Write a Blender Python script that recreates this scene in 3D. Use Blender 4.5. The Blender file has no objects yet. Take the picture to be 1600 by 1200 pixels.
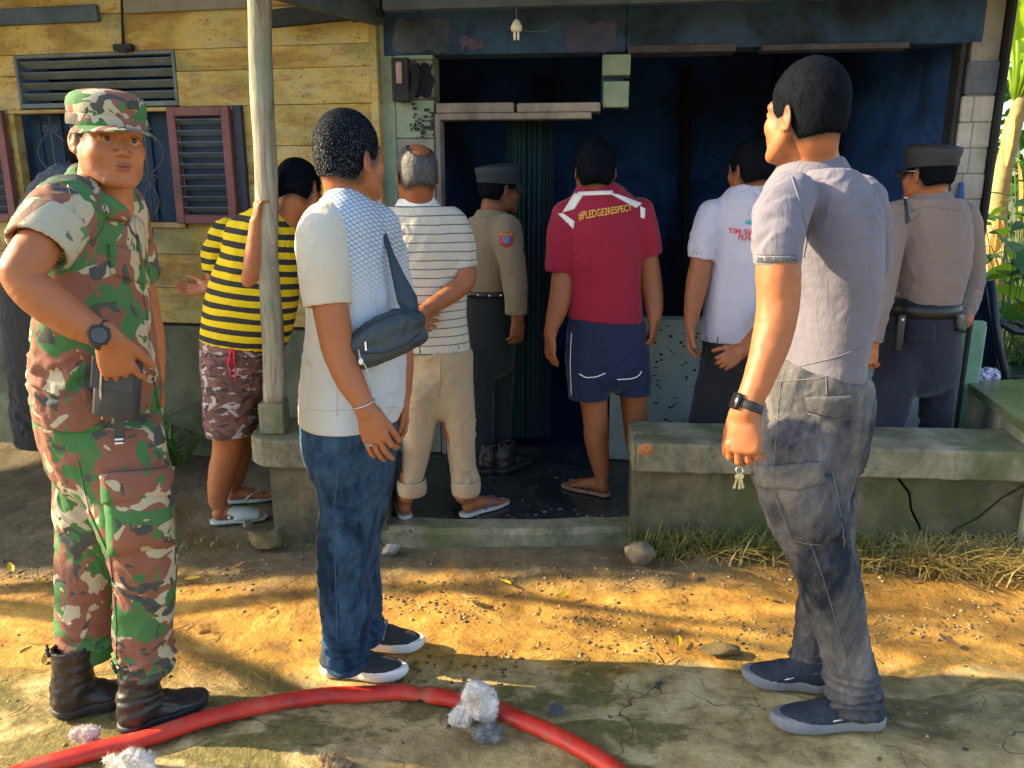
import bpy, bmesh, math, random
import numpy as np
from math import sin, cos, tan, radians, pi, sqrt, atan2
from mathutils import Vector, Matrix
from mathutils.bvhtree import BVHTree

SC = bpy.context.scene
COL = SC.collection
random.seed(7)
RNG = np.random.default_rng(7)

# ---------------------------------------------------------------- camera, sky, sun, exposure
CAM_H = 1.5
PITCH = radians(13.9)
FPX = 1250.0
cam_data = bpy.data.cameras.new("camera")
cam = bpy.data.objects.new("camera", cam_data)
COL.objects.link(cam)
cam.location = (0, 0, CAM_H)
cam.rotation_euler = (radians(90) - PITCH, 0, 0)
cam_data.sensor_width = 36.0
cam_data.lens = 36.0 * FPX / 1600.0
cam_data.clip_start = 0.05
cam_data.clip_end = 500.0
SC.camera = cam

SUN_ELEV = radians(25.0)
SUN_AZ = radians(96.5)          # the light travels to the right and a little towards the camera
SUN_TRAVEL = Vector((cos(SUN_ELEV) * sin(SUN_AZ), cos(SUN_ELEV) * cos(SUN_AZ), -sin(SUN_ELEV)))
world = bpy.data.worlds.new("World")
SC.world = world
world.use_nodes = True
wnt = world.node_tree
wnt.nodes.clear()
w_out = wnt.nodes.new("ShaderNodeOutputWorld")
w_bg = wnt.nodes.new("ShaderNodeBackground")
w_sky = wnt.nodes.new("ShaderNodeTexSky")
w_sky.sky_type = 'NISHITA'
w_sky.sun_disc = False
w_sky.sun_elevation = SUN_ELEV
w_sky.sun_rotation = atan2(-SUN_TRAVEL.x, -SUN_TRAVEL.y)
w_sky.air_density = 1.0
w_sky.dust_density = 2.0
w_bg.inputs['Strength'].default_value = 0.15
wnt.links.new(w_sky.outputs[0], w_bg.inputs['Color'])
wnt.links.new(w_bg.outputs[0], w_out.inputs['Surface'])

sun_data = bpy.data.lights.new("sun", 'SUN')
sun_data.energy = 5.0
sun_data.angle = radians(0.6)
sun_data.color = (1.0, 0.78, 0.46)
sun = bpy.data.objects.new("sun", sun_data)
COL.objects.link(sun)
sun.rotation_euler = SUN_TRAVEL.to_track_quat('-Z', 'Y').to_euler()

SC.view_settings.view_transform = 'Standard'
SC.view_settings.look = 'None'
SC.view_settings.gamma = 1.0
SC.view_settings.exposure = 1.65
SC.view_settings.use_curve_mapping = False

# ---------------------------------------------------------------- camera geometry helpers (placement only)
_cp, _sp = cos(PITCH), sin(PITCH)
def ray(px, py):
    a = (px - 800.0); b = (600.0 - py)
    return np.array([a, FPX * _cp + b * _sp, -FPX * _sp + b * _cp])
def W(px, py, y):
    d = ray(px, py); t = y / d[1]
    return np.array([d[0] * t, y, CAM_H + d[2] * t])
def WG(px, py, z=0.0):
    d = ray(px, py); t = (z - CAM_H) / d[2]
    return np.array([d[0] * t, d[1] * t, z])
def depth(p):
    return p[1] * _cp + (CAM_H - p[2]) * _sp
def M(w, p):
    return w * depth(p) / FPX
def V3(*a): return np.array(a, dtype=float)
def nrm(v):
    v = np.asarray(v, dtype=float); return v / (np.linalg.norm(v) + 1e-12)

# ---------------------------------------------------------------- objects
def tag(o, label=None, cat=None, group=None, kind=None):
    if label: o['label'] = label
    if cat: o['category'] = cat
    if group: o['group'] = group
    if kind: o['kind'] = kind
    return o
def thing(name, label, cat, loc=(0, 0, 0), group=None, rotz=0.0):
    o = bpy.data.objects.new(name, None)
    o.empty_display_size = 0.1
    COL.objects.link(o)
    o.location = [float(v) for v in loc]
    o.rotation_euler = (0, 0, rotz)
    return tag(o, label, cat, group)
def rootloc(o):
    p = np.zeros(3)
    while o is not None:
        p = p + np.array(o.location); o = o.parent
    return p
def mesh_obj(name, verts, faces, mat, parent=None, smooth=True, origin=None):
    """verts are world coordinates; the object is linked under parent (unrotated parents)."""
    me = bpy.data.meshes.new(name)
    verts = np.asarray(verts, dtype=float)
    base = rootloc(parent) if parent is not None else np.zeros(3)
    if origin is None: origin = base if parent is not None else np.zeros(3)
    v = verts - np.asarray(origin)
    if isinstance(faces, np.ndarray):
        n = len(faces); k = faces.shape[1]
        me.vertices.add(len(v)); me.vertices.foreach_set('co', v.astype(np.float32).ravel())
        me.loops.add(n * k); me.loops.foreach_set('vertex_index', faces.astype(np.int32).ravel())
        me.polygons.add(n); me.polygons.foreach_set('loop_start', np.arange(0, n * k, k, dtype=np.int32))
        me.update(calc_edges=True)
    else:
        me.from_pydata([tuple(x) for x in v], [], faces)
    if smooth: me.polygons.foreach_set('use_smooth', [True] * len(me.polygons))
    if mat: me.materials.append(mat)
    me.update()
    o = bpy.data.objects.new(name, me)
    COL.objects.link(o)
    if parent is not None: o.parent = parent
    o.location = [float(a) for a in (np.asarray(origin) - base)]
    return o
def copy_tree(o, parent=None):
    c = o.copy(); COL.objects.link(c)
    if parent is not None: c.parent = parent
    for ch in list(o.children): copy_tree(ch, c)
    return c

class MB:
    """collects simple shapes into one mesh, world coordinates"""
    def __init__(s): s.v = []; s.f = []
    def add(s, v, f):
        b = len(s.v); s.v += [tuple(map(float, x)) for x in v]; s.f += [tuple(i + b for i in q) for q in f]; return s
    def box(s, c, size, R=None, ch=0.0):
        c = np.array(c, float); h = np.array(size, float) / 2
        R = np.eye(3) if R is None else np.array(R)
        if ch <= 0:
            vs = [c + R @ (h * np.array(q)) for q in [(-1,-1,-1),(1,-1,-1),(1,1,-1),(-1,1,-1),(-1,-1,1),(1,-1,1),(1,1,1),(-1,1,1)]]
            return s.add(vs, [(0,3,2,1),(4,5,6,7),(0,1,5,4),(1,2,6,5),(2,3,7,6),(3,0,4,7)])
        bm = bmesh.new(); bmesh.ops.create_cube(bm, size=1.0)
        for v in bm.verts: v.co = Vector((v.co.x * size[0], v.co.y * size[1], v.co.z * size[2]))
        bmesh.ops.bevel(bm, geom=list(bm.edges), offset=ch, segments=2 if ch > .004 else 1, affect='EDGES', profile=.5)
        bm.verts.index_update()
        vs = [c + R @ np.array(v.co) for v in bm.verts]; fs = [tuple(v.index for v in f.verts) for f in bm.faces]
        bm.free(); return s.add(vs, fs)
    def bar(s, a, b, w, t, up=(0, 0, 1), ch=0.0):
        a = np.array(a, float); b = np.array(b, float); d = b - a; L = np.linalg.norm(d); x = d / L
        up = np.array(up, float); y = nrm(np.cross(up, x)); z = np.cross(x, y)
        return s.box((a + b) / 2, (L, w, t), np.stack([x, y, z], 1), ch)
    def tube(s, pts, r, n=8, caps=True):
        pts = [np.array(p, float) for p in pts]; rs = r if hasattr(r, '__len__') else [r] * len(pts)
        b = len(s.v); vs = []; fs = []
        t0 = nrm(pts[1] - pts[0]); u = nrm(np.cross(t0, (0, 0, 1) if abs(t0[2]) < .9 else (1, 0, 0)))
        for i, p in enumerate(pts):
            t = nrm((pts[min(i + 1, len(pts) - 1)] - pts[max(i - 1, 0)]))
            u = nrm(u - t * np.dot(u, t)); w = np.cross(t, u)
            for k in range(n):
                a = 2 * pi * k / n; vs.append(p + (u * cos(a) + w * sin(a)) * rs[i])
        for i in range(len(pts) - 1):
            for k in range(n):
                k2 = (k + 1) % n; fs.append((i * n + k, i * n + k2, (i + 1) * n + k2, (i + 1) * n + k))
        if caps:
            fs.append(tuple(range(n))[::-1]); fs.append(tuple((len(pts) - 1) * n + k for k in range(n)))
        return s.add(vs, fs)
    def lathe(s, c, prof, n=16, R=None, sx=1, sy=1):
        R = np.eye(3) if R is None else np.array(R); c = np.array(c, float); vs = []; fs = []
        for (r, z) in prof:
            for k in range(n):
                a = 2 * pi * k / n; vs.append(c + R @ np.array([r * cos(a) * sx, r * sin(a) * sy, z]))
        for i in range(len(prof) - 1):
            for k in range(n):
                k2 = (k + 1) % n; fs.append((i * n + k, i * n + k2, (i + 1) * n + k2, (i + 1) * n + k))
        fs.append(tuple(range(n))[::-1]); fs.append(tuple((len(prof) - 1) * n + k for k in range(n)))
        return s.add(vs, fs)
    def prism(s, poly, y0, y1):
        """polygon in x,z extruded along y (between y0 and y1), poly counter-clockwise seen from -y"""
        n = len(poly); vs = [(x, y0, z) for x, z in poly] + [(x, y1, z) for x, z in poly]
        fs = [tuple(range(n)), tuple(range(2 * n - 1, n - 1, -1))] + [(i, i + n, (i + 1) % n + n, (i + 1) % n) for i in range(n)]
        return s.add(vs, fs)
    def build(s, name, mat, parent=None, smooth=False, origin=None):
        return mesh_obj(name, s.v, s.f, mat, parent, smooth, origin)

# ---------------------------------------------------------------- noise (numpy)
_perm = np.random.default_rng(3).permutation(256).astype(np.int32)
_perm = np.concatenate([_perm, _perm])
_g = np.array([(1,1,0),(-1,1,0),(1,-1,0),(-1,-1,0),(1,0,1),(-1,0,1),(1,0,-1),(-1,0,-1),(0,1,1),(0,-1,1),(0,1,-1),(0,-1,-1),(1,1,0),(0,-1,1),(-1,1,0),(0,-1,-1)], float)
def perlin(P):
    P = np.asarray(P, float); I = np.floor(P).astype(np.int64); Fr = P - I; I = I & 255
    U = Fr * Fr * Fr * (Fr * (Fr * 6 - 15) + 10)
    def gr(dx, dy, dz):
        h = _perm[_perm[_perm[(I[:, 0] + dx) & 255] + ((I[:, 1] + dy) & 255)] + ((I[:, 2] + dz) & 255)] & 15
        g = _g[h]; return g[:, 0] * (Fr[:, 0] - dx) + g[:, 1] * (Fr[:, 1] - dy) + g[:, 2] * (Fr[:, 2] - dz)
    def L(a, b, t): return a + (b - a) * t
    x00 = L(gr(0,0,0), gr(1,0,0), U[:, 0]); x10 = L(gr(0,1,0), gr(1,1,0), U[:, 0])
    x01 = L(gr(0,0,1), gr(1,0,1), U[:, 0]); x11 = L(gr(0,1,1), gr(1,1,1), U[:, 0])
    return L(L(x00, x10, U[:, 1]), L(x01, x11, U[:, 1]), U[:, 2])
def fbm(P, o=4):
    r = 0; a = 1.0; P = np.asarray(P, float)
    for i in range(o): r = r + a * perlin(P * 2 ** i + 17.3 * i); a *= .5
    return r
def sstep(a, b, x):
    t = np.clip((x - a) / (b - a), 0, 1); return t * t * (3 - 2 * t)

# ---------------------------------------------------------------- node materials
class NT:
    def __init__(s, name):
        s.m = bpy.data.materials.new(name); s.m.use_nodes = True; s.t = s.m.node_tree
        s.b = s.t.nodes['Principled BSDF']; s.out = s.t.nodes['Material Output']
        s.tc = s.t.nodes.new('ShaderNodeTexCoord')
    def n(s, typ, **kw):
        nd = s.t.nodes.new(typ)
        for k, v in kw.items():
            if k.startswith('i_'):
                key = k[2:]; key = int(key) if key.isdigit() else key.replace('_', ' ')
                s.inp(nd.inputs[key], v)
            else: setattr(nd, k, v)
        return nd
    def inp(s, sock, v):
        if isinstance(v, bpy.types.NodeSocket): s.t.links.new(v, sock)
        elif isinstance(v, bpy.types.Node): s.t.links.new(v.outputs[0], sock)
        else:
            if hasattr(v, '__len__') and len(v) == 3 and sock.type == 'RGBA': v = tuple(v) + (1,)
            sock.default_value = v
    def co(s, scale=(1, 1, 1), kind='Object', rot=(0, 0, 0), loc=(0, 0, 0)):
        mp = s.n('ShaderNodeMapping'); s.t.links.new(s.tc.outputs[kind], mp.inputs[0])
        mp.inputs['Scale'].default_value = scale if hasattr(scale, '__len__') else (scale,) * 3
        mp.inputs['Rotation'].default_value = rot; mp.inputs['Location'].default_value = loc
        return mp.outputs[0]
    def noise(s, scale=5, detail=4, rough=.55, co=None, dist=0.0):
        nd = s.n('ShaderNodeTexNoise'); nd.inputs['Scale'].default_value = scale; nd.inputs['Detail'].default_value = detail
        nd.inputs['Roughness'].default_value = rough; nd.inputs['Distortion'].default_value = dist
        s.t.links.new(co if co is not None else s.tc.outputs['Object'], nd.inputs['Vector']); return nd.outputs['Fac']
    def ramp(s, fac, stops, interp='LINEAR'):
        nd = s.n('ShaderNodeValToRGB'); cr = nd.color_ramp; cr.interpolation = interp
        while len(cr.elements) < len(stops): cr.elements.new(.5)
        for e, (p, c) in zip(cr.elements, stops):
            e.position = p; c = (c,) * 3 if not hasattr(c, '__len__') else c; e.color = tuple(c[:3]) + (1,)
        s.inp(nd.inputs[0], fac); return nd.outputs[0]
    def mix(s, fac, a, b, mode='MIX'):
        nd = s.n('ShaderNodeMix', data_type='RGBA', blend_type=mode)
        s.inp(nd.inputs[0], fac); s.inp(nd.inputs[6], a); s.inp(nd.inputs[7], b); return nd.outputs[2]
    def math(s, op, a, b=0.0, c=0.0):
        nd = s.n('ShaderNodeMath', operation=op); s.inp(nd.inputs[0], a); s.inp(nd.inputs[1], b)
        if op in ('MULTIPLY_ADD', 'SMOOTH_MIN', 'COMPARE'): s.inp(nd.inputs[2], c)
        return nd.outputs[0]
    def bump(s, h, strength=.3, dist=.01, prev=None):
        nd = s.n('ShaderNodeBump'); nd.inputs['Strength'].default_value = strength; nd.inputs['Distance'].default_value = dist
        s.inp(nd.inputs['Height'], h)
        if prev is not None: s.inp(nd.inputs['Normal'], prev)
        return nd.outputs[0]
    def set(s, **kw):
        for k, v in kw.items(): s.inp(s.b.inputs[k.replace('_', ' ')], v)
        return s
    def xyz(s, kind='Object'):
        nd = s.n('ShaderNodeSeparateXYZ'); s.t.links.new(s.tc.outputs[kind], nd.inputs[0]); return nd.outputs

_mats = {}
def simple(name, col, rough=.6, metal=0.0, var=.15, scale=8, bump=.15, bs=60, spec=.5, bd=.004):
    if name in _mats: return _mats[name]
    t = NT(name); f = t.noise(scale, 4)
    c = np.array(col)
    t.set(Base_Color=t.ramp(f, [(.3, tuple(c * (1 - var))), (.7, tuple(np.minimum(c * (1 + var), .95)))]), Roughness=rough, Metallic=metal)
    t.b.inputs['Specular IOR Level'].default_value = spec
    if bump > 0: t.set(Normal=t.bump(t.noise(bs, 3), bump, bd))
    _mats[name] = t.m; return t.m
# ---------------------------------------------------------------- distance-field modelling (bodies and clothes)
def smin(a, b, k):
    if k <= 0: return np.minimum(a, b)
    h = np.maximum(k - np.abs(a - b), 0) / k
    return np.minimum(a, b) - h * h * (k * .25)
def smax(a, b, k): return -smin(-a, -b, k)

class Field:
    def __init__(s, lo, hi, h):
        s.h = h; s.lo = np.array(lo, float) - 3 * h; hi = np.array(hi, float) + 3 * h
        s.n = np.ceil((hi - s.lo) / h).astype(int) + 1
        s.ax = [(s.lo[i] + h * np.arange(s.n[i])).astype(np.float32) for i in range(3)]
        s.D = np.full(s.n, 1.0, np.float32)
    def sl(s, lo, hi):
        a = np.clip(np.floor((np.array(lo) - s.lo) / s.h).astype(int), 0, s.n)
        b = np.clip(np.ceil((np.array(hi) - s.lo) / s.h).astype(int) + 1, 0, s.n)
        return tuple(slice(int(x), int(y)) for x, y in zip(a, b))
    def grid(s, sl): return s.ax[0][sl[0]][:, None, None], s.ax[1][sl[1]][None, :, None], s.ax[2][sl[2]][None, None, :]
    def apply(s, fn, lo, hi, k=0.0, sub=False):
        m = max(k, 0) + 2.5 * s.h
        sl = s.sl(np.array(lo) - m, np.array(hi) + m)
        if any(q.stop <= q.start for q in sl): return s
        d = fn(*s.grid(sl)).astype(np.float32); a = s.D[sl]
        s.D[sl] = smax(a, -d, k) if sub else smin(a, d, k)
        return s
    # primitives
    def ell(s, c, r, R=None, k=0.0, sub=False):
        c = np.array(c, float); r = np.array(r, float) * np.ones(3)
        R = np.eye(3) if R is None else np.array(R, float)      # columns = local axes in world
        ext = np.sqrt(((R * r) ** 2).sum(1))
        def fn(X, Y, Z):
            x, y, z = X - c[0], Y - c[1], Z - c[2]; k0 = 0; k1 = 0
            for i in range(3):
                q = x * R[0, i] + y * R[1, i] + z * R[2, i]
                k0 = k0 + (q / r[i]) ** 2; k1 = k1 + (q / r[i] ** 2) ** 2
            k0 = np.sqrt(k0); return k0 * (k0 - 1) / np.sqrt(k1 + 1e-9)
        return s.apply(fn, c - ext, c + ext, k, sub)
    def seg(s, A, B, ra, rb, u=(1, 0, 0), k=0.0, sub=False):
        fn, lo, hi = seg_fn(A, B, ra, rb, u); return s.apply(fn, lo, hi, k, sub)
    def chain(s, pts, k=0.0, u=(1, 0, 0), sub=False, ns=3, cuts=(), th=.007, hd=.035):
        """pts: (P, rx, ry). cuts: (point, outward normal, hollow?)"""
        P = dens(pts, ns)
        rmax = max(max(p[1], p[2]) for p in P); C = np.array([p[0] for p in P])
        lo, hi = C.min(0) - rmax, C.max(0) + rmax
        m = max(k, 0) + 2.5 * s.h
        sl = s.sl(lo - m, hi + m)
        if any(q.stop <= q.start for q in sl): return s
        T = Field.__new__(Field); T.h = s.h; T.ax = [s.ax[i][sl[i]] for i in range(3)]
        T.lo = np.array([a[0] for a in T.ax], float); T.n = np.array([len(a) for a in T.ax]); T.D = np.full(T.n, 1.0, np.float32)
        for a, b in zip(P[:-1], P[1:]):
            fn, l2, h2 = seg_fn(a[0], b[0], (a[1], a[2]), (b[1], b[2]), u)
            T.apply(fn, l2 - m, h2 + m, 0.0)
        d = T.D
        X, Y, Z = T.grid((slice(None),) * 3)
        base = d.copy() if any(len(c) > 2 and c[2] for c in cuts) else None
        for c in cuts:
            cp, cn = np.array(c[0], float), nrm(c[1]); q = (X - cp[0]) * cn[0] + (Y - cp[1]) * cn[1] + (Z - cp[2]) * cn[2]
            d = smax(d, q, .003)
        for c in cuts:
            if len(c) > 2 and c[2]:
                cp, cn = np.array(c[0], float), nrm(c[1]); q = (X - cp[0]) * cn[0] + (Y - cp[1]) * cn[1] + (Z - cp[2]) * cn[2]
                d = np.maximum(d, -np.maximum(base + th, -(q + hd)))
        a = s.D[sl]; s.D[sl] = smax(a, -d, k) if sub else smin(a, d, k)
        return s
    def plane(s, c, n_, k=.004):
        c = np.array(c, float); n_ = nrm(n_); X, Y, Z = s.grid((slice(None),) * 3)
        s.D = smax(s.D, ((X - c[0]) * n_[0] + (Y - c[1]) * n_[1] + (Z - c[2]) * n_[2]).astype(np.float32), k); return s
    def shrink(s, c, n_, amt=.013, L=.4, rad=.13, ramp=.035):
        """thin what lies behind the plane (inside a sleeve or under a hem)"""
        c = np.array(c, float); n_ = nrm(n_); X, Y, Z = s.grid((slice(None),) * 3)
        x, y, z = X - c[0], Y - c[1], Z - c[2]; q = -(x * n_[0] + y * n_[1] + z * n_[2])
        ra = np.sqrt(np.maximum(x * x + y * y + z * z - q * q, 0)); m = sstep(-.004, ramp, q) * (1 - sstep(rad, rad + .04, ra)) * (1 - sstep(L, L + .05, q))
        s.D = s.D + (amt * m).astype(np.float32); return s
    def mesh(s): return surface_nets(s.D, s.lo, s.h)

def seg_fn(A, B, ra, rb, u):
    A = np.array(A, float); B = np.array(B, float); d = B - A; L = np.linalg.norm(d) + 1e-9; w = d / L
    u = np.array(u, float); u = u - w * np.dot(u, w)
    if np.linalg.norm(u) < .15: u = np.array([0, 1., 0]); u = u - w * np.dot(u, w)
    u = nrm(u); v = np.cross(w, u)
    ra = np.array(ra, float) * np.ones(2); rb = np.array(rb, float) * np.ones(2)
    def fn(X, Y, Z):
        x, y, z = X - A[0], Y - A[1], Z - A[2]
        qw = x * w[0] + y * w[1] + z * w[2]; qu = x * u[0] + y * u[1] + z * u[2]; qv = x * v[0] + y * v[1] + z * v[2]
        t = np.clip(qw / L, 0, 1); ex = qw - t * L
        rx = ra[0] + (rb[0] - ra[0]) * t; ry = ra[1] + (rb[1] - ra[1]) * t; rm = np.minimum(rx, ry)
        a = qu / rx; b = qv / ry; c = ex / rm
        k0 = np.sqrt(a * a + b * b + c * c); k1 = np.sqrt((a / rx) ** 2 + (b / ry) ** 2 + (c / rm) ** 2 + 1e-9)
        return k0 * (k0 - 1) / k1
    r = max(ra.max(), rb.max())
    return fn, np.minimum(A, B) - r, np.maximum(A, B) + r

def dens(pts, ns=3):
    """Catmull-Rom through (P, rx, ry)"""
    Q = np.array([np.concatenate([np.asarray(p[0], float), [p[1], p[2] if len(p) > 2 else p[1]]]) for p in pts])
    if len(Q) < 3 or ns <= 1: return [(q[:3], q[3], q[4]) for q in Q]
    Q = np.vstack([2 * Q[0] - Q[1], Q, 2 * Q[-1] - Q[-2]]); out = []
    for i in range(1, len(Q) - 2):
        for j in range(ns):
            t = j / ns; p0, p1, p2, p3 = Q[i - 1], Q[i], Q[i + 1], Q[i + 2]
            out.append(.5 * ((2 * p1) + (-p0 + p2) * t + (2 * p0 - 5 * p1 + 4 * p2 - p3) * t * t + (-p0 + 3 * p1 - 3 * p2 + p3) * t ** 3))
    out.append(Q[-2])
    return [(q[:3], max(q[3], .002), max(q[4], .002)) for q in out]

def surface_nets(D, lo, h):
    D = D.copy(); D[0] = D[-1] = 1; D[:, 0] = D[:, -1] = 1; D[:, :, 0] = D[:, :, -1] = 1
    S = (D < 0); c = np.zeros(np.array(D.shape) - 1, np.uint8)
    offs = [(i, j, k) for i in (0, 1) for j in (0, 1) for k in (0, 1)]
    nx, ny, nz = D.shape
    for i, j, k in offs: c += S[i:nx - 1 + i, j:ny - 1 + j, k:nz - 1 + k]
    act = (c > 0) & (c < 8); idx = np.argwhere(act); N = len(idx)
    cid = np.full(act.shape, -1, np.int32); cid[act] = np.arange(N, dtype=np.int32)
    acc = np.zeros((N, 3)); cnt = np.zeros(N)
    Vv = [D[idx[:, 0] + i, idx[:, 1] + j, idx[:, 2] + k].astype(float) for i, j, k in offs]
    for a in range(8):
        for ax in range(3):
            if offs[a][ax]: continue
            o2 = list(offs[a]); o2[ax] = 1; b = offs.index(tuple(o2))
            m = (Vv[a] < 0) != (Vv[b] < 0); t = Vv[a][m] / (Vv[a][m] - Vv[b][m])
            p = np.tile(np.array(offs[a], float), (m.sum(), 1)); p[:, ax] += t; acc[m] += p; cnt[m] += 1
    V = np.array(lo) + (idx + acc / cnt[:, None]) * h
    F = []
    for ax in range(3):
        o1, o2 = (ax + 1) % 3, (ax + 2) % 3
        s0 = [slice(None)] * 3; s1 = [slice(None)] * 3; s0[ax] = slice(0, -1); s1[ax] = slice(1, None)
        A = S[tuple(s0)]; B = S[tuple(s1)]; e = np.argwhere(A != B)
        inside = A[e[:, 0], e[:, 1], e[:, 2]]
        def cell(d1, d2):
            q = e.copy(); q[:, o1] -= d1; q[:, o2] -= d2; return cid[q[:, 0], q[:, 1], q[:, 2]]
        q = np.stack([cell(1, 1), cell(0, 1), cell(0, 0), cell(1, 0)], 1)
        q[~inside] = q[~inside][:, ::-1]; F.append(q)
    return V, np.vstack(F)

def vnormals(V, F):
    n = np.cross(V[F[:, 2]] - V[F[:, 0]], V[F[:, 3]] - V[F[:, 1]]); N = np.zeros_like(V)
    for i in range(4): np.add.at(N, F[:, i], n)
    return N / (np.linalg.norm(N, axis=1)[:, None] + 1e-12)

def relax(V, F, it=1, lam=.5):
    for _ in range(it):
        acc = np.zeros_like(V); cnt = np.zeros(len(V))
        for i in range(4):
            a, b = F[:, i], F[:, (i + 1) % 4]
            np.add.at(acc, a, V[b]); np.add.at(cnt, a, 1); np.add.at(acc, b, V[a]); np.add.at(cnt, b, 1)
        V = V + lam * (acc / cnt[:, None] - V)
    return V

# cloth folds: ridges running along direction d
def folds(d, amp=.005, across=28.0, along=6.0, seed=0.0, center=None, rad=None, sharp=1.0):
    d = nrm(d)
    def fn(P, N):
        t = P @ d; Q = P - np.outer(t, d)
        Wp = fbm(P * 7.0 + seed, 2)
        C = Q * across + np.outer(t, d) * along + seed + Wp[:, None] * 1.3
        n = perlin(C); n2 = perlin(C * 1.9 + 31.7)
        r = (1 - 2.6 * np.abs(n)) * .7 + (1 - 2.6 * np.abs(n2)) * .3
        a = amp * np.clip(.5 + 1.2 * fbm(P * 4.0 + seed * 2 + 5, 2), .1, 1.3)
        if center is not None: a = a * np.exp(-(((P - center) / rad) ** 2).sum(1))
        return a * r
    return fn
# rings stacked along an axis (trouser bottoms, sleeves at the elbow)
def rings(c, axis, span, wl=.035, amp=.006, seed=0.0, rad=.2):
    c = np.array(c, float); axis = nrm(axis)
    def fn(P, N):
        q = P - c; t = q @ axis; w = fbm(P * 9 + seed, 2)
        e = np.exp(-(t / span) ** 2) * np.exp(-((q - np.outer(t, axis)) ** 2).sum(1) / rad ** 2)
        ph = t / wl * 2 * pi + w * 7
        return amp * e * (np.sin(ph) + .4 * np.sin(ph * 1.7 + 1))
    return fn
def lump(c, r, amp):
    c = np.array(c, float); r = np.array(r, float) * np.ones(3)
    return lambda P, N: amp * np.exp(-(((P - c) / r) ** 2).sum(1))

BV = {}
def finish(name, V, F, mat, parent, disp=(), key=None):
    if disp:
        N = vnormals(V, F); V = V + N * 1.3 * sum(f(V, N) for f in disp)[:, None]
    o = mesh_obj(name, V, F, mat, parent)
    if key: BV[key] = BVHTree.FromPolygons([tuple(v) for v in V], F.tolist())
    return o

def garment(name, parent, mat, chains, h=.0065, k=.03, disp=(), key=None, extra=None, u=(1, 0, 0), relaxn=0, under=()):
    """chains: list of dict(p=[(P,rx,ry)...], u=, k=, cuts=, th=, hd=, sub=)"""
    lo = np.full(3, 9.0); hi = -lo
    for c in chains:
        if c.get('sub'): continue
        for q in c['p']:
            r = max(q[1], q[2] if len(q) > 2 else q[1]); lo = np.minimum(lo, np.array(q[0]) - r); hi = np.maximum(hi, np.array(q[0]) + r)
    Fd = Field(lo, hi, h)
    for c in chains:
        Fd.chain(c['p'], k=c.get('k', k), u=c.get('u', u), cuts=c.get('cuts', ()), th=c.get('th', .0085), hd=c.get('hd', .04), sub=c.get('sub', False), ns=c.get('ns', 3))
    if extra: extra(Fd)
    for q in under: Fd.shrink(q[0], q[1], q[2] if len(q) > 2 else .016, .5, .5, .02)
    V, F = Fd.mesh()
    if relaxn: V = relax(V, F, relaxn)
    if disp:
        wt = np.ones(len(V))
        for c in chains:
            for ct in c.get('cuts', ()):
                cp, cn = np.array(ct[0], float), nrm(ct[1]); d_ = V - cp; q = -(d_ @ cn); ra = np.sqrt(np.maximum((d_ ** 2).sum(1) - q * q, 0))
                near = sstep(.30, .16, ra); wt *= 1 - near * (1 - (.22 + .78 * sstep(-.005, .035, q)))
        dd = list(disp); disp = [lambda P, N: wt * sum(f(P, N) for f in dd)]
    return finish(name, V, F, mat, parent, disp, key)

# image-measured sections -> 3-D sections with their own depth and thickness
def rows(y, L, ):
    out = []
    for q in L:
        l, r, py, ry = q[:4]; yy = q[4] if len(q) > 4 else y
        P = W((l + r) / 2, py, yy); w = M((r - l) / 2, P) - .003; tn = P[0] / depth(P); rx = sqrt(max(w * w - (ry * tn) ** 2, (.72 * w) ** 2)); ry = min(ry, max(.6 * w, sqrt(max(w * w - rx * rx, 1e-6)) / max(abs(tn), .02)))
        out.append((P, rx, ry))
    return out
def limb(L, fl=1.0):
    out = []
    for px, py, y, w in L:
        P = W(px, py, y); r = M(w / 2, P); out.append((P, r, r * fl))
    return out

# ---------------------------------------------------------------- surface details snapped onto a garment
CAMP = Vector((0, 0, CAM_H))
def hit(key, px, py, near=None):
    d = Vector(ray(px, py)).normalized(); r = BV[key].ray_cast(CAMP, d)
    if r[0] is None: return None
    return np.array(r[0]), np.array(r[1])
def snap(key, px, py):
    h = hit(key, px, py)
    if h is not None: return h
    # nearest surface point to the view ray
    d = Vector(ray(px, py)).normalized(); best = None
    for t in np.arange(1.2, 4.6, .05):
        r = BV[key].find_nearest(CAMP + d * t)
        if r[0] is not None and (best is None or r[3] < best[0]): best = (r[3], r[0], r[1])
    return np.array(best[1]), np.array(best[2])
def seam(key, pix, name, mat, parent, r=.0015, off=.0008, n=None, dash=None):
    """thin raised stitching line through picture points, lying on the garment"""
    pix = np.array(pix, float); seg = np.linalg.norm(np.diff(pix, axis=0), axis=1); s = np.concatenate([[0], np.cumsum(seg)])
    n = n or max(3, int(s[-1] / 5)); P = []
    for t in np.linspace(0, s[-1], n):
        x = np.interp(t, s, pix[:, 0]); yy = np.interp(t, s, pix[:, 1]); q, nn = snap(key, x, yy); P.append(q + nn * off)
    P = np.array(P); ok = [P[0]]
    for q in P[1:]:
        if np.linalg.norm(q - ok[-1]) < .12: ok.append(q)
    if len(ok) < 2: return None
    mb = MB(); mb.tube(ok, r, 5); return mb.build(name, mat, parent, smooth=True)
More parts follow.
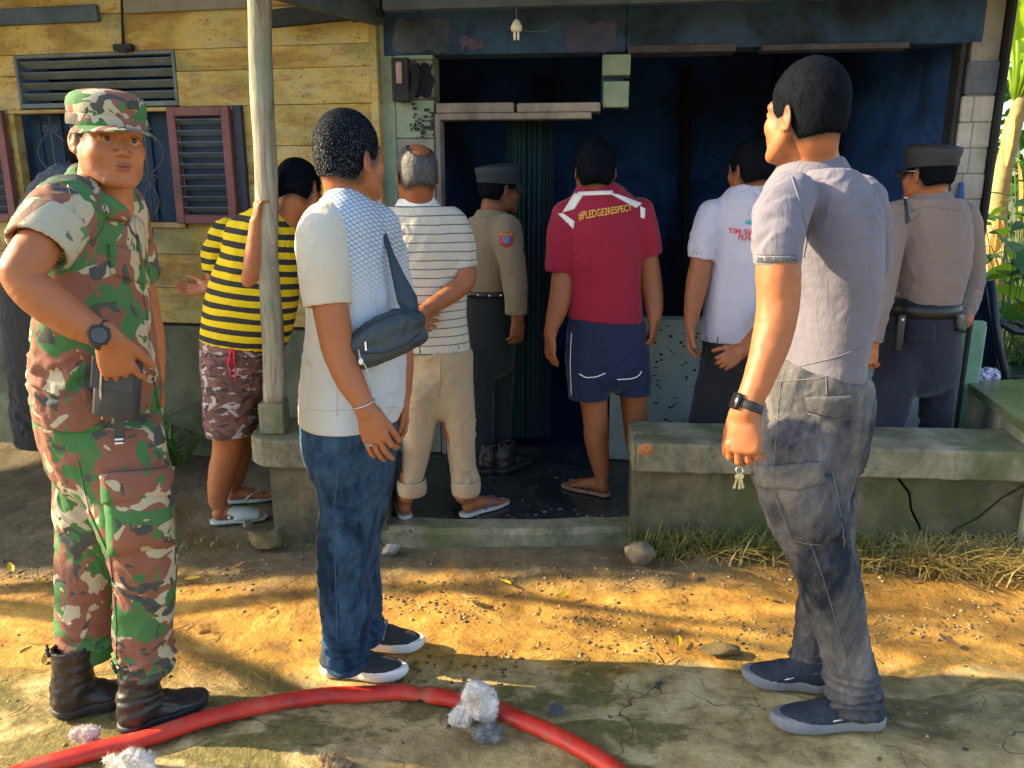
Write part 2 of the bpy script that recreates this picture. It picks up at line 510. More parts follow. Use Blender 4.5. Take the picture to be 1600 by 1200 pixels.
def patch(key, quad, name, mat, parent, th=.003, nu=8, nv=6, inset=.0005, shape=None, puff=0.0):
    """closed thin panel lying on a garment; quad = 4 picture points TL,TR,BR,BL"""
    q = np.array(quad, float); top = []; bot = []
    for j in range(nv + 1):
        for i in range(nu + 1):
            u, v = i / nu, j / nv
            p = (1 - v) * ((1 - u) * q[0] + u * q[1]) + v * ((1 - u) * q[3] + u * q[2])
            if shape: p = p + np.array(shape(u, v))
            P, N = snap(key, p[0], p[1])
            e = puff * sin(pi * u) * sin(pi * v)
            top.append(P + N * (th + e)); bot.append(P - N * .002)
    n1 = (nu + 1) * (nv + 1); vs = top + bot; fs = []
    for j in range(nv):
        for i in range(nu):
            a = j * (nu + 1) + i; fs.append((a, a + nu + 1, a + nu + 2, a + 1)); fs.append((a + n1, a + 1 + n1, a + nu + 2 + n1, a + nu + 1 + n1))
    def side(a, b): fs.append((a, b, b + n1, a + n1))
    for i in range(nu): side(i, i + 1); a = nv * (nu + 1) + i; side(a + 1, a)
    for j in range(nv): a = j * (nu + 1); side(a + nu + 1, a); a = a + nu; side(a, a + nu + 1)
    return mesh_obj(name, vs, fs, mat, parent)
def text_on(key, txt, quad, name, mat, parent, off=.0015, bold=0.0, spacing=1.0):
    cu = bpy.data.curves.new('t', 'FONT'); cu.body = txt; cu.resolution_u = 3; cu.offset = bold; cu.space_character = spacing
    to = bpy.data.objects.new('t', cu); COL.objects.link(to)
    dg = bpy.context.evaluated_depsgraph_get(); me = bpy.data.meshes.new_from_object(to.evaluated_get(dg))
    v = np.array([tuple(a.co) for a in me.vertices]); f = [tuple(p.vertices) for p in me.polygons]
    bpy.data.objects.remove(to); bpy.data.curves.remove(cu)
    lo, hi = v.min(0), v.max(0); q = np.array(quad, float); out = []
    for a in v:
        u = (a[0] - lo[0]) / (hi[0] - lo[0]); w = 1 - (a[1] - lo[1]) / (hi[1] - lo[1])
        p = (1 - w) * ((1 - u) * q[0] + u * q[1]) + w * ((1 - u) * q[3] + u * q[2])
        P, N = snap(key, p[0], p[1]); out.append(P + N * off)
    bpy.data.meshes.remove(me)
    return mesh_obj(name, out, f, mat, parent, smooth=False)

# ---------------------------------------------------------------- anatomy
def headframe(P, yaw, pitch=0.0, roll=0.0):
    """yaw: 0 = facing away from camera, +90 = facing right, 180 = facing camera"""
    a = radians(yaw); f = V3(sin(a), cos(a), 0); r = V3(cos(a), -sin(a), 0); up = V3(0, 0, 1)
    p = radians(pitch); f2 = f * cos(p) + up * sin(p); up2 = up * cos(p) - f * sin(p)
    q = radians(roll); r2 = r * cos(q) + up2 * sin(q); up3 = up2 * cos(q) - r * sin(q)
    return np.array(P, float), np.stack([r2, f2, up3], 1)      # columns: right, forward, up

def head_field(P, R, s=1.0, neck=None, h=.0032, face=True, ear=1.0, wide=1.0, jaw=1.0):
    P = np.array(P); g = lambda x, y, z: P + R @ (np.array([x * wide, y, z]) * s)
    e = lambda F, c, r, k=0.0, sub=False, Rl=None: F.ell(g(*c), np.array(r) * s * (wide, 1, 1) if hasattr(r, '__len__') else r * s, R if Rl is None else R @ Rl, k * s, sub)
    lo, hi = P - .15 * s, P + .15 * s
    if neck is not None:
        for q in neck:
            r = max(q[1], q[2] if len(q) > 2 else q[1]); lo = np.minimum(lo, np.array(q[0]) - r); hi = np.maximum(hi, np.array(q[0]) + r)
    F = Field(lo, hi, h)
    e(F, (0, -.014, .035), (.076, .096, .085))
    e(F, (0, .024, -.02), (.062, .066, .082), .02)
    for sx in (-1, 1):
        F.chain([(g(sx * .058, .0, -.035), .018 * s * jaw), (g(sx * .049 * jaw, .028, -.074), .019 * s * jaw), (g(sx * .024, .066, -.097), .018 * s)], k=.030 * s, ns=3)
        e(F, (sx * .040, .054, -.028), (.022, .025, .026), .024)
        if face:
            F.chain([(g(sx * .050, .062, .020), .009 * s), (g(sx * .030, .080, .024), .009 * s), (g(sx * .006, .086, .018), .009 * s)], k=.014 * s, ns=2)
    e(F, (0, .076, -.098), (.020, .017, .016), .018)
    if face:
        e(F, (0, .070, -.056), (.032, .026, .030), .02)
        for sx in (-1, 1):
            e(F, (sx * .031, .096, .003), (.017, .016, .012), .012, True)
            e(F, (sx * .031, .0745, .003), (.0155, .0130, .0115), .004)
            e(F, (sx * .031, .0885, .001), (.0130, .008, .0040), .002, True)
        F.chain([(g(0, .080, .016), .007 * s), (g(0, .094, -.006), .0075 * s), (g(0, .102, -.024), .010 * s)], k=.010 * s, ns=2)
        e(F, (0, .104, -.029), (.011, .010, .009), .006)
        for sx in (-1, 1):
            e(F, (sx * .0125, .094, -.032), (.009, .010, .008), .006)
            e(F, (sx * .0075, .100, -.040), (.004, .005, .004), .003, True)
        e(F, (0, .0925, -.0565), (.023, .008, .0062), .004)
        e(F, (0, .0915, -.0675), (.019, .009, .0068), .004)
        e(F, (0, .101, -.0618), (.024, .008, .0016), .0025, True)
        e(F, (0, .099, -.048), (.0035, .004, .007), .004, True)
    if ear:
        for sx in (-1, 1):
            a = radians(24) * sx; Rl = np.array([[cos(a), sin(a), 0], [-sin(a), cos(a), 0], [0, 0, 1]])
            Rl = np.array([[cos(a), -sin(a), 0], [sin(a), cos(a), 0], [0, 0, 1]])
            b = radians(-12); Rx = np.array([[1, 0, 0], [0, cos(b), -sin(b)], [0, sin(b), cos(b)]])
            e(F, (sx * .078, -.010, -.006), (.0065, .018, .031), .004, False, Rl @ Rx)
            e(F, (sx * .087, -.010, .002), (.006, .010, .017), .003, True, Rl @ Rx)
            e(F, (sx * .077, -.004, -.031), (.006, .008, .009), .004)
    if neck is not None: F.chain(neck, k=.02 * s, ns=3, u=R[:, 0])
    return F, g

def hand(F, wr, d, n_, thumb, s=1.0, curl=(25, 30, 35, 40), spread=4, tc=(35, 25), k=.008, fl=1.0):
    """wr wrist point, d direction to the fingers, n_ normal of the back of the hand, thumb: direction hint of the thumb side"""
    d = nrm(d); n_ = np.array(n_, float); n_ = nrm(n_ - d * np.dot(n_, d)); sd = np.cross(n_, d)
    if np.dot(sd, thumb) < 0: sd = -sd
    g = lambda a, b, c: np.array(wr) + (d * a + sd * b + n_ * c) * s
    F.chain([(g(-.02, 0, 0), .026 * s, .020 * s), (g(.015, .0, 0), .030 * s, .019 * s), (g(.05, 0, -.001), .038 * s, .0165 * s), (g(.082, 0, -.002), .039 * s, .0125 * s)], k=k, u=sd, ns=2)
    for i, (off, L, r) in enumerate(((.029, .072, .0088), (.0095, .080, .0090), (-.010, .075, .0085), (-.028, .060, .0075))):
        sp = radians((1.5 - i) * spread); e = d * cos(sp) + sd * sin(sp); p = g(.080 - abs(i - 1.2) * .004, off, 0)
        c = curl[i]; a = [radians(c * .55), radians(c * .55 + c), radians(c * .55 + c + c * .6)]; pts = [(p, r * s * 1.08)]
        for j, fr in enumerate((.46, .30, .24)):
            v = e * cos(a[j]) - n_ * sin(a[j]); q = pts[-1][0] + v * L * fr * s * fl; pts.append((q, r * s * (1.0 - .09 * (j + 1))))
        for a_, b_ in zip(pts[:-1], pts[1:]): F.seg(a_[0], b_[0], a_[1], b_[1], k=.0035)
    p0 = g(.012, .022, -.004); v = nrm(d * cos(radians(tc[0])) + sd * sin(radians(tc[0])) - n_ * .35); p1 = p0 + v * .045 * s
    v2 = nrm(v + d * .55 - n_ * tan(radians(tc[1])) * .5); p2 = p1 + v2 * .032 * s; v3 = nrm(v2 + d * .25 - n_ * tan(radians(tc[1])) * .5); p3 = p2 + v3 * .024 * s
    F.seg(p0, p1, .0165 * s, .0125 * s, k=.012); F.seg(p1, p2, .0115 * s, .010 * s, k=.004); F.seg(p2, p3, .010 * s, .0082 * s, k=.003)
    return pts

def arm_field(pts, wr, d, n_, thumb, h=.0032, hem=None, **kw):
    allp = [np.array(q[0]) for q in pts]; rm = max(q[1] for q in pts)
    lo = np.min(allp, 0) - rm; hi = np.max(allp, 0) + rm; tip = np.array(wr) + nrm(d) * .12
    lo = np.minimum(lo, tip - .09); hi = np.maximum(hi, tip + .09); lo = np.minimum(lo, np.array(wr) - .08); hi = np.maximum(hi, np.array(wr) + .08)
    if hem is not None: pts = [(q[0], q[1] * f_, q[2] * f_) for q, f_ in zip(pts, [.72, .84] + [1] * 20)]
    F = Field(lo, hi, h); F.chain(pts, ns=4); hand(F, wr, d, n_, thumb, **kw)
    if hem is not None: F.shrink(hem[0], hem[1])
    return F

def join(parts):
    Vs = []; Fs = []; b = 0
    for V, F in parts: Vs.append(V); Fs.append(F + b); b += len(V)
    return np.vstack(Vs), np.vstack(Fs)

def hair_mesh(P, R, s=1.0, h=.0035, top=.012, side=.006, back_low=-.062, front=.055, mat=None, parent=None, wide=1.0, name='hair', strands=3500, slen=.011, seed=1, bald=None, lift=0.0, smat=None):
    P = np.array(P); g = lambda x, y, z: P + R @ (np.array([x * wide, y, z]) * s)
    F = Field(P - .17 * s, P + .17 * s, h)
    e = lambda c, r, k=0.0, sub=False: F.ell(g(*c), np.array(r) * s * (wide, 1, 1), R, k * s, sub)
    e((0, -.014, .035 + lift), (.076 + side, .096 + side, .085 + top))
    e((0, -.045, -.02), (.058 + side, .055 + side, .062), .03)
    # face and forehead left free, then ears and neck line
    e((0, .078 + (.055 - front), -.045), (.085, .060, .105), .006, True)
    e((0, .105, -.02), (.075, .050, .090), .01, True)
    for sx in (-1, 1):
        e((sx * .080, .012, -.035), (.020, .034, .038), .008, True)
        e((sx * .085, -.012, -.010), (.015, .024, .036), .005, True)
    F.plane(g(0, -.05, back_low), -(R[:, 2] + R[:, 1] * .35), .012)
    if bald is not None: e(bald[0], bald[1], .012, True)
    V, Q = F.mesh(); N = vnormals(V, Q)
    L = (V - P) @ R / s
    ang = np.arctan2(L[:, 0], L[:, 1] * 1.0)
    C = np.stack([L[:, 0] * 90, L[:, 1] * 90, L[:, 2] * 25], 1)
    V = V + N * (.0012 * perlin(C + seed) + .0005 * perlin(L * 130 + seed))[:, None]
    o = mesh_obj(name, V, Q, mat, parent)
    for b in parent.children:
        if b.name.startswith('body'):
            me = b.data; co = np.zeros(len(me.vertices) * 3, np.float32); me.vertices.foreach_get('co', co); co = co.reshape(-1, 3) + rootloc(b)
            at = me.attributes.get('fade') or me.attributes.new('fade', 'FLOAT', 'POINT'); val = np.zeros(len(co), np.float32)
            l_ = (co - P) @ R / s; ids = np.where((np.abs(l_).max(1) < .13) & (l_[:, 2] > -.085) & (l_[:, 1] < .075))[0]
            bv = BVHTree.FromPolygons([tuple(v) for v in V], Q.tolist())
            for i in ids: r_ = bv.find_nearest(Vector(co[i]), .03); val[i] = 0 if r_[3] is None else float(np.clip(1 - r_[3] / .016, 0, 1))
            at.data.foreach_set('value', val)
    if strands:
        rg = np.random.default_rng(seed); ids = rg.integers(0, len(V), strands); vs = []; fs = []
        for j, i in enumerate(ids):
            l = L[i]; flow = R @ np.array([l[0] * 2, -.4 + l[1], -l[2] * .5 - .6])
            n = N[i]; flow = flow - n * np.dot(flow, n); dd = nrm(nrm(flow) * .95 + n * .26 + rg.normal(0, .2, 3)); sd = nrm(np.cross(dd, n + rg.normal(0, .3, 3)))
            b = V[i] - n * .001; ln = slen * rg.uniform(.6, 1.3) * s; w = .0006
            vs += [b - sd * w, b + sd * w, b + dd * ln]; fs.append((3 * j, 3 * j + 1, 3 * j + 2))
        st = mesh_obj('hair_strands', vs, np.array(fs), smat or mat, o, smooth=False); st['kind'] = 'stuff'
    return o

def ring_loft(rings_, mat, name, parent, R, P, closed_top=True, thick=None, smooth=True):
    """rings_: list of lists of local points"""
    n = len(rings_[0]); vs = []; fs = []
    for rg in rings_: vs += [np.array(P) + R @ np.array(q) for q in rg]
    for i in range(len(rings_) - 1):
        for k in range(n): k2 = (k + 1) % n; fs.append((i * n + k, i * n + k2, (i + 1) * n + k2, (i + 1) * n + k))
    if closed_top: fs.append(tuple((len(rings_) - 1) * n + k for k in range(n)))
    return mesh_obj(name, vs, fs, mat, parent, smooth)

def shoe(parent, heel, toe, mu, ms, size=None, w=.047, high=.075, boot=0.0, name='shoe', key=None, sole_h=.030, h=.005, opening=True, thick_heel=0.0):
    """heel/toe: ground points under heel and toe ends"""
    heel = np.array(heel, float); toe = np.array(toe, float); L = np.linalg.norm(toe - heel); d = (toe - heel) / L; sd = nrm(np.cross(d, (0, 0, 1))); z0 = heel[2]
    g = lambda a, b, c: heel + d * a * L + sd * b + V3(0, 0, c)
    F = Field(np.minimum(g(-.1, 0, 0), g(1.1, 0, 0)) - .07, np.maximum(g(-.1, 0, 0), g(1.1, 0, 0)) + V3(.07, .07, .07 + max(boot, high)), h)
    F.chain([(g(.13, 0, .045), w * .78, .034), (g(.35, 0, .043), w * .76, .030), (g(.62, 0, .038), w * .98, .026), (g(.82, 0, .034), w * .88, .021), (g(.915, 0, .030), w * .60, .017)], u=sd, k=.0)
    F.chain([(g(.10, 0, .06), w * .72, .045), (g(.20, 0, max(high, .07)), w * .80, .050)], u=sd, k=.02, ns=1) if False else None
    F.seg(g(.16, 0, .05), g(.20, 0, high), (w * .80, .040), (w * .82, .052), u=sd, k=.02)
    F.seg(g(.25, 0, high * .85), g(.55, 0, .055), (w * .55, .03), (w * .6, .018), u=sd, k=.03)
    if boot:
        F.chain([(g(.21, 0, .06), w * .86, .050), (g(.26, 0, .13), w * .88, .052), (g(.28, 0, boot), w * .94, .056)], u=sd, k=.02, cuts=[(g(.28, 0, boot), (0, 0, 1), True)])
    F.plane(g(0, 0, sole_h * .55), (0, 0, -1))
    V, Q = F.mesh()
    dsp = []
    if boot: dsp = [rings(g(.25, 0, boot * .5), (0, .2, 1), boot * .3, .038, .0016, 3), folds((1, .2, .3), .003, 26, 9, 2.0)]
    dsp.append(lambda P_, N_: .001 * perlin(P_ * 60))
    o = finish(name, V, Q, mu, parent, dsp, key)
    F = Field(np.minimum(g(-.1, 0, 0), g(1.1, 0, 0)) - .06, np.maximum(g(-.1, 0, 0), g(1.1, 0, 0)) + V3(.06, .06, .04), h * .8)
    F.chain([(g(.14, 0, .02), w * .88, .05), (g(.4, 0, .02), w * .82, .05), (g(.66, 0, .02), w * 1.04, .05), (g(.86, 0, .02), w * .88, .05), (g(.945, 0, .02), w * .55, .05)], u=sd)
    F.plane(g(0, 0, sole_h), V3(0, 0, 1) - d * .03 - (0, 0, 0), .006)
    X, Y, Z = F.grid((slice(None),) * 3)
    t = ((X - heel[0]) * d[0] + (Y - heel[1]) * d[1]) / L
    lift = .014 * np.clip((t - .78) / .22, 0, 1.3) ** 2 + .008 * np.clip((.10 - t) / .12, 0, 1.2) ** 2
    F.D = smax(F.D, (lift + z0 - Z + .0005).astype(np.float32), .006)
    V, Q = F.mesh()
    so = mesh_obj('sole', V, Q, ms, o)
    return o, g, d, sd, L
# ================================================================ SETTING
LA, LB = 4.03, .20            # wooden wall plane   y = LA - LB x
RA, RB = 4.12, .12            # burnt facade plane  y = RA - RB x
def onplane(px, py, a, b, off=0.0):
    d = ray(px, py); t = (a + off) / (d[1] + b * d[0]); return np.array([d[0] * t, d[1] * t, CAM_H + d[2] * t])
def WL(px, py, off=0.0): return onplane(px, py, LA, LB, off)
def WR(px, py, off=0.0): return onplane(px, py, RA, RB, off)
def frame(b):
    x = nrm(V3(1, -b, 0)); y = nrm(V3(b, 1, 0)); return np.stack([x, y, V3(0, 0, 1)], 1)
RL, RR = frame(LB), frame(RB)
def wbox(mb, x0, x1, z0, z1, off, t, side='L', ch=.003):
    """box on a wall plane; x are world x on the plane, off = front face offset (negative = proud), t thickness"""
    a, b, R = (LA, LB, RL) if side == 'L' else (RA, RB, RR)
    p0 = V3(x0, a - b * x0, 0); p1 = V3(x1, a - b * x1, 0); L = np.linalg.norm(p1 - p0)
    c = (p0 + p1) / 2 + R[:, 1] * (off + t / 2); c[2] = (z0 + z1) / 2
    return mb.box(c, (L, t, z1 - z0), R, ch)

# ---------------------------------------------------------------- materials
def paint_wood(name, cols, seed=0, green=.25):
    t = NT(name)
    n1 = t.noise(1.6, 6, .65, co=t.co((1, 1, 2.2), loc=(seed, 0, seed)), dist=.5)
    n2 = t.noise(9, 6, .7, co=t.co((.5, 1, 1.6), loc=(0, seed, 0)))
    c = t.ramp(n1, [(.38, cols[0]), (.46, cols[1]), (.54, cols[2]), (.62, cols[3])])
    c = t.mix(t.ramp(n2, [(.50, 0), (.62, .8)]), c, cols[4])
    n3 = t.noise(1.1, 4, .6, co=t.co((1, 1, 1), loc=(seed + 9, 3, 0)))
    c = t.mix(t.ramp(n3, [(.52, 0), (.60, green)]), c, (.10, .26, .13)); c = t.mix(t.ramp(t.noise(2.6, 5, .7, co=t.co((1, 1, 2.0), loc=(seed + 3, 8, 1))), [(.54, 0), (.64, .6)]), c, (.40, .36, .24))
    sp = t.noise(60, 3, .7); c = t.mix(t.ramp(sp, [(.60, 0), (.68, .75)]), c, (.08, .05, .03)); gm = t.noise(3.5, 5, .7, co=t.co((.35, 1, 1.2), loc=(2, seed, 7))); c = t.mix(t.ramp(gm, [(.52, 0), (.66, .55)]), c, (.13, .11, .06))
    gr = t.noise(12, 5, .7, co=t.co((.25, 1, 14)))
    t.set(Base_Color=c, Roughness=.8, Normal=t.bump(gr, .35, .006, t.bump(n2, .3, .004)))
    return t.m
YEL = [paint_wood('yellow_boards_%s' % w, [(.30, .20, .05), (.44, .31, .075), (.52, .39, .12), (.45, .38, .17), (.30, .14, .035)], s, g) for w, s, g in (('a', 0, .35), ('b', 5.3, .6), ('c', 11.1, .15))]
YEL_NAMES = None
def plaster(name, base, dirt, moss, seed=0, mossz=.5, sc=3, bumpn=.4):
    t = NT(name); n1 = t.noise(sc, 7, .65, dist=.4); n2 = t.noise(sc * 6, 6, .7); n3 = t.noise(sc * .7, 5, .6, co=t.co((1, 1, .35), loc=(seed, 4, 2)))
    c = t.mix(t.ramp(n1, [(.38, 0), (.62, 1)]), base, dirt); c = t.mix(t.ramp(n3, [(.5, 0), (.64, mossz)]), c, moss)
    c = t.mix(t.ramp(n2, [(.55, 0), (.75, .6)]), c, tuple(np.array(dirt) * .45))
    t.set(Base_Color=c, Roughness=.85, Normal=t.bump(n2, bumpn, .012, t.bump(t.noise(70, 4, .7), .35, .004)))
    return t.m
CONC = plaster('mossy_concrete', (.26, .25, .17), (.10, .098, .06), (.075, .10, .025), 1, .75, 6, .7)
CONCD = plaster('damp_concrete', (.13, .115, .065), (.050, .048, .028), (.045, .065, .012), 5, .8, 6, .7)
PLINTH = plaster('green_grey_plinth', (.13, .155, .105), (.075, .085, .055), (.06, .09, .035), 3)
WHITEW = plaster('chipped_pale_wall', (.36, .44, .44), (.27, .35, .35), (.12, .22, .18), 2, .35, 2.2, .2)
GREENW = plaster('green_painted_block', (.30, .36, .27), (.18, .27, .20), (.10, .22, .15), 7, .7)
SOOTY = plaster('sooty_hazy_blue_wall', (.022, .075, .17), (.003, .008, .020), (.045, .075, .14), 8, .5, 2.6)  # soot on the wall, with the blue haze before it painted in
PINKS = plaster('scorched_pink_panel', (.075, .065, .125), (.025, .045, .095), (.015, .03, .06), 9, .5)
WHITEB = plaster('white_blocks', (.48, .47, .43), (.32, .31, .28), (.20, .21, .16), 4, .4, 6)
INTERIOR = plaster('hazy_blue_room_wall', (.026, .11, .36), (.008, .035, .13), (.002, .004, .010), 6, .9, 2.0)  # blue smoke haze inside the room is put into this wall colour
BURNT = simple('burnt_timber', (.016, .018, .022), .8, bump=.8, bs=30, var=.5)
GREYWOOD = NT('weathered_post_wood')
_n = GREYWOOD.noise(7, 6, .7, co=GREYWOOD.co((3, 3, .35)), dist=.6); _n2 = GREYWOOD.noise(6, 5, .6)
_c = GREYWOOD.ramp(_n, [(.33, (.10, .085, .06)), (.48, (.27, .245, .18)), (.66, (.42, .39, .31))])
_c = GREYWOOD.mix(GREYWOOD.ramp(_n2, [(.50, 0), (.62, .6)]), _c, (.17, .24, .16))
GREYWOOD.set(Base_Color=_c, Roughness=.85, Normal=GREYWOOD.bump(_n, .7, .012))
GREYWOOD = GREYWOOD.m
BLUEWOOD = simple('blue_grey_beam', (.065, .10, .14), .8, bump=.5, bs=25, var=.35, scale=6)
MAROONW = simple('maroon_window_frame', (.17, .060, .062), .65, bump=.5, bs=35, var=.3, scale=10)
LOUV = simple('blue_grey_slat', (.085, .12, .15), .6, bump=.4, bs=30, var=.3)
VENTW = simple('vent_slat', (.12, .15, .15), .7, bump=.4, bs=30, var=.3)
CREAMW = plaster('scorched_cream_paint', (.34, .30, .26), (.22, .18, .16), (.05, .05, .06), 14, .7, 4)
IRON = simple('pale_wrought_iron', (.08, .095, .11), .6, bump=.2)

# ---------------------------------------------------------------- ground
def ground_h(x, y):
    P = np.stack([np.atleast_1d(x).ravel(), np.atleast_1d(y).ravel(), np.zeros(np.size(x))], 1)
    far = sstep(2.2, 3.0, P[:, 1])
    h = .012 * fbm(P * 1.3 + 3, 3) + .007 * fbm(P * 5.0, 3) * (.35 + .65 * far) + .004 * fbm(P * 17.0, 3) * (.3 + .7 * far)
    h += .035 * np.exp(-((P[:, 1] - 3.02) / .12) ** 2) * (.5 + fbm(P * 3 + 8, 2)) * sstep(.2, .5, P[:, 0])
    slab = sstep(2.28, 2.18, P[:, 1] + .05 * fbm(P * 2.0 + 5, 2)); h = h * (1 - .75 * slab)
    h *= 1 - sstep(9, 14, np.abs(P[:, 0])) * .8
    return h - .006
def axis(lo, hi, a, b, fine):
    m = np.arange(a, b, fine); s = fine; l = [a]
    while l[-1] > lo: s *= 1.22; l.append(l[-1] - s)
    s = fine; r = [b]
    while r[-1] < hi: s *= 1.22; r.append(r[-1] + s)
    return np.concatenate([np.array(l[1:])[::-1], m, np.array(r)])
gx = axis(-220, 220, -2.6, 2.6, .018); gy = axis(-220, 220, 1.35, 3.35, .016)
GX, GY = np.meshgrid(gx, gy, indexing='ij'); GZ = ground_h(GX.ravel(), GY.ravel())
nx_, ny_ = len(gx), len(gy); ii = np.arange(nx_ * ny_).reshape(nx_, ny_)
gf = np.stack([ii[:-1, :-1].ravel(), ii[1:, :-1].ravel(), ii[1:, 1:].ravel(), ii[:-1, 1:].ravel()], 1)
GR = NT('trodden_mud')
x = GR.xyz(); nA = GR.noise(1.1, 6, .6, dist=.5); nB = GR.noise(6, 7, .7); nC = GR.noise(32, 5, .75); nD = GR.noise(2.3, 5, .6, co=GR.co((1, 1.8, 1), loc=(4, 2, 0)), dist=.8)
sand = GR.ramp(nB, [(.32, (.20, .095, .015)), (.48, (.42, .215, .030)), (.66, (.58, .34, .07))])
mud = GR.ramp(nB, [(.30, (.060, .048, .026)), (.55, (.125, .098, .050)), (.75, (.20, .155, .085))])
slabc = GR.ramp(nB, [(.34, (.17, .125, .05)), (.48, (.40, .30, .12)), (.64, (.56, .45, .22))])
yy = GR.math('ADD', x[1], GR.math('MULTIPLY', GR.math('SUBTRACT', nD, .5), .55))
def mr(t, v, a, b):
    n = t.n('ShaderNodeMapRange'); t.t.links.new(v, n.inputs[0]); n.inputs[1].default_value = a; n.inputs[2].default_value = b; return n.outputs[0]
c = GR.mix(mr(GR, yy, 2.75, 3.0), sand, mud)
c = GR.mix(mr(GR, yy, 2.30, 2.18), c, slabc)
moss = GR.ramp(nD, [(.51, 0), (.57, 1)]); moss = GR.math('MULTIPLY', moss, mr(GR, yy, 2.5, 2.3))
mossc = GR.ramp(nC, [(.35, (.055, .055, .010)), (.65, (.17, .14, .025))])
c = GR.mix(GR.math('MULTIPLY', moss, .85), c, mossc)
wet = GR.ramp(nA, [(.52, 0), (.60, 1)])
c = GR.mix(GR.math('MULTIPLY', wet, .6), c, (.10, .062, .022))
c = GR.mix(GR.ramp(nC, [(.60, 0), (.72, .65)]), c, (.50, .40, .24)); c = GR.mix(GR.ramp(nC, [(.28, .7), (.38, 0)]), c, (.045, .035, .02))
vor = GR.n('ShaderNodeTexVoronoi', feature='DISTANCE_TO_EDGE'); vor.inputs['Scale'].default_value = 1.7; GR.t.links.new(GR.n('ShaderNodeVectorMath', operation='ADD').outputs[0], vor.inputs['Vector'])
va = vor.inputs['Vector'].links[0].from_node; GR.t.links.new(GR.tc.outputs['Object'], va.inputs[0]); nv_ = GR.n('ShaderNodeTexNoise'); nv_.inputs['Scale'].default_value = 5; GR.t.links.new(GR.tc.outputs['Object'], nv_.inputs['Vector']); vs_ = GR.n('ShaderNodeVectorMath', operation='SCALE'); GR.t.links.new(nv_.outputs['Color'], vs_.inputs[0]); vs_.inputs['Scale'].default_value = .35; GR.t.links.new(vs_.outputs[0], va.inputs[1])
crack = GR.math('MULTIPLY', GR.math('LESS_THAN', vor.outputs['Distance'], .0028), mr(GR, yy, 2.25, 2.15))
c = GR.mix(GR.math('MULTIPLY', crack, .8), c, (.03, .028, .02))
rg = GR.math('SUBTRACT', .88, GR.math('MULTIPLY', wet, .45))
GR.set(Base_Color=c, Roughness=rg, Normal=GR.bump(nC, .55, .012, GR.bump(nB, .6, .03)))
ground = mesh_obj('ground', np.stack([GX.ravel(), GY.ravel(), GZ], 1), gf, GR.m); tag(ground, kind='structure')

# ---------------------------------------------------------------- wooden house wall (left), boards as parts
wall = thing('wooden_house_wall', 'weathered yellow plank wall of the house with green patches, left of the burnt porch', 'wall', (-2.4, LA + LB * 2.4, 0))
xe = WL(595, 300)[0]; xl = -9.5
wx0, wx1 = WL(30, 260)[0], WL(386, 260)[0]                                  # window with shutters
wo0, wo1 = WL(34, 260)[0], WL(276, 260)[0]
vz0, vz1 = WL(150, 166)[2], WL(150, 82)[2]; vx0, vx1 = WL(28, 120)[0], WL(273, 120)[0]
wz0, wz1 = WL(150, 346)[2], WL(150, 176)[2]
zb = .76; k = 0
edges = [.76, .955, 1.14, wz0 - .004, 1.515, 1.70, wz1 + .02, vz0 + .0, 2.07, vz1, 2.36, 2.55, 2.74, 2.95]
edges = sorted(set(round(e, 3) for e in edges)); edges2 = [edges[0]]
for e in edges[1:]:
    if e - edges2[-1] > .05: edges2.append(e)
rb = random.Random(4)
for i in range(len(edges2) - 1):
    z0, z1 = edges2[i] + .0012, edges2[i + 1] - .0012; zm = (z0 + z1) / 2; spans = []
    if wz0 - .01 < zm < wz1 + .01: spans = [(xl, wo0 - .03), (wo1 + .012, xe - .03)]
    elif vz0 - .01 < zm < vz1: spans = [(xl, vx0 - .012), (vx1 + .012, xe - .03)]
    else:
        j = rb.choice([-3.1, -2.0, -1.75, -2.4]); spans = [(xl, j - .002), (j + .002, xe - .03)]
    for a_, b_ in spans:
        mb = MB(); wbox(mb, a_, b_, z0, z1, rb.uniform(-.004, .004), .025, 'L', .002); mb.build('board', rb.choice(YEL), wall)
mb = MB(); wbox(mb, xe - .028, xe + .012, .74, 2.95, -.014, .05, 'L', .004); mb.build('corner_trim', YEL[0], wall)
mb = MB(); wbox(mb, xl, xe + .01, .0 - .05, .745, -.03, .16, 'L', .012); mb.build('plinth', PLINTH, wall)
mb = MB(); wbox(mb, xl, wo0 - .04, .74, 2.95, .045, .03, 'L', 0); wbox(mb, wo1 + .015, xe, .74, 2.95, .045, .03, 'L', 0); wbox(mb, wo0 - .039, wo1 + .014, .74, wz0 - .01, .045, .03, 'L', 0); wbox(mb, wo0 - .039, wo1 + .014, vz1 + .01, 2.95, .045, .03, 'L', 0); mb.build('backing', BURNT, wall)
# dark room behind the window
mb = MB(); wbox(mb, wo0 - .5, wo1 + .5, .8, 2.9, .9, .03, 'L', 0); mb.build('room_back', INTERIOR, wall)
nl = MB(); rn_ = random.Random(8)
for z_ in edges2[:-1]:
    for xx_ in (-3.05, -2.62, -2.02, -1.52, -1.05, -.74):
        if wo0 - .05 < xx_ < wo1 + .45 and wz0 - .05 < z_ + .06 < vz1: continue
        for dz in (.04, .13): nl.lathe(V3(xx_ + rn_.uniform(-.01, .01), LA - LB * xx_ - .006, z_ + dz), [(.0045, -.001), (.003, .002)], 6, np.array([[1, 0, 0], [0, 0, 1], [0, -1, 0]]))
nlo = nl.build('nail_heads', simple('rusty_nail', (.10, .05, .03), .8), wall); nlo['kind'] = 'stuff'
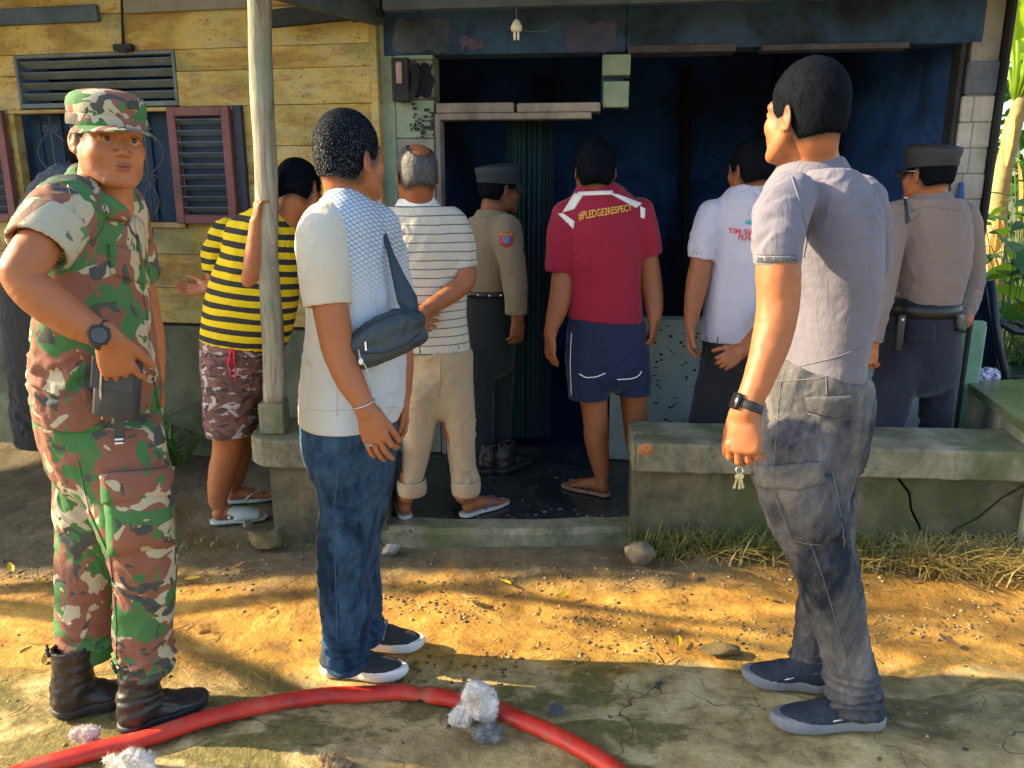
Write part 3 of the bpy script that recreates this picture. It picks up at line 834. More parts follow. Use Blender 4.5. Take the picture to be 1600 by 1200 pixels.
# louvred vent
vent = MB(); wbox(vent, vx0 - .01, vx1 + .01, vz0 - .005, vz0 + .020, -.006, .05); wbox(vent, vx0 - .01, vx1 + .01, vz1 - .018, vz1, -.006, .05); wbox(vent, vx0 - .01, vx0 + .008, vz0 + .02, vz1 - .018, -.006, .05); wbox(vent, vx1 - .008, vx1 + .01, vz0 + .02, vz1 - .018, -.006, .05)
ve = vent.build('vent', VENTW, wall)
for i in range(4):
    z = vz0 + .028 + (i + .5) * (vz1 - vz0 - .05) / 4; mb = MB(); p0 = V3(vx0 + .01, LA - LB * vx0, z); p1 = V3(vx1 - .01, LA - LB * vx1, z)
    mb.bar(p0 + RL[:, 1] * .025, p1 + RL[:, 1] * .025, .05, .007, nrm(V3(0, .75, 1)), .001); mb.build('slat', VENTW, ve)
# window opening with ironwork and shutters
wn = MB(); wbox(wn, wo0 - .03, wo0, wz0, wz1, -.010, .06); wbox(wn, wo1, wo1 + .012, wz0, wz1, -.006, .06); wbox(wn, wo0 - .03, wo1 + .03, wz0 - .03, wz0 - .001, -.016, .07); wbox(wn, wo0 - .03, wo1 + .03, wz1 + .001, wz1 + .02, -.014, .06)
win = wn.build('window', YEL[2], wall)
def lp(x, z, off=.03): return V3(x, LA - LB * x, z) + RL[:, 1] * off
def scroll(cx, cz, r, s=1, up=1, turns=1.3, n=18):
    return [lp(cx + s * r * (1 - t) * cos(2 * pi * turns * t), cz + up * r * (1 - t) * sin(2 * pi * turns * t)) for t in np.linspace(0, .85, n)]
W_ = wo1 - wo0; H_ = wz1 - wz0
mb = MB()
for fx in (.20, .50, .80):
    xx = wo0 + W_ * fx; mb.tube([lp(xx, wz0), lp(xx, wz1)], .004, 6)
    zc = wz0 + H_ * .5
    for s in (-1, 1):
        mb.tube([lp(xx + s * .10 * sin(t * pi), wz0 + H_ * (.42 + .44 * t)) for t in np.linspace(0, 1, 12)], .0035, 5)
        mb.tube([lp(xx + s * .055 * sin(t * pi) * (1 - t * .5), wz0 + H_ * (.05 + .33 * t)) for t in np.linspace(0, 1, 12)], .0035, 5)
        mb.tube(scroll(xx + s * .030, wz0 + H_ * .40, .024, s), .003, 5); mb.tube(scroll(xx + s * .028, wz0 + H_ * .88, .022, s, -1), .003, 5)
mb.build('window_grille', IRON, win, True)
cur = MB()
for i in range(14): a_ = wo0 + W_ * i / 14; wbox(cur, a_, a_ + W_ / 14 * .96, wz0, wz1, .10 + .012 * (i % 2), .008, 'L', 0)
cur.build('curtain', simple('dark_blue_curtain', (.020, .045, .085), .9, bump=.3), win)
def shutter(x0, x1, z0, z1):
    f = MB(); wd = .045; off = -.055
    wbox(f, x0, x0 + wd, z0, z1, off, .032); wbox(f, x1 - wd, x1, z0, z1, off, .032); wbox(f, x0 + wd, x1 - wd, z1 - wd, z1, off + .001, .030); wbox(f, x0 + wd, x1 - wd, z0, z0 + wd, off + .001, .030)
    sh = f.build('shutter', MAROONW, wall)
    n = 9
    for i in range(n):
        z = z0 + wd + (i + .5) * (z1 - z0 - 2 * wd) / n; mb = MB(); mb.bar(lp(x0 + wd, z, off + .016), lp(x1 - wd, z, off + .016), .038, .006, nrm(V3(0, .8, 1)), .001); mb.build('louvre_slat', LOUV, sh)
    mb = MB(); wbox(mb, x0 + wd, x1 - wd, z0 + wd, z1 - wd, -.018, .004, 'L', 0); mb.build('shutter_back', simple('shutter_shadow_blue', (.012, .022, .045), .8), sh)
    return sh
shutter(wo1 + .005, WL(372, 260)[0], wz0 - .004, wz1 + .015); shutter(wo0 - .44, wo0 - .034, wz0 - .004, wz1 + .015)
mb = MB(); wbox(mb, WL(374, 260)[0], WL(387, 260)[0], wz0 - .01, wz1 + .02, -.03, .03); mb.build('window_jamb', simple('dark_navy_jamb', (.03, .035, .06), .7), wall)
# conduit, bracket, lintel timbers
mb = MB(); p = WL(190, 0, -.012); q = WL(192, 70, -.012); mb.tube([p + V3(0, 0, .4), p, q], .006, 6); cd = mb.build('conduit', BURNT, wall, True)
mb = MB(); c_ = WL(193, 74, -.02); mb.box(c_, (.11, .03, .03), RL, .004); mb.box(c_ + V3(.0, -.01, -.016), (.06, .02, .02), RL, .004); mb.build('conduit_bracket', BURNT, cd)
mb = MB(); wbox(mb, -4.5, WL(158, 30)[0], WL(80, 38)[2], WL(80, 12)[2], -.03, .028, 'L', .004); mb.build('trim_board', BLUEWOOD, wall)
mb = MB(); wbox(mb, WL(200, 30)[0], WL(392, 30)[0], WL(300, 18)[2], WL(300, -12)[2], -.03, .028, 'L', .004); mb.build('trim_board', simple('grey_beige_beam', (.22, .21, .17), .8, bump=.4), wall)

# main roof of the house with its eave over the wooden wall
roof = thing('house_roof', 'corrugated roof of the house with its eave above the plank wall', 'roof', (-4, 4.2, 2.7))
def corr_sheet(x0, x1, ya, za, yb, zb_, pitch=.076, amp=.009):
    xs = np.arange(x0, x1, pitch / 6); vs = []; fs = []
    for x_ in xs:
        w = amp * sin(2 * pi * x_ / pitch); vs += [(x_, ya, za + w), (x_, yb, zb_ + w)]
    for i in range(len(xs) - 1): fs.append((2 * i, 2 * i + 2, 2 * i + 3, 2 * i + 1))
    return np.array(vs), np.array(fs)
ZINC = simple('rusty_zinc', (.20, .17, .14), .6, .3, bump=.3, var=.35, scale=2)
v_, f_ = corr_sheet(-9.8, -1.05, 3.62, 2.72, 6.4, 3.9); mesh_obj('roof_sheet', v_, f_, ZINC, roof)
mb = MB(); mb.box((-5.4, 3.66, 2.67), (8.7, .03, .12)); mb.build('eave_board', BLUEWOOD, roof)
for i in range(9): mb = MB(); mb.bar((-9.2 + i * .98, 3.68, 2.66), (-9.2 + i * .98, 6.2, 3.74), .05, .08); mb.build('rafter', BLUEWOOD, roof)
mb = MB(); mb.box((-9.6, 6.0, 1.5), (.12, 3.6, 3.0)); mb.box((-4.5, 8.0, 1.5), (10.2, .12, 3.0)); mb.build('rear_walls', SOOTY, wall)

# ---------------------------------------------------------------- burnt facade (right)
fac = thing('burnt_house_front', 'soot-blackened front of the house with missing door and window, behind the onlookers', 'building', (.8, RA - RB * .8, 0))
def blocks(px0, px1, pyt, pyb, mats, seed=0, bh=.185, cols=1, off=0.0, t=.14, name='block', breaks=None):
    r = random.Random(seed); xa = WR(px0, 300)[0]; xb = WR(px1, 300)[0]; pm = (px0 + px1) / 2; z1 = WR(pm, pyt)[2]; z0 = WR(pm, pyb)[2] if pyb is not None else FZ0
    n = max(1, round((z1 - z0) / bh)); hh = (z1 - z0) / n
    for i in range(n):
        f = [0.0] + ([r.uniform(.3, .45)] if cols == 2 else []) + [1.0]
        for a_, b_ in zip(f[:-1], f[1:]):
            mb = MB(); wbox(mb, xa + (xb - xa) * a_ + .001, xa + (xb - xa) * b_ - .001, z0 + i * hh + .0015, z0 + (i + 1) * hh - .0015, off + r.uniform(-.005, .005), t, 'R', .004); mb.build(name, r.choice(mats), fac)
FZ0 = .08
blocks(622, 681, 30, None, [GREENW, GREENW, plaster('peeling_grey_block', (.30, .29, .25), (.17, .17, .14), (.10, .18, .12), 12)], 3)
# return face between plank wall corner and the facade
mb = MB(); mb.box(((WR(600, 300)[0] + WR(621, 300)[0]) / 2, RA - RB * WR(610, 300)[0] + .085, 1.35), (WR(621, 300)[0] - WR(598, 300)[0], .17, 2.6), None, .004); mb.build('return_wall', GREENW, fac)
mb = MB(); wbox(mb, WR(622, 300)[0], WR(680, 300)[0], FZ0, 2.7, .135, .03, 'R', 0); mb.build('mortar', CONCD, fac)
blocks(936, 979, 84, 118, [GREENW], 5); blocks(938, 978, 126, 168, [GREENW], 6)
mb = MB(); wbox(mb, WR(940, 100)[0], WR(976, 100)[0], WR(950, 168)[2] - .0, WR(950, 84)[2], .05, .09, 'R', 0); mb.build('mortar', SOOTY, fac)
mb = MB(); zt = WR(800, 160)[2]; zl = WR(800, 176)[2]; wbox(mb, WR(682, 170)[0], WR(800, 170)[0] + .01, zl, zt, -.012, .16, 'R', .008); mb.build('lintel_piece', CREAMW, fac)
mb = MB(); wbox(mb, WR(808, 170)[0], WR(938, 170)[0], zl, zt - .004, -.010, .16, 'R', .008); mb.build('lintel_piece', CREAMW, fac)
mb = MB(); wbox(mb, WR(683, 300)[0], WR(691, 300)[0], FZ0, zl - .002, -.018, .10, 'R', .003); wbox(mb, WR(691, 300)[0] + .001, WR(924, 180)[0], zl - .032, zl - .002, -.018, .10, 'R', .003); df = mb.build('door_frame', CREAMW, fac)
# upper wall
zo = WR(800, 84)[2]; zo2 = WR(1250, 72)[2]
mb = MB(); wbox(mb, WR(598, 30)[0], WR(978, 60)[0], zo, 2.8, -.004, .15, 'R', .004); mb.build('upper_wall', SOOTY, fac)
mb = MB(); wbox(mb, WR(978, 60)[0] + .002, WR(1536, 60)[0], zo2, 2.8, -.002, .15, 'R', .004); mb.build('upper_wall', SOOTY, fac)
mb = MB(); wbox(mb, WR(981, 70)[0], WR(1150, 70)[0], WR(1060, 82)[2], WR(1060, 70)[2], -.014, .15, 'R', .003); wbox(mb, WR(1190, 70)[0], WR(1420, 70)[0], WR(1300, 78)[2], WR(1300, 68)[2], -.016, .10, 'R', .003); mb.build('charred_beam', simple('scorched_beam', (.055, .05, .065), .8, bump=.6, bs=20, var=.5), fac)
def blotch(px0, px1, pyt, pyb, mat, seed, off=-.009, name='exposed_patch'):
    r = random.Random(seed); pts = []; n = 9
    for i in range(n): t = i / n; pts.append((px0 + (px1 - px0) * t, pyb + r.uniform(-4, 4)))
    for i in range(4): pts.append((px1 + r.uniform(-5, 4), pyb + (pyt - pyb) * i / 4))
    for i in range(n): t = i / n; pts.append((px1 - (px1 - px0) * t, pyt + r.uniform(-5, 5)))
    for i in range(4): pts.append((px0 + r.uniform(-4, 5), pyt + (pyb - pyt) * i / 4))
    P = [WR(a, b, off) for a, b in pts]; Q = [p + RR[:, 1] * (-off - .001) for p in P]; m = len(P)
    mesh_obj(name, P + Q, [tuple(range(m)), tuple(range(2 * m - 1, m - 1, -1))] + [(i, i + m, (i + 1) % m + m, (i + 1) % m) for i in range(m)], mat, fac, smooth=False)
blotch(884, 962, 34, 80, PINKS, 1); blotch(718, 758, 60, 76, PINKS, 2); blotch(616, 702, 30, 82, plaster('scorched_plaster', (.075, .095, .13), (.02, .04, .075), (.01, .02, .04), 19, .5, 5), 3)
SOOTB = simple('black_soot', (.006, .010, .020), .95, bump=.5, bs=20, var=.6, scale=5)
for sd_, q_ in enumerate(((640, 676, 100, 150),)): blotch(*q_, SOOTB, 20 + sd_, -.0065 if q_[2] < 90 else -.014, 'soot_patch')
# low wall under the window opening
z_s = WR(1060, 500)[2]
mb = MB(); wbox(mb, WR(955, 560)[0], WR(1536, 560)[0], FZ0, z_s, .0, .13, 'R', .006); mb.build('sill_wall', WHITEW, fac)
rc = random.Random(9)
chip = MB()
for i in range(60):
    px, py = rc.uniform(1022, 1130), rc.uniform(508, 664); p = WR(px, py, -.0015); chip.box(p, (rc.uniform(.006, .022), .003, rc.uniform(.004, .014)), RR, 0)
cc = chip.build('chipped_paint', BURNT, fac); cc['kind'] = 'stuff'
# right pillar
blocks(1484, 1534, 150, 500, [WHITEB], 12, .12, cols=2, off=-.01)
blocks(1486, 1534, 96, 148, [plaster('smoky_block', (.17, .18, .20), (.08, .10, .14), (.05, .07, .10), 3)], 14, .12, off=-.01)
mb = MB(); wbox(mb, WR(1490, 300)[0], WR(1532, 300)[0], FZ0, 2.8, .0, .15, 'R', 0); mb.build('mortar', plaster('grey_mortar', (.30, .29, .26), (.18, .17, .15), (.12, .12, .09), 3), fac)
mb = MB(); wbox(mb, WR(1488, 540)[0], WR(1533, 540)[0], FZ0, WR(1510, 501)[2], -.03, .05, 'R', .004); mb.build('pillar_foot', plaster('green_pillar_foot', (.20, .36, .24), (.14, .28, .18), (.34, .32, .26), 5), fac)
mb = MB(); wbox(mb, WR(1474, 300)[0], WR(1482, 300)[0], z_s, zo2, .0, .10, 'R', .003); mb.build('window_jamb', BURNT, fac)
mb = MB(); wbox(mb, WR(1536, 300)[0], WR(1542, 300)[0], FZ0, 2.8, -.05, .25, 'R', .003); mb.build('edge_board', BURNT, fac)
mb = MB(); q = WR(1502, 285, -.03); mb.tube([q, q + V3(.004, 0, -.06), q + V3(-.004, 0, -.14)], [.010, .018, .008], 8); mb.build('blue_rag', simple('blue_rag', (.03, .10, .30), .8), fac, True)
# burnt meter box on the left pillar
mbx = MB(); c_ = WR(627, 125, -.03); mbx.box(c_, (.085, .05, .20), RR, .006); mo = mbx.build('burnt_meter_box', BURNT, fac)
mb = MB(); mb.box(c_ + V3(-.006, -.028, .03), (.030, .010, .10), RR, .004); mb.build('meter_plate', simple('melted_pink_plate', (.34, .21, .20), .6, bump=.5), mo)
mb = MB()
for i in range(5): mb.tube([c_ + V3(.02 + .012 * i, -.02, .09), c_ + V3(.06 + .008 * i, -.03, .03), c_ + V3(.05 + .006 * i, -.025, -.06), c_ + V3(.01 * i, -.02, -.11)], .0035, 5)
mb.build('burnt_wires', BURNT, mo, True)
mb = MB()
for i in range(46):
    p = WR(rc.uniform(640, 680), rc.gauss(190, 14), -.012); mb.box(p, (rc.uniform(.006, .03), .003, rc.uniform(.004, .016)), RR, 0)
s_ = mb.build('flaked_soot', BURNT, fac); s_['kind'] = 'stuff'
# room interior
mb = MB(); x0, x1 = -.62, 2.12
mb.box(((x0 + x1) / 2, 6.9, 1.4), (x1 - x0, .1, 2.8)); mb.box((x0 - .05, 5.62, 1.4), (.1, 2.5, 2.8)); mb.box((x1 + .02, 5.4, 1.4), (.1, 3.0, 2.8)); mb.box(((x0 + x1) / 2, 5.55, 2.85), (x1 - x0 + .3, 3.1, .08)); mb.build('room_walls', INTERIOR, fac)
mb = MB(); mb.box(((x0 + x1) / 2, 5.5, .0), (x1 - x0 + .2, 2.9, .13)); mb.build('room_floor', simple('wet_sooty_floor', (.012, .018, .028), .25, bump=.4, bs=8), fac)
for i, (px, w, m) in enumerate(((797, .05, (.005, .030, .035)), (812, .07, (.006, .038, .034)), (836, .09, (.004, .026, .036)), (856, .05, (.004, .02, .032)))):
    n = 14; vs = []; p = W(px, 400, 4.38)
    for lay in (0, 1):
        for j in range(n + 1):
            for z in (FZ0 + .02, 1.9):
                vs.append((p[0] - w / 2 + w * j / n, 4.38 + .016 * sin(j * 1.5 + i) + .004 * lay, z))
    m1 = (n + 1) * 2; fs = [(2 * j, 2 * j + 2, 2 * j + 3, 2 * j + 1) for j in range(n)] + [(m1 + 2 * j, m1 + 2 * j + 1, m1 + 2 * j + 3, m1 + 2 * j + 2) for j in range(n)]
    mesh_obj('curtain_strip', vs, fs, simple('teal_curtain_%d' % i, m, .85, bump=.4, bs=12), fac)
# charred beams inside the room
for i, (a_, b_) in enumerate((((.2, 6.4, .3), (.3, 6.6, 2.3)), ((1.4, 6.5, .2), (1.35, 6.6, 2.4)))):
    mb = MB(); mb.bar(a_, b_, .06, .08); mb.build('charred_beam', BURNT, fac)

# porch: floor, kerb, roof, post, benches
def sl(b, x, y): return y - b * (x - .5)
WETF = NT('wet_sooty_porch_floor'); n1 = WETF.noise(3, 6, .65, dist=.6); n2 = WETF.noise(26, 5, .7)
c = WETF.ramp(n1, [(.35, (.010, .014, .016)), (.6, (.035, .042, .040)), (.75, (.07, .075, .065))]); c = WETF.mix(WETF.ramp(n2, [(.62, 0), (.70, .6)]), c, (.22, .21, .18))
WETF.set(Base_Color=c, Roughness=WETF.ramp(n1, [(.4, .08), (.65, .45)]), Normal=WETF.bump(n2, .35, .006, WETF.bump(n1, .3, .02)))
fl = MB(); fl.box((.8, 3.72, .015), (3.5, 1.02, .126), frame(.06), 0); fo = fl.build('porch_floor', WETF.m); tag(fo, kind='structure')
kb = MB()
xs = np.linspace(WG(588, 850)[0], WG(1004, 858)[0] + .03, 15)
vs = []; rk = random.Random(2)
for x_ in xs:
    y_ = 3.19 - .03 * sin((x_ + .55) / 1.05 * pi) ** 1 + rk.uniform(-.006, .006)
    for (dy, z) in ((0, -.05), (-.004, .055), (.012, .079), (.10, .083), (.10, -.05)): vs.append((x_, y_ + dy, z + rk.uniform(-.004, .003)))
fs = []
for i in range(len(xs) - 1):
    for k_ in range(4): fs.append((i * 5 + k_, (i + 1) * 5 + k_, (i + 1) * 5 + k_ + 1, i * 5 + k_ + 1))
fs += [(0, 1, 2, 3, 4), tuple((len(xs) - 1) * 5 + k_ for k_ in (4, 3, 2, 1, 0))]
ke = mesh_obj('porch_kerb', vs, fs, CONC, smooth=False); tag(ke, kind='structure')

def rounded_slab(x0, x1, y0, y1, z0, z1, R, P, mat, name, parent, rl=.0, rr=.0, seed=0):
    """slab outline with rounded corners, local frame R at P"""
    pts = []; 
    def arc(cx, cy, r, a0, a1, n=6): 
        for t in np.linspace(a0, a1, n): pts.append((cx + r * cos(t), cy + r * sin(t)))
    r1, r2 = max(rl, .012), max(rr, .012)
    arc(x0 + r1, y0 + min(r1, .14), min(r1, .14), -pi / 2, -pi, 7) if False else None
    def earc(cx, cy, rx, ry, a0, a1, n=8):
        for t in np.linspace(a0, a1, n): pts.append((cx + rx * cos(t), cy + ry * sin(t)))
    earc(x0 + r1, y0 + min(r1, .2), r1, min(r1, .2), pi, 1.5 * pi); earc(x1 - r2, y0 + min(r2, .2), r2, min(r2, .2), 1.5 * pi, 2 * pi); earc(x1 - .012, y1 - .012, .012, .012, 0, pi / 2, 3); earc(x0 + .012, y1 - .012, .012, .012, pi / 2, pi, 3)
    # denser front edge
    out = []
    for a_, b_ in zip(pts, pts[1:] + pts[:1]):
        L = sqrt((a_[0] - b_[0]) ** 2 + (a_[1] - b_[1]) ** 2); n = max(1, int(L / .05))
        for j in range(n): out.append((a_[0] + (b_[0] - a_[0]) * j / n, a_[1] + (b_[1] - a_[1]) * j / n))
    n = len(out); C_ = np.mean(out, 0); vs = []; rs = random.Random(seed)
    jit = [rs.uniform(-.004, .004) + (-.006 if rs.random() < .12 else 0) for _ in range(n)]
    for (sc_, z) in ((-.004, z0), (0, z0 + .006), (0, z1 - .012), (-.005, z1 - .003), (-.014, z1), (-.05, z1)):
        for i, (x_, y_) in enumerate(out):
            d = np.array([x_, y_]) - C_; ex = np.array([np.clip(d[0], -.1, .1) / .1, np.clip(d[1], -.1, .1) / .1]) * sc_
            vs.append(np.array(P) + R @ V3(x_ + ex[0], y_ + ex[1] + jit[i], z + (jit[i] * .5 if z == z1 else 0)))
    fs = [tuple(range(n))[::-1], tuple(5 * n + i for i in range(n))]
    for l in range(5):
        for i in range(n): fs.append((l * n + i, l * n + (i + 1) % n, (l + 1) * n + (i + 1) % n, (l + 1) * n + i))
    return mesh_obj(name, vs, fs, mat, parent, smooth=False)
def prism_xz(poly, y0, y1, R, P, mat, name, parent):
    n = len(poly); vs = [np.array(P) + R @ V3(x_, y0, z) for x_, z in poly] + [np.array(P) + R @ V3(x_, y1, z) for x_, z in poly]
    fs = [tuple(range(n)), tuple(range(2 * n - 1, n - 1, -1))] + [(i, i + n, (i + 1) % n + n, (i + 1) % n) for i in range(n)]
    return mesh_obj(name, vs, fs, mat, parent, smooth=False)
RBn = frame(.075)
bx = W(992, 700, 3.17)[0]; PB = V3(bx, 3.175, 0)
bench = thing('concrete_bench', 'long low mossy concrete bench with cracked base, right of the porch step', 'bench', PB)
rounded_slab(-.008, 2.9, -.03, .30, .345, .47, RBn, PB, CONC, 'seat_slab', bench, .02, .02, 3)
c1 = [(1.07, .344), (1.13, .27), (1.145, .20), (1.19, .12), (1.20, -.05)]; c2 = [(1.62, .344), (1.50, .26), (1.42, .17), (1.33, .11), (1.30, -.05)]
g_ = .007
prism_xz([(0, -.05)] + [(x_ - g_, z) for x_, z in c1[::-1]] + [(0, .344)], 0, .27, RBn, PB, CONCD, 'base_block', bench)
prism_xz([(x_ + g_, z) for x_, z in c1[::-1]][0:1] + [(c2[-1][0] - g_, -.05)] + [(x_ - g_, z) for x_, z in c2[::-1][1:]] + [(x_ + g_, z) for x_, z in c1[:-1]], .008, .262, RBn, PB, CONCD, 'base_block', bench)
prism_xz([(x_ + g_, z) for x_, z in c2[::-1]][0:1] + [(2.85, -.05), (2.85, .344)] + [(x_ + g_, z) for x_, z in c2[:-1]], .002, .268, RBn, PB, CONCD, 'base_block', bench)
F_ = []
brick = MB(); pc = W(1011, 703, 3.145); brick.lathe(pc, [(.030, -.004), (.027, .002), (.014, .007), (.0, .008)], 12, np.array([[1, 0, 0], [0, 0, -1], [0, 1, 0]]), 1.35, 1.0); brick.build('exposed_brick', simple('orange_brick', (.42, .16, .055), .9, bump=.8, bs=60, var=.3, scale=40), bench, True)
PL_ = V3(W(381, 700, 3.2)[0], 3.21, 0); RLb = frame(.03); lw = W(608, 700, 3.2)[0] - PL_[0]
bl = thing('concrete_bench', 'short concrete bench with rounded end carrying the wooden post, left of the porch step', 'bench', PL_)
rounded_slab(0, lw, -.03, .33, .35, .47, RLb, PL_, CONC, 'seat_slab', bl, .14, .02, 6)
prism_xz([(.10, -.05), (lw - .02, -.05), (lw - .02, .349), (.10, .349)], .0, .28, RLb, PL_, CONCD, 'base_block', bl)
# side wall with wet top at the right
SW = thing('side_parapet', 'streaked greenish low parapet with wet top at the right edge of the porch', 'low wall', (2.5, 3.7, 0))
WETT = plaster('wet_mossy_top', (.20, .22, .11), (.12, .14, .07), (.08, .11, .03), 8); WETT.node_tree.nodes['Principled BSDF'].inputs['Roughness'].default_value = .12
STRK = NT('streaked_plaster'); s1 = STRK.noise(9, 4, .6, co=STRK.co((1, 1, .05))); STRK.set(Base_Color=STRK.ramp(s1, [(.36, (.08, .10, .07)), (.52, (.24, .27, .20)), (.68, (.42, .42, .32))]), Roughness=.6, Normal=STRK.bump(STRK.noise(30, 4), .3, .006)); STRK = STRK.m
a_ = WG(1518, 597, .56); b_ = WG(1606, 672, .56)
ps = [a_ + V3(-.02, .0, 0), b_ + V3(.02, -.02, 0), b_ + V3(.60, .02, 0), a_ + V3(.42, .10, 0)]
vs = [(p[0], p[1], .52) for p in ps] + [(p[0], p[1], .56) for p in ps]; fs = [(0, 3, 2, 1), (4, 5, 6, 7)] + [(i, (i + 1) % 4, (i + 1) % 4 + 4, i + 4) for i in range(4)]
mesh_obj('coping', vs, fs, WETT, SW, smooth=False)
ps2 = [p + V3(.012, 0, 0) for p in ps]; vs = [(p[0], p[1], 0) for p in ps2] + [(p[0], p[1], .519) for p in ps2]; mesh_obj('parapet_wall', vs, fs, STRK, SW, smooth=False)

post = thing('wooden_post', 'rough grey weathered wooden post standing on the short bench', 'post', W(430, 682, 3.30))
pb = W(430, 682, 3.30); pt = W(403, 0, 3.30); dr = (pt - pb) / np.linalg.norm(pt - pb)
vs = []; fs = []; nl = 46; nn = 12; ztop = 2.42
for i in range(nl):
    z = .605 + (ztop - .605) * i / (nl - 1); cx = pb[0] + (pt[0] - pb[0]) * (z - pb[2]) / (pt[2] - pb[2])
    for k_ in range(nn):
        a = 2 * pi * k_ / nn; rr_ = .043 * (1 / max(abs(cos(a)), abs(sin(a)))) ** .55 * (1 + .06 * perlin(np.array([[cos(a) * 1.5, sin(a) * 1.5, z * 7]]))[0] + .05 * perlin(np.array([[cos(a) * 3, sin(a) * 3, z * 2.5]]))[0]); vs.append((cx + rr_ * cos(a) + .003 * sin(z * 9), 3.31 + rr_ * sin(a), z))
for i in range(nl - 1):
    for k_ in range(nn): fs.append((i * nn + k_, i * nn + (k_ + 1) % nn, (i + 1) * nn + (k_ + 1) % nn, (i + 1) * nn + k_))
fs += [tuple(range(nn))[::-1], tuple((nl - 1) * nn + k_ for k_ in range(nn))]
mesh_obj('shaft', vs, fs, GREYWOOD, post, smooth=True)
mb = MB(); mb.box((pb[0] + .0, 3.31, .538), (.105, .10, .134), None, .006); mb.build('concrete_footing', CONC, post)

pr = thing('porch_roof', 'low dark roof structure over the porch resting on beams', 'roof', (.8, 3.4, 2.4))
v_, f_ = corr_sheet(-1.12, 2.62, 2.72, 2.44, 4.06, 2.66); mesh_obj('roof_sheet', v_, f_, ZINC, pr)
mb = MB(); mb.bar((-1.06, 3.31, 2.38), (2.6, 3.31 - .0, 2.38), .06, .09); mb.build('beam', BLUEWOOD, pr)
mb = MB(); a_ = W(412, -22, 3.33); mb.bar(a_, WL(592, 34, -.06) + V3(0, 0, .02), .05, .07); mb.build('beam', BLUEWOOD, pr)
mb = MB(); a_ = W(470, -30, 3.6); b_ = WL(560, 26, -.12); mb.bar(a_, b_, .045, .05); mb.build('rafter', BURNT, pr)
mb = MB(); mb.bar(WL(422, 30, -.10), WL(596, 12, -.10), .05, .075); mb.build('wall_plate', BURNT, pr)
mb = MB(); vs = [WL(425, -40, -.02), WL(600, -52, -.02), WL(600, 20, -.5), WL(470, 10, -.6)]
mb = MB(); mb.bar(W(600, 6, 3.9), W(1530, -20, 3.6), .05, .06); mb.build('beam', BLUEWOOD, pr)
for px in (760, 1000, 1250): mb = MB(); p = W(px, -30, 3.4); mb.bar((p[0], 2.75, 2.42), (p[0] + .02, 4.0, 2.62), .045, .06); mb.build('rafter', BLUEWOOD, pr)

# hanging lamp
lm = thing('hanging_lamp', 'small white unlit energy-saving bulb hanging from a wire below the porch ceiling', 'lamp', W(807, 30, 3.85))
p = W(807, 42, 3.85)
WP = simple('white_plastic', (.72, .70, .64), .4, bump=0); mb = MB(); mb.lathe(p, [(.012, -.020), (.024, -.016), (.026, 0), (.018, .016), (.010, .030)], 14); mb.build('lamp_holder', WP, lm, True)
for dx in (-.008, .008): mb = MB(); mb.tube([p + V3(dx, 0, -.018), p + V3(dx, 0, -.055)], .0055, 8); mb.build('bulb_tube', simple('frosted_tube', (.80, .78, .70), .25, bump=0), lm, True)
mb = MB(); mb.tube([p + V3(0, 0, .028), p + V3(-.002, 0, .12), p + V3(0, 0, .4)], .003, 5); mb.build('wire', simple('grey_wire', (.12, .13, .14), .6), lm, True)
mb = MB(); mb.tube([p + V3(.01, 0, -.008), p + V3(.06, 0, -.02), p + V3(.13, 0, -.016), p + V3(.2, 0, .02)], .0016, 5); mb.build('loose_wire', simple('grey_wire', (.12, .13, .14), .6), lm, True)
# ================================================================ PLANTS, STONES, HOSE
def leafmat(name, c1, c2, tr=.35, sc=4, rough=.45):
    t = NT(name); n = t.noise(sc, 4); c = t.ramp(n, [(.35, c1), (.65, c2)])
    t.set(Base_Color=c, Roughness=rough, Normal=t.bump(t.noise(60, 3), .2, .003))
    tl = t.t.nodes.new('ShaderNodeBsdfTranslucent'); t.inp(tl.inputs[0], t.mix(.5, c, tuple(np.minimum(np.array(c2) * (1.9, 1.9, .7), .9)), 'MIX'))
    mx = t.t.nodes.new('ShaderNodeMixShader'); mx.inputs[0].default_value = tr
    t.t.links.new(t.b.outputs[0], mx.inputs[1]); t.t.links.new(tl.outputs[0], mx.inputs[2]); t.t.links.new(mx.outputs[0], t.out.inputs[0]); return t.m
LEAFG = leafmat('broad_leaf', (.030, .095, .018), (.075, .20, .035)); LEAFY = leafmat('banana_leaf', (.14, .26, .02), (.34, .46, .04), .5)
LEAFD = leafmat('deep_leaf', (.018, .055, .014), (.045, .12, .028)); GRASSM = leafmat('grass_blade', (.07, .115, .02), (.20, .21, .055), .3, 30)
DRYG = leafmat('dry_grass', (.28, .23, .08), (.46, .36, .15), .3, 30); TRUNK = simple('bark', (.16, .12, .07), .9, bump=.8, bs=25, var=.4)
def leaf_geo(L, w, n=6, fold=.25, droop=.4, heart=False, m=2):
    """leaf lying along +x from the origin; returns verts, faces"""
    vs = []; fs = []; k = 2 * m + 1
    for i in range(n + 1):
        t = i / n
        ww = w * (sin(pi * min(t * .93 + .05, 1)) ** .75 if not heart else (sin(pi * min(t ** .62 * .96 + .04, 1)) ** .8))
        x_ = L * (t - (.12 * (1 - t) if heart else 0)); z = -droop * L * t * t
        for j in range(-m, m + 1): u = j / m; vs.append((x_, ww * u * .5, z + fold * abs(u) * ww * .5 + (.02 * w * ((i + j) % 2) if abs(j) == m else 0)))
    for i in range(n):
        for j in range(k - 1): a = i * k + j; fs.append((a, a + k, a + k + 1, a + 1))
    return np.array(vs), fs
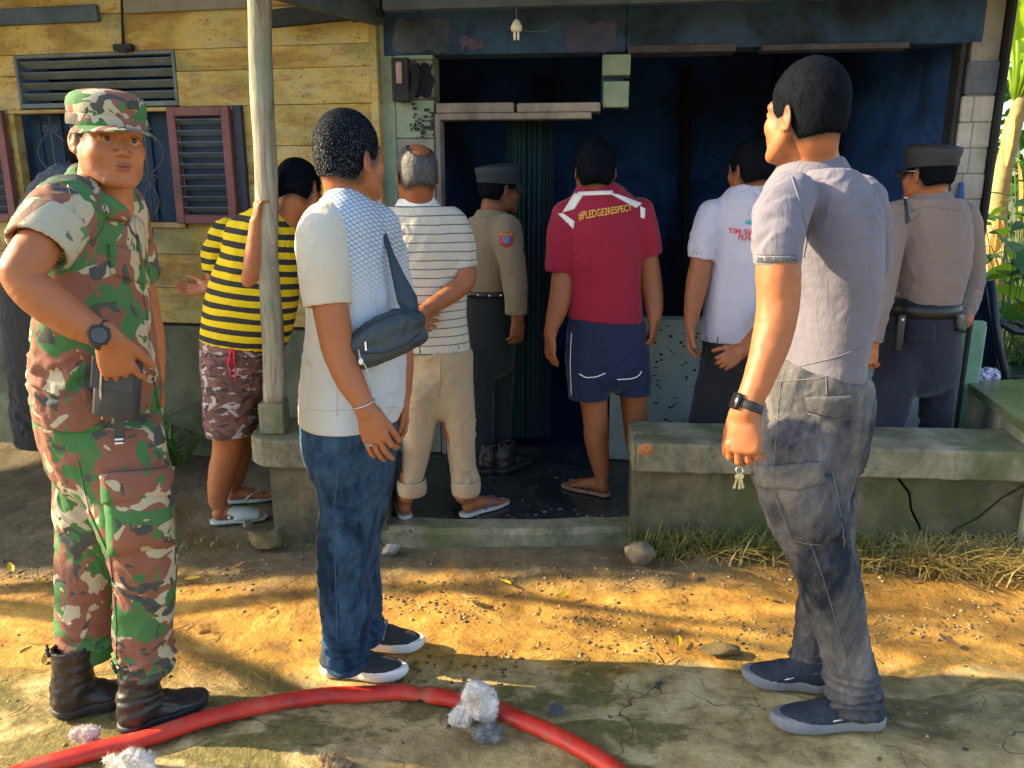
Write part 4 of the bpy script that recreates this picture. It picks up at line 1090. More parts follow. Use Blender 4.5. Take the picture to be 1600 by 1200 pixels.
def rot_to(d, roll=0.0, up=(0, 0, 1)):
    x = nrm(d); y = nrm(np.cross(up, x)) if abs(x[2]) < .98 else V3(0, 1, 0); z = np.cross(x, y)
    R = np.stack([x, y, z], 1); c, s = cos(roll), sin(roll); return R @ np.array([[1, 0, 0], [0, c, -s], [0, s, c]])
def banana(x, y, h, label, seed, lit=LEAFY, nleaf=9, L=1.5):
    r = random.Random(seed); t = thing('banana_plant', label, 'banana plant', (x, y, 0), 'banana plants beside the house')
    mb = MB(); mb.tube([V3(x + .04 * sin(i), y, h * i / 8) for i in range(9)], [.11 - .006 * i for i in range(9)], 12); mb.build('trunk', simple('banana_trunk', (.26, .20, .07), .7, bump=.5, bs=20, var=.4, scale=5), t, True)
    dry = leafmat('dry_banana_sheath', (.42, .20, .06), (.60, .34, .12), .45)
    for i in range(7):
        a = r.uniform(0, 2 * pi); z = h * r.uniform(.45, .95); v, f = leaf_geo(r.uniform(.35, .7), .13, 6, .3, .1); R = rot_to((cos(a) * .25, sin(a) * .25, -1), r.uniform(-1, 1)); mesh_obj('dry_sheath', v @ R.T + V3(x + .09 * cos(a), y + .09 * sin(a), z), f, dry, t)
    for i in range(nleaf):
        a = 2 * pi * i / nleaf + r.uniform(-.4, .4); el = r.uniform(.5, 1.35); d = V3(cos(a) * cos(el), sin(a) * cos(el), sin(el)); p0 = V3(x, y, h * .96); p1 = p0 + d * .45
        mb = MB(); mb.tube([p0 - V3(0, 0, .15), p0 + d * .2, p1], [.03, .02, .014], 6); st = mb.build('petiole', lit, t, True)
        v, f = leaf_geo(L * r.uniform(.8, 1.15), .42, 14, .3, r.uniform(.3, .7), m=3); v[:, 1] += .03 * np.sin(v[:, 0] * 22) ; mesh_obj('leaf', v @ rot_to(d, r.uniform(-.5, .5)).T + p1, f, lit, st)
    return t
def shrub(x, y, h, label, seed, mat, n=26, L=.22, w=.13, spread=.35, heart=True, name='leafy_shrub', cat='shrub', group='shrubs beside the house'):
    r = random.Random(seed); t = thing(name, label, cat, (x, y, 0), group)
    base = [leaf_geo(L, w, 6, .2, .35, heart)]
    me = None; stems = MB()
    for i in range(n):
        a = r.uniform(0, 2 * pi); rr_ = spread * sqrt(r.random()); z = h * r.uniform(.25, 1.0); p = V3(x + rr_ * cos(a), y + rr_ * sin(a), z)
        stems.tube([V3(x + rr_ * .2 * cos(a), y + rr_ * .2 * sin(a), -.02), V3(x + rr_ * .5 * cos(a), y + rr_ * .5 * sin(a), z * .6), p], [.006, .004, .003], 4)
        d = V3(cos(a), sin(a), r.uniform(-.5, .7)); R = rot_to(d, r.uniform(-.7, .7)); s = r.uniform(.65, 1.25)
        if me is None: o = mesh_obj('leaf', base[0][0], base[0][1], mat, None); me = o.data; o.parent = t
        else: o = bpy.data.objects.new('leaf', me); COL.objects.link(o); o.parent = t
        o.matrix_local = Matrix.Translation(Vector(p - V3(x, y, 0))) @ Matrix(R.tolist()).to_4x4() @ Matrix.Scale(s, 4)
    stems.build('stem', simple('green_stem', (.07, .13, .03), .6), t, True); return t
banana(4.78, 8.0, 2.5, 'tall banana plant with sunlit yellow-green stalks and dry orange sheaths, right of the house', 3)
banana(6.1, 9.4, 2.6, 'farther banana plant with drooping leaves behind the nearer one', 8, LEAFY, 8, 1.7)
shrub(2.98, 4.75, 1.25, 'heart-leaved green plant beside the house corner, in front of the banana stem', 1, LEAFG, 26, .26, .20, .30)
shrub(3.45, 5.0, 1.0, 'lower heart-leaved plant at the right edge of the picture', 2, LEAFY, 22, .24, .18, .30)
shrub(3.95, 6.3, 1.35, 'taller bright leafy shrub behind the heart-leaved plants', 5, LEAFY, 60, .20, .08, .5, False)
shrub(4.55, 7.0, 1.5, 'dark leafy bush in the shade of the banana plants', 6, LEAFD, 80, .20, .09, .7, False)
shrub(5.7, 9.0, 2.6, 'tall loose bush far behind the house corner', 7, LEAFG, 110, .22, .09, .9, False)
# far thicket
rg = np.random.default_rng(5); vs = []; fs = []; lv, lf = leaf_geo(.26, .11, 3, .2, .3, m=1); nn = 0
for i in range(5200):
    p = V3(rg.uniform(3.5, 12.5), rg.uniform(9.8, 13), rg.uniform(0, 5.6)); d = rg.normal(0, 1, 3); R = rot_to(d, rg.uniform(-1, 1)); v = (lv * rg.uniform(.6, 1.5)) @ R.T + p
    vs.append(v); fs += [tuple(a + nn for a in q) for q in lf]; nn += len(lv)
th = mesh_obj('thicket', np.vstack(vs), np.array(fs), LEAFG); tag(th, 'dense sunlit green thicket closing the view far behind the house', 'thicket', kind='stuff')
# tree out of frame to the left; its limbs throw the long branch shadows over the ground
def tree(x, y, label, seed, h=3.4, spread=1.8, leaves=500, lean=(0, 0)):
    r = random.Random(seed); t = thing('tree', label, 'tree', (x, y, 0)); mb = MB(); tips = []
    def grow(p, d, L, rad, lev):
        pts = [p]; q = p; dd = d
        for i in range(4): dd = nrm(dd + V3(r.uniform(-.18, .18), r.uniform(-.18, .18), r.uniform(-.08, .12))); q = q + dd * L / 4; pts.append(q)
        mb.tube(pts, [rad * (1 - .12 * i) for i in range(5)], 7); 
        if lev == 0: tips.append(q); return
        for k in range(3 if lev > 1 else 2):
            a = r.uniform(0, 2 * pi); nd = nrm(dd * .7 + V3(cos(a), sin(a), r.uniform(.0, .5)) * .8); grow(q if k else pts[3], nd, L * r.uniform(.6, .8), rad * .55, lev - 1)
    grow(V3(x, y, -.1), nrm(V3(lean[0], lean[1], 1)), h * .48, .10, 3); mb.build('trunk', TRUNK, t, True)
    vs = []; fs = []; n = 0; lv, lf = leaf_geo(.16, .06, 2, .2, .3, m=1)
    for i in range(leaves):
        p = tips[i % len(tips)] + V3(*[r.gauss(0, .22) for _ in range(3)]); R = rot_to([r.gauss(0, 1) for _ in range(3)]); vs.append(lv @ R.T + p); fs += [tuple(a + n for a in q) for q in lf]; n += len(lv)
    mesh_obj('crown', np.vstack(vs), np.array(fs), LEAFD, t)
tree(-4.9, 2.98, 'small bare-branched tree left of the yard, out of the picture', 11, 3.3, leaves=160, lean=(.22, .0))

# grass along the bench foot, plant by the wall
def blades(name, label, spots, mats, seed, hmin, hmax, w=.003, lean=.6, parent=None):
    r = np.random.default_rng(seed); vs = []; fs = []; n = 0; mi = []
    for (x0, y0, x1, y1, cnt, sx, hs) in spots:
        for i in range(cnt):
            t = r.random(); x_ = x0 + (x1 - x0) * t + r.normal(0, .02); y_ = y0 + (y1 - y0) * t + r.normal(0, sx); h = r.uniform(hmin, hmax) * hs; a = r.uniform(0, 2 * pi); d = V3(cos(a), sin(a) - .25, 0) * lean * r.uniform(.3, 1.5)
            s_ = V3(-sin(a), cos(a), 0) * w * r.uniform(.7, 1.4); b = V3(x_, y_, -.01)
            for k, tt in enumerate((0, .4, .75, 1)):
                c_ = b + V3(0, 0, h * (tt - .25 * tt * tt * lean)) + d * h * tt * tt; ww = (1, .8, .5, .05)[k]; vs += [c_ - s_ * ww, c_ + s_ * ww]
            for k in range(3): fs.append((n + 2 * k, n + 2 * k + 1, n + 2 * k + 3, n + 2 * k + 2)); mi.append(1 if r.random() < .0 else 0)
            n += 8
    return np.array(vs), np.array(fs)
b0 = PB + RBn @ V3(0, -.05, 0); b1 = PB + RBn @ V3(1.1, -.06, 0); b2 = PB + RBn @ V3(2.6, -.07, 0)
v, f = blades('g', '', [(b0[0], b0[1], b1[0], b1[1], 1500, .05, 1.1), (b1[0], b1[1], b2[0], b2[1], 1500, .06, 1.1)], None, 3, .05, .16)
o = mesh_obj('grass', v, f, GRASSM, smooth=False); tag(o, 'green grass growing along the foot of the long concrete bench', 'grass', kind='stuff')
v, f = blades('g', '', [(b0[0] + .15, b0[1] - .03, b1[0], b1[1] - .04, 700, .05, .9), (b1[0], b1[1] - .03, b2[0], b2[1] - .06, 3200, .07, 1.15)], None, 4, .06, .18, lean=1.1)
o = mesh_obj('dry_grass', v, f, DRYG, smooth=False); tag(o, 'dry straw-coloured grass tangled along the foot of the long bench', 'grass', kind='stuff')
v, f = blades('g', '', [(-1.45, 3.17, -.75, 3.17, 160, .03, .5)], None, 9, .03, .08)
o = mesh_obj('weeds', v, f, GRASSM, smooth=False); tag(o, 'short weeds at the foot of the short bench under the post', 'weeds', kind='stuff')
pw = thing('leafy_plant', 'clump of long green leaves growing against the wall plinth behind the soldier', 'plant', (-1.98, 4.2, 0)); r = random.Random(6)
for i in range(34):
    a = r.uniform(0, 2 * pi); d = V3(cos(a) * .45, sin(a) * .3 - .1, 1); v, f = leaf_geo(r.uniform(.22, .48), .032, 7, .3, r.uniform(.2, .8)); mesh_obj('leaf', v @ rot_to(d, r.uniform(-1, 1)).T + V3(-1.98 + r.gauss(0, .10), 4.17 + r.gauss(0, .06), 0), f, LEAFG, pw)

# rocks, rubble, leaves
ROCK = plaster('mossy_rock', (.20, .17, .11), (.10, .085, .06), (.07, .10, .03), 2, .6, 9)
ROCKO = plaster('brown_rock', (.20, .12, .05), (.10, .07, .035), (.06, .08, .02), 4, .5, 9)
def rock(px, py, w, h, label, mat, seed, d=.1, name='rock', flat=.5):
    p = WG(px, py); r = np.random.default_rng(seed); bm = bmesh.new(); bmesh.ops.create_icosphere(bm, subdivisions=3, radius=1.0)
    V = np.array([tuple(v.co) for v in bm.verts]); Fc = [tuple(v.index for v in q.verts) for q in bm.faces]; bm.free()
    for k in range(11): n_ = nrm(r.normal(0, 1, 3)); q = V @ n_; V = V - np.outer(np.maximum(q - r.uniform(.35, .75), 0), n_)
    V = V * (1.15 + .22 * fbm(V * 2.2 + seed, 4))[:, None]; V = V * V3(w / 2, d / 2, h * .62) + p + V3(0, d * .3, h * .36)
    o = mesh_obj(name, V, Fc, mat, origin=p); tag(o, label, name.replace('_', ' ')); return o
rock(408, 862, .17, .085, 'rounded brown and green stone lying in front of the short bench', ROCKO, 1, .13)
rock(440, 838, .07, .05, 'small pale stone at the foot of the short bench, behind the brown one', ROCK, 2, .06)
rock(388, 826, .05, .04, 'small mossy stone next to the slipper of the boy in yellow stripes', ROCK, 3, .05)
rock(500, 842, .09, .03, 'flat mossy stone beside the jeans of the man with the bag', ROCK, 4, .06)
rock(1000, 890, .15, .095, 'angular broken concrete lump at the left end of the long bench', ROCK, 5, .12, 'broken_concrete')
rock(612, 866, .085, .05, 'grey rubble lump in front of the porch kerb', simple('grey_rubble', (.30, .28, .24), .9, bump=.8), 6, .07)
rock(1120, 1028, .15, .03, 'flat dark stone half sunk in the mud left of the running shoe', ROCKO, 7, .08)
# gravel: small chips scattered over the mud
def chips(n, ylo, yhi, smin_, smax_, seed, name, mat, label, xlo=-2.8, xhi=3.0, clus=None):
    r = np.random.default_rng(seed); vs = []; fs = []; k = 0
    cube = np.array([(-1,-1,-1),(1,-1,-1),(1,1,-1),(-1,1,-1),(-.6,-.6,1),(.7,-.6,1),(.6,.7,1),(-.7,.6,1)], float); qf = [(0,3,2,1),(4,5,6,7),(0,1,5,4),(1,2,6,5),(2,3,7,6),(3,0,4,7)]
    for i in range(n):
        if clus is not None and r.random() < .7: c_ = clus[r.integers(len(clus))]; x_, y_ = c_[0] + r.normal(0, c_[2]), c_[1] + r.normal(0, c_[2] * .5)
        else: x_, y_ = r.uniform(xlo, xhi), r.uniform(ylo, yhi)
        s = smin_ + (smax_ - smin_) * r.random() ** 3; A = r.normal(0, 1, (3, 3)); Q, _ = np.linalg.qr(A); v = (cube + r.normal(0, .2, (8, 3))) * V3(s, s * .7, s * .3) @ rot_to((cos(i), sin(i), r.normal(0, .15))).T
        vs.append(v + V3(x_, y_, s * .2)); fs += [tuple(a + k for a in q) for q in qf]; k += 8
    v = np.vstack(vs); cx = v.reshape(-1, 8, 3).mean(1); gh = np.repeat(ground_h(cx[:, 0], cx[:, 1]), 8); v[:, 2] += gh
    o = mesh_obj(name, v, np.array(fs), mat, smooth=False); tag(o, label, 'gravel', kind='stuff'); return o
cl = [(WG(a, b)[0], WG(a, b)[1], .12) for a, b in ((700, 950), (930, 960), (1000, 900), (1180, 990), (650, 1040), (760, 1040), (1450, 980), (830, 900), (350, 900), (60, 900), (620, 930), (1560, 950), (980, 1010), (1250, 900))]
chips(1700, 1.6, 3.1, .0015, .008, 1, 'gravel', simple('pale_chip', (.34, .25, .13), .9, var=.5, scale=30), 'pale small chips scattered over the trodden mud', clus=cl)
chips(1500, 1.6, 3.2, .0015, .009, 2, 'dark_gravel', simple('dark_chip', (.12, .08, .04), .9, var=.5, scale=30), 'dark crumbs of earth scattered over the yard', clus=cl)
chips(150, 3.15, 3.9, .003, .012, 3, 'porch_rubble', simple('grey_chip', (.09, .09, .085), .9, var=.5, scale=30), 'grey plaster crumbs strewn over the wet porch floor', xlo=-.5, xhi=.6).location.z = .085
YL = leafmat('yellow_leaf', (.50, .36, .02), (.62, .48, .04), .3); BL_ = leafmat('brown_leaf', (.20, .11, .04), (.32, .18, .07), .2)
r = random.Random(12)
lps = [(288, 905, YL), (20, 893, YL), (70, 902, YL), (870, 935, YL), (420, 945, BL_), (720, 930, BL_), (1080, 905, BL_), (1440, 905, BL_), (560, 905, BL_), (1330, 940, BL_), (330, 985, BL_), (960, 1050, BL_), (1500, 1010, BL_), (50, 1010, BL_), (360, 890, BL_), (1210, 935, YL), (780, 905, YL), (1060, 1010, YL)]
for i, (a_, b_, m_) in enumerate(lps):
    p = WG(a_, b_, .008); v, f = leaf_geo(r.uniform(.05, .075), .024, 6, .35, -.1 + r.uniform(-.2, .2)); R = rot_to((cos(i * 2.3), sin(i * 2.3), .1), r.uniform(-.5, .5))
    o = mesh_obj('fallen_leaf', v @ R.T + p, f, m_, origin=p)
    tag(o, 'small %s fallen leaf lying on the trodden mud of the yard' % ('yellow' if m_ is YL else 'brown'), 'leaf', '%s fallen leaves on the yard' % ('yellow' if m_ is YL else 'brown'))

# twigs and straw
r = np.random.default_rng(21); tw = MB()
for i in range(230):
    c_ = cl[r.integers(len(cl))]; x_, y_ = (c_[0] + r.normal(0, .3), c_[1] + r.normal(0, .12)) if i % 2 else (r.uniform(-2.4, 2.6), r.uniform(1.7, 3.1)); a = r.normal(0, .7); L_ = r.uniform(.02, .09); z_ = float(ground_h(x_, y_)[0]) + .003
    tw.tube([(x_, y_, z_), (x_ + L_ * .5 * cos(a), y_ + L_ * .5 * sin(a), z_ + .004), (x_ + L_ * cos(a + .2), y_ + L_ * sin(a + .2), z_)], r.uniform(.0008, .0018), 4)
o = tw.build('twigs', simple('twig_brown', (.20, .13, .06), .9, var=.5, scale=30), None); tag(o, 'thin twigs and straw littering the yard', 'twigs', kind='stuff')
# fire hose
HOSE = NT('red_hose'); n1 = HOSE.noise(8, 5, .6); HOSE.set(Base_Color=HOSE.mix(HOSE.ramp(HOSE.noise(22, 6, .75), [(.54, 0), (.66, .65)]), HOSE.ramp(n1, [(.35, (.38, .014, .008)), (.55, (.60, .030, .012)), (.68, (.50, .085, .05))]), (.20, .12, .06)), Roughness=HOSE.ramp(n1, [(.4, .38), (.6, .65)]), Normal=HOSE.bump(HOSE.noise(300, 2), .25, .002, HOSE.bump(HOSE.noise(25, 4), .25, .006)))
hose = thing('fire_hose', 'red fire hose lying in an arc in front of the soldier\'s boots', 'hose', WG(560, 1095))
hp_ = [(-160, 1300), (40, 1215), (150, 1182), (240, 1158), (340, 1128), (440, 1104), (540, 1093), (610, 1090), (652, 1090), (665, 1090), (680, 1093), (740, 1106), (800, 1128), (870, 1158), (930, 1192), (990, 1238), (1060, 1330)]
pts = [WG(a, b, .0) for a, b in hp_]
D_ = dens([(p, .026, .022) for p in pts], 5); ring_n = 14; vs = []; fs = []
kx = WG(660, 1090)[0]
for i, (p, r_, r2) in enumerate(D_):
    wv_ = fbm(np.array([[p[0] * 5, p[1] * 5, 1.0]]), 2)[0]; p = p + V3(0, .012 * wv_, 0)
    t_ = nrm(D_[min(i + 1, len(D_) - 1)][0] - D_[max(i - 1, 0)][0]); s_ = nrm(np.cross(t_, (0, 0, 1)))
    kink = np.exp(-((p[0] - kx) / .018) ** 2); k2 = np.exp(-((p[0] - kx - .03) / .02) ** 2)
    for k in range(ring_n):
        a = 2 * pi * k / ring_n; vs.append(p + s_ * cos(a) * .0275 * (1 + .10 * k2 - .12 * kink) + V3(0, 0, .0225 + .0225 * sin(a) * (1 - .40 * kink + .12 * k2 - .10 * abs(wv_))) + V3(0, 0, max(ground_h(p[0], p[1])[0], -.004)))
for i in range(len(D_) - 1):
    for k in range(ring_n): fs.append((i * ring_n + k, i * ring_n + (k + 1) % ring_n, (i + 1) * ring_n + (k + 1) % ring_n, (i + 1) * ring_n + k))
mesh_obj('hose_tube', vs, fs, HOSE.m, hose)
# fibre clumps
CL = NT('singed_fibre'); n1 = CL.noise(14, 6, .7); CL.set(Base_Color=CL.ramp(n1, [(.32, (.45, .34, .25)), (.45, (.74, .65, .55)), (.60, (.86, .81, .74))]), Roughness=.95, Normal=CL.bump(CL.noise(120, 4, .7), .7, .006, CL.bump(CL.noise(30, 5, .7), .6, .015))); CL.b.inputs['Sheen Weight'].default_value = .4
CLG = simple('grey_fibre', (.22, .22, .21), .95, bump=.9, bs=80, var=.4)
def clump(px, py, w, h, label, mat, seed, dd=None):
    p = WG(px, py); s = w / 2; d2 = (dd or w) / 2; rr = np.random.default_rng(seed); F = Field(p - V3(s, d2, 0) * 1.5 - V3(0, 0, .02), p + V3(s, d2, 0) * 1.5 + V3(0, 0, h * 1.35), max(.0026, w / 42))
    for i in range(12):
        a = rr.uniform(0, 2 * pi); q = rr.uniform(0, .62); F.ell(p + V3(s * q * cos(a), d2 * q * sin(a), h * rr.uniform(.15, .72) * (1 - .5 * q)), (s * rr.uniform(.3, .5), d2 * rr.uniform(.3, .5), h * rr.uniform(.2, .32)), None, .008)
    V, Q = F.mesh(); N = vnormals(V, Q); V = V + N * (.010 * fbm(V * 30 + seed, 3) * min(1, w / .1) + .004 * fbm(V * 90 + seed, 2))[:, None]
    o = mesh_obj('fibre_clump', V, Q, mat, origin=p); tag(o, label, 'fibre clump', 'singed stuffing clumps on the ground')
    vs = []; fs = []; ids = rr.integers(0, len(V), 1500)
    for j, i in enumerate(ids):
        dd_ = nrm(N[i] + rr.normal(0, .6, 3)); sd = nrm(np.cross(dd_, rr.normal(0, 1, 3))); vs += [V[i] - sd * .0007, V[i] + sd * .0007, V[i] + dd_ * rr.uniform(.006, .014)]; fs.append((3 * j, 3 * j + 1, 3 * j + 2))
    st = mesh_obj('loose_fibres', vs, np.array(fs), mat, o, smooth=False); st['kind'] = 'stuff'
    return o
clump(745, 1130, .15, .150, 'large white tuft of singed stuffing lying on top of the red hose', CL.m, 1, .10)
clump(766, 1158, .10, .05, 'grey sooty tuft just below the large white one', CLG, 2, .06)
clump(208, 1206, .19, .065, 'wide cream tuft at the bottom left end of the red hose', CL.m, 3, .08)
clump(138, 1160, .09, .05, 'small pinkish tuft between the soldier\'s far boot and the hose end', CL.m, 4, .05)
clump(524, 1196, .085, .035, 'brown crumbly tuft below the hose at the bottom edge', simple('brown_fibre', (.34, .24, .13), .95, bump=.9, bs=80, var=.5, scale=40), 5, .05)
clump(868, 1112, .035, .02, 'tiny grey tuft right of the large white one', CLG, 6, .03)

# clothes heap on the side parapet and dark plastic chair behind it
hc = thing('clothes_heap', 'heap of wet clothes, lilac, red and grey, hanging over the corner of the side parapet', 'clothes', (2.3, 4.0, .56))
def cloth_blob(c, r, mat, seed, name):
    F = Field(np.array(c) - np.array(r) * 1.4, np.array(c) + np.array(r) * 1.4, .006); rr = np.random.default_rng(seed)
    for i in range(7): F.ell(np.array(c) + rr.uniform(-.5, .5, 3) * r, np.array(r) * rr.uniform(.35, .6, 3), None, .01)
    V, Q = F.mesh(); finish(name, V, Q, mat, hc, [folds((1, 0, .4), .012, 24, 9, seed)])
q = W(1522, 588, 4.0)
PATN = NT('lilac_print'); n1 = PATN.noise(55, 3, .6); PATN.set(Base_Color=PATN.ramp(n1, [(.42, (.10, .06, .16)), (.50, (.48, .42, .56)), (.6, (.60, .56, .64))]), Roughness=.8)
cloth_blob(q + V3(.03, 0, .0), V3(.12, .09, .055), PATN.m, 1, 'lilac_garment')
cloth_blob(q + V3(-.06, -.02, -.02), V3(.06, .06, .06), simple('red_cloth', (.40, .03, .06), .8, bump=.4), 2, 'red_garment')
cloth_blob(q + V3(-.07, -.05, -.12), V3(.06, .05, .13), simple('grey_cloth', (.14, .15, .17), .8, bump=.4), 3, 'grey_garment')
BP = simple('black_plastic', (.014, .020, .028), .35, bump=.1)
ch = thing('plastic_chair', 'black plastic armchair standing outside the porch behind the side parapet', 'chair', (2.75, 4.65, 0))
def plate(pts_, th, name, mat, par):
    pts_ = [np.array(p, float) for p in pts_]; n_ = nrm(np.cross(pts_[1] - pts_[0], pts_[3] - pts_[0])); nu = 8; vs = []; fs = []
    for lay in (0, 1):
        for j in range(nu + 1):
            for i in range(nu + 1):
                u, v = i / nu, j / nu; p = (1 - v) * ((1 - u) * pts_[0] + u * pts_[1]) + v * ((1 - u) * pts_[3] + u * pts_[2]); vs.append(p + n_ * (.04 * sin(pi * u) + th * lay))
    m = (nu + 1) ** 2
    for j in range(nu):
        for i in range(nu): a = j * (nu + 1) + i; fs.append((a, a + 1, a + nu + 2, a + nu + 1)); fs.append((a + m, a + nu + 1 + m, a + nu + 2 + m, a + 1 + m))
    for i in range(nu): a = nu * (nu + 1) + i; fs.append((i, i + m, i + 1 + m, i + 1)); fs.append((a, a + 1, a + 1 + m, a + m)); l = i * (nu + 1); fs.append((l, l + nu + 1, l + nu + 1 + m, l + m)); l += nu; fs.append((l, l + m, l + nu + 1 + m, l + nu + 1))
    return mesh_obj(name, vs, fs, mat, par)
cx, cy = 2.68, 4.62
plate([(cx - .06, cy - .2, .98), (cx + .02, cy + .26, .98), (cx + .16, cy + .24, .46), (cx + .08, cy - .22, .46)], .012, 'backrest', BP, ch)
mb = MB(); mb.box((cx + .32, cy, .45), (.48, .46, .025), frame(.12), .008); mb.build('seat', BP, ch)
for s in (-1, 1):
    y_ = cy + s * .25; mb = MB(); mb.tube([(cx - .0, y_, .78), (cx + .10, y_, .72), (cx + .42, y_, .69), (cx + .52, y_, .64), (cx + .56, y_, .0)], .020, 8); mb.build('armrest', BP, ch, True)
    mb = MB(); mb.tube([(cx - .07, y_, 1.0), (cx + .04, y_, .6), (cx + .10, y_, .45), (cx + .02, y_, .0)], .022, 8); mb.build('leg', BP, ch, True)
# ================================================================ PEOPLE
def skin_mat(name, col, red=.04):
    t = NT(name); c = np.array(col)
    f = t.noise(9, 5, .6); f2 = t.noise(45, 3)
    base = t.ramp(f, [(.3, tuple(c * .86)), (.55, tuple(c)), (.75, tuple(c * (1.12, 1.02, .95)))])
    base = t.mix(t.math('MULTIPLY', f2, .12), base, tuple(c * (1.1, .7, .6)))
    fa = t.n('ShaderNodeAttribute', attribute_name='fade'); fm = t.math('MULTIPLY', t.math('POWER', fa.outputs['Fac'], .8), t.math('ADD', .55, t.math('MULTIPLY', t.noise(300, 3), .6)))
    base = t.mix(t.n('ShaderNodeClamp', i_0=fm).outputs[0], base, (.012, .011, .012))
    t.set(Base_Color=base, Roughness=t.ramp(f2, [(.3, .46), (.7, .60)]))
    t.b.inputs['Subsurface Weight'].default_value = .12
    t.b.inputs['Subsurface Radius'].default_value = (1, .35, .2); t.b.inputs['Subsurface Scale'].default_value = .008
    t.b.inputs['Specular IOR Level'].default_value = .42
    t.set(Normal=t.bump(t.noise(260, 3), .12, .002, t.bump(t.noise(70, 3), .12, .003)))
    return t.m
SKIN = skin_mat('skin_tan', (.35, .128, .050)); SKIN2 = skin_mat('skin_brown', (.27, .098, .040)); SKIN3 = skin_mat('skin_dark', (.21, .08, .036))

def cloth(name, col, var=.08, weave=900, ws=.12, fold=.32, rough=.85, stain=None):
    t = NT(name); c = np.array(col)
    f = t.noise(5, 5, .6)
    base = t.ramp(f, [(.3, tuple(c * (1 - var))), (.7, tuple(np.minimum(c * (1 + var), .92)))])
    t.set(Base_Color=base, Roughness=rough)
    t.b.inputs['Sheen Weight'].default_value = .15; t.b.inputs['Sheen Roughness'].default_value = .5
    t.b.inputs['Specular IOR Level'].default_value = .25
    h1 = t.noise(16, 5, .62, co=t.co((1, 1, .4)), dist=1.6)
    t.set(Normal=t.bump(t.noise(weave, 2), ws, .002, t.bump(h1, fold, .02)))
    t.base = base
    return t
def denim(name, dark, light, amt=.5, seed=0.0):
    t = NT(name)
    f = t.noise(4.5, 6, .65, co=t.co((1, 1, .55), loc=(seed, 0, 0)), dist=.6); f2 = t.noise(38, 5, .75, co=t.co((1, 1, .35)))
    fac = t.math('ADD', t.math('MULTIPLY', f, .75), t.math('MULTIPLY', f2, .25))
    base = t.ramp(fac, [(.42 - amt * .05, dark), (.52, tuple(np.array(dark) * .55 + np.array(light) * .45)), (.63, light)])
    tw = t.noise(700, 2, co=t.co((1, 1, 1.8), rot=(0, .6, 0)))
    t.set(Base_Color=base, Roughness=.9, Normal=t.bump(tw, .35, .002, t.bump(t.noise(22, 4, .6, co=t.co((1, 1, .6)), dist=1.0), .35, .012)))
    t.b.inputs['Specular IOR Level'].default_value = .2
    return t.m
def camo(name, cols, scale=6.5, stretch=(1, 1, 1.0), seed=0.0, fold=.3, thr=(.50, .53, .56)):
    t = NT(name)
    def nz(o, s): return t.noise(s, 2.5, .5, co=t.co(stretch, loc=(o, o * .7, -o)), dist=1.1)
    c = t.mix(t.math('GREATER_THAN', nz(seed + 1.3, scale), thr[0]), cols[0], cols[1])
    c = t.mix(t.math('GREATER_THAN', nz(seed + 7.7, scale * 1.1), thr[1]), c, cols[2])
    c = t.mix(t.math('GREATER_THAN', nz(seed + 13.1, scale * 1.5), thr[2]), c, cols[3])
    f = t.noise(20, 4); c = t.mix(t.math('MULTIPLY', f, .25), c, tuple(np.array(cols[0]) * .6))
    t.set(Base_Color=c, Roughness=.85, Normal=t.bump(t.noise(600, 2), .15, .002, t.bump(t.noise(16, 4, .6, dist=1.0), fold, .016)))
    t.b.inputs['Specular IOR Level'].default_value = .25
    return t.m
CAMO = camo('woodland_camouflage', [(.42, .38, .27), (.21, .075, .050), (.026, .150, .042), (.035, .045, .050)], 8.0, thr=(.47, .52, .60))
CAMO_P = camo('woodland_camouflage_trousers', [(.42, .38, .27), (.21, .075, .050), (.026, .150, .042), (.035, .045, .050)], 8.6, seed=4.0, thr=(.46, .53, .60))
HAIR = simple('black_hair', (.0025, .004, .007), .75, bump=.3, bs=500, scale=60, var=.5, spec=.06)
HAIRG = simple('greying_hair', (.040, .042, .046), .6, bump=.6, bs=180, scale=70, var=.6, spec=.6)
HAIRS = simple('grey_hair_strand', (.11, .115, .12), .55, bump=0); HAIRM = simple('dark_grey_hair_strand', (.10, .105, .11), .55, bump=0)
BLACKL = simple('black_leather', (.016, .015, .015), .42, bump=.5, bs=40, var=.3, spec=.5)
BLACKR = simple('black_rubber', (.02, .02, .022), .6, bump=.2)
DARKN = simple('dark_nylon', (.022, .026, .032), .6, bump=.3, bs=500)
METAL = simple('steel', (.6, .6, .58), .3, 1.0, bump=.05)
GOLD = simple('brass', (.7, .5, .2), .35, 1.0, bump=.05)
EYEW = simple('eye_white', (.38, .34, .31), .3, bump=0); EYEI = simple('iris', (.03, .015, .008), .2, bump=0)
LIPS = simple('lip', (.25, .078, .05), .5, bump=.1)

def person(label, at, group=None):
    return thing('person', label, 'person', at, group)

def body(root, parts, mat=SKIN):
    V, F = join(parts); N = vnormals(V, F); V = V + N * (.0011 * fbm(V * 16, 3) + .0012 * perlin(V * 38))[:, None]; return mesh_obj('body', V, F, mat, root)
def core(root_pts):
    """coarse flesh inside the clothes that ties head and limbs into one body"""
    root_pts = [(q[0], q[1] * (.72 if q[1] > .09 else .9), q[2] * (.72 if q[1] > .09 else .9)) for q in root_pts]
    lo = np.min([q[0] for q in root_pts], 0) - .2; hi = np.max([q[0] for q in root_pts], 0) + .2
    F = Field(lo, hi, .014); F.chain(root_pts, ns=2); return F.mesh()
def wear_r(chain_pts, add=.008): return [(p[0], p[1] + add, (p[2] if len(p) > 2 else p[1]) + add) for p in chain_pts]
def onseg(a, b, t): return np.array(a) * (1 - t) + np.array(b) * t

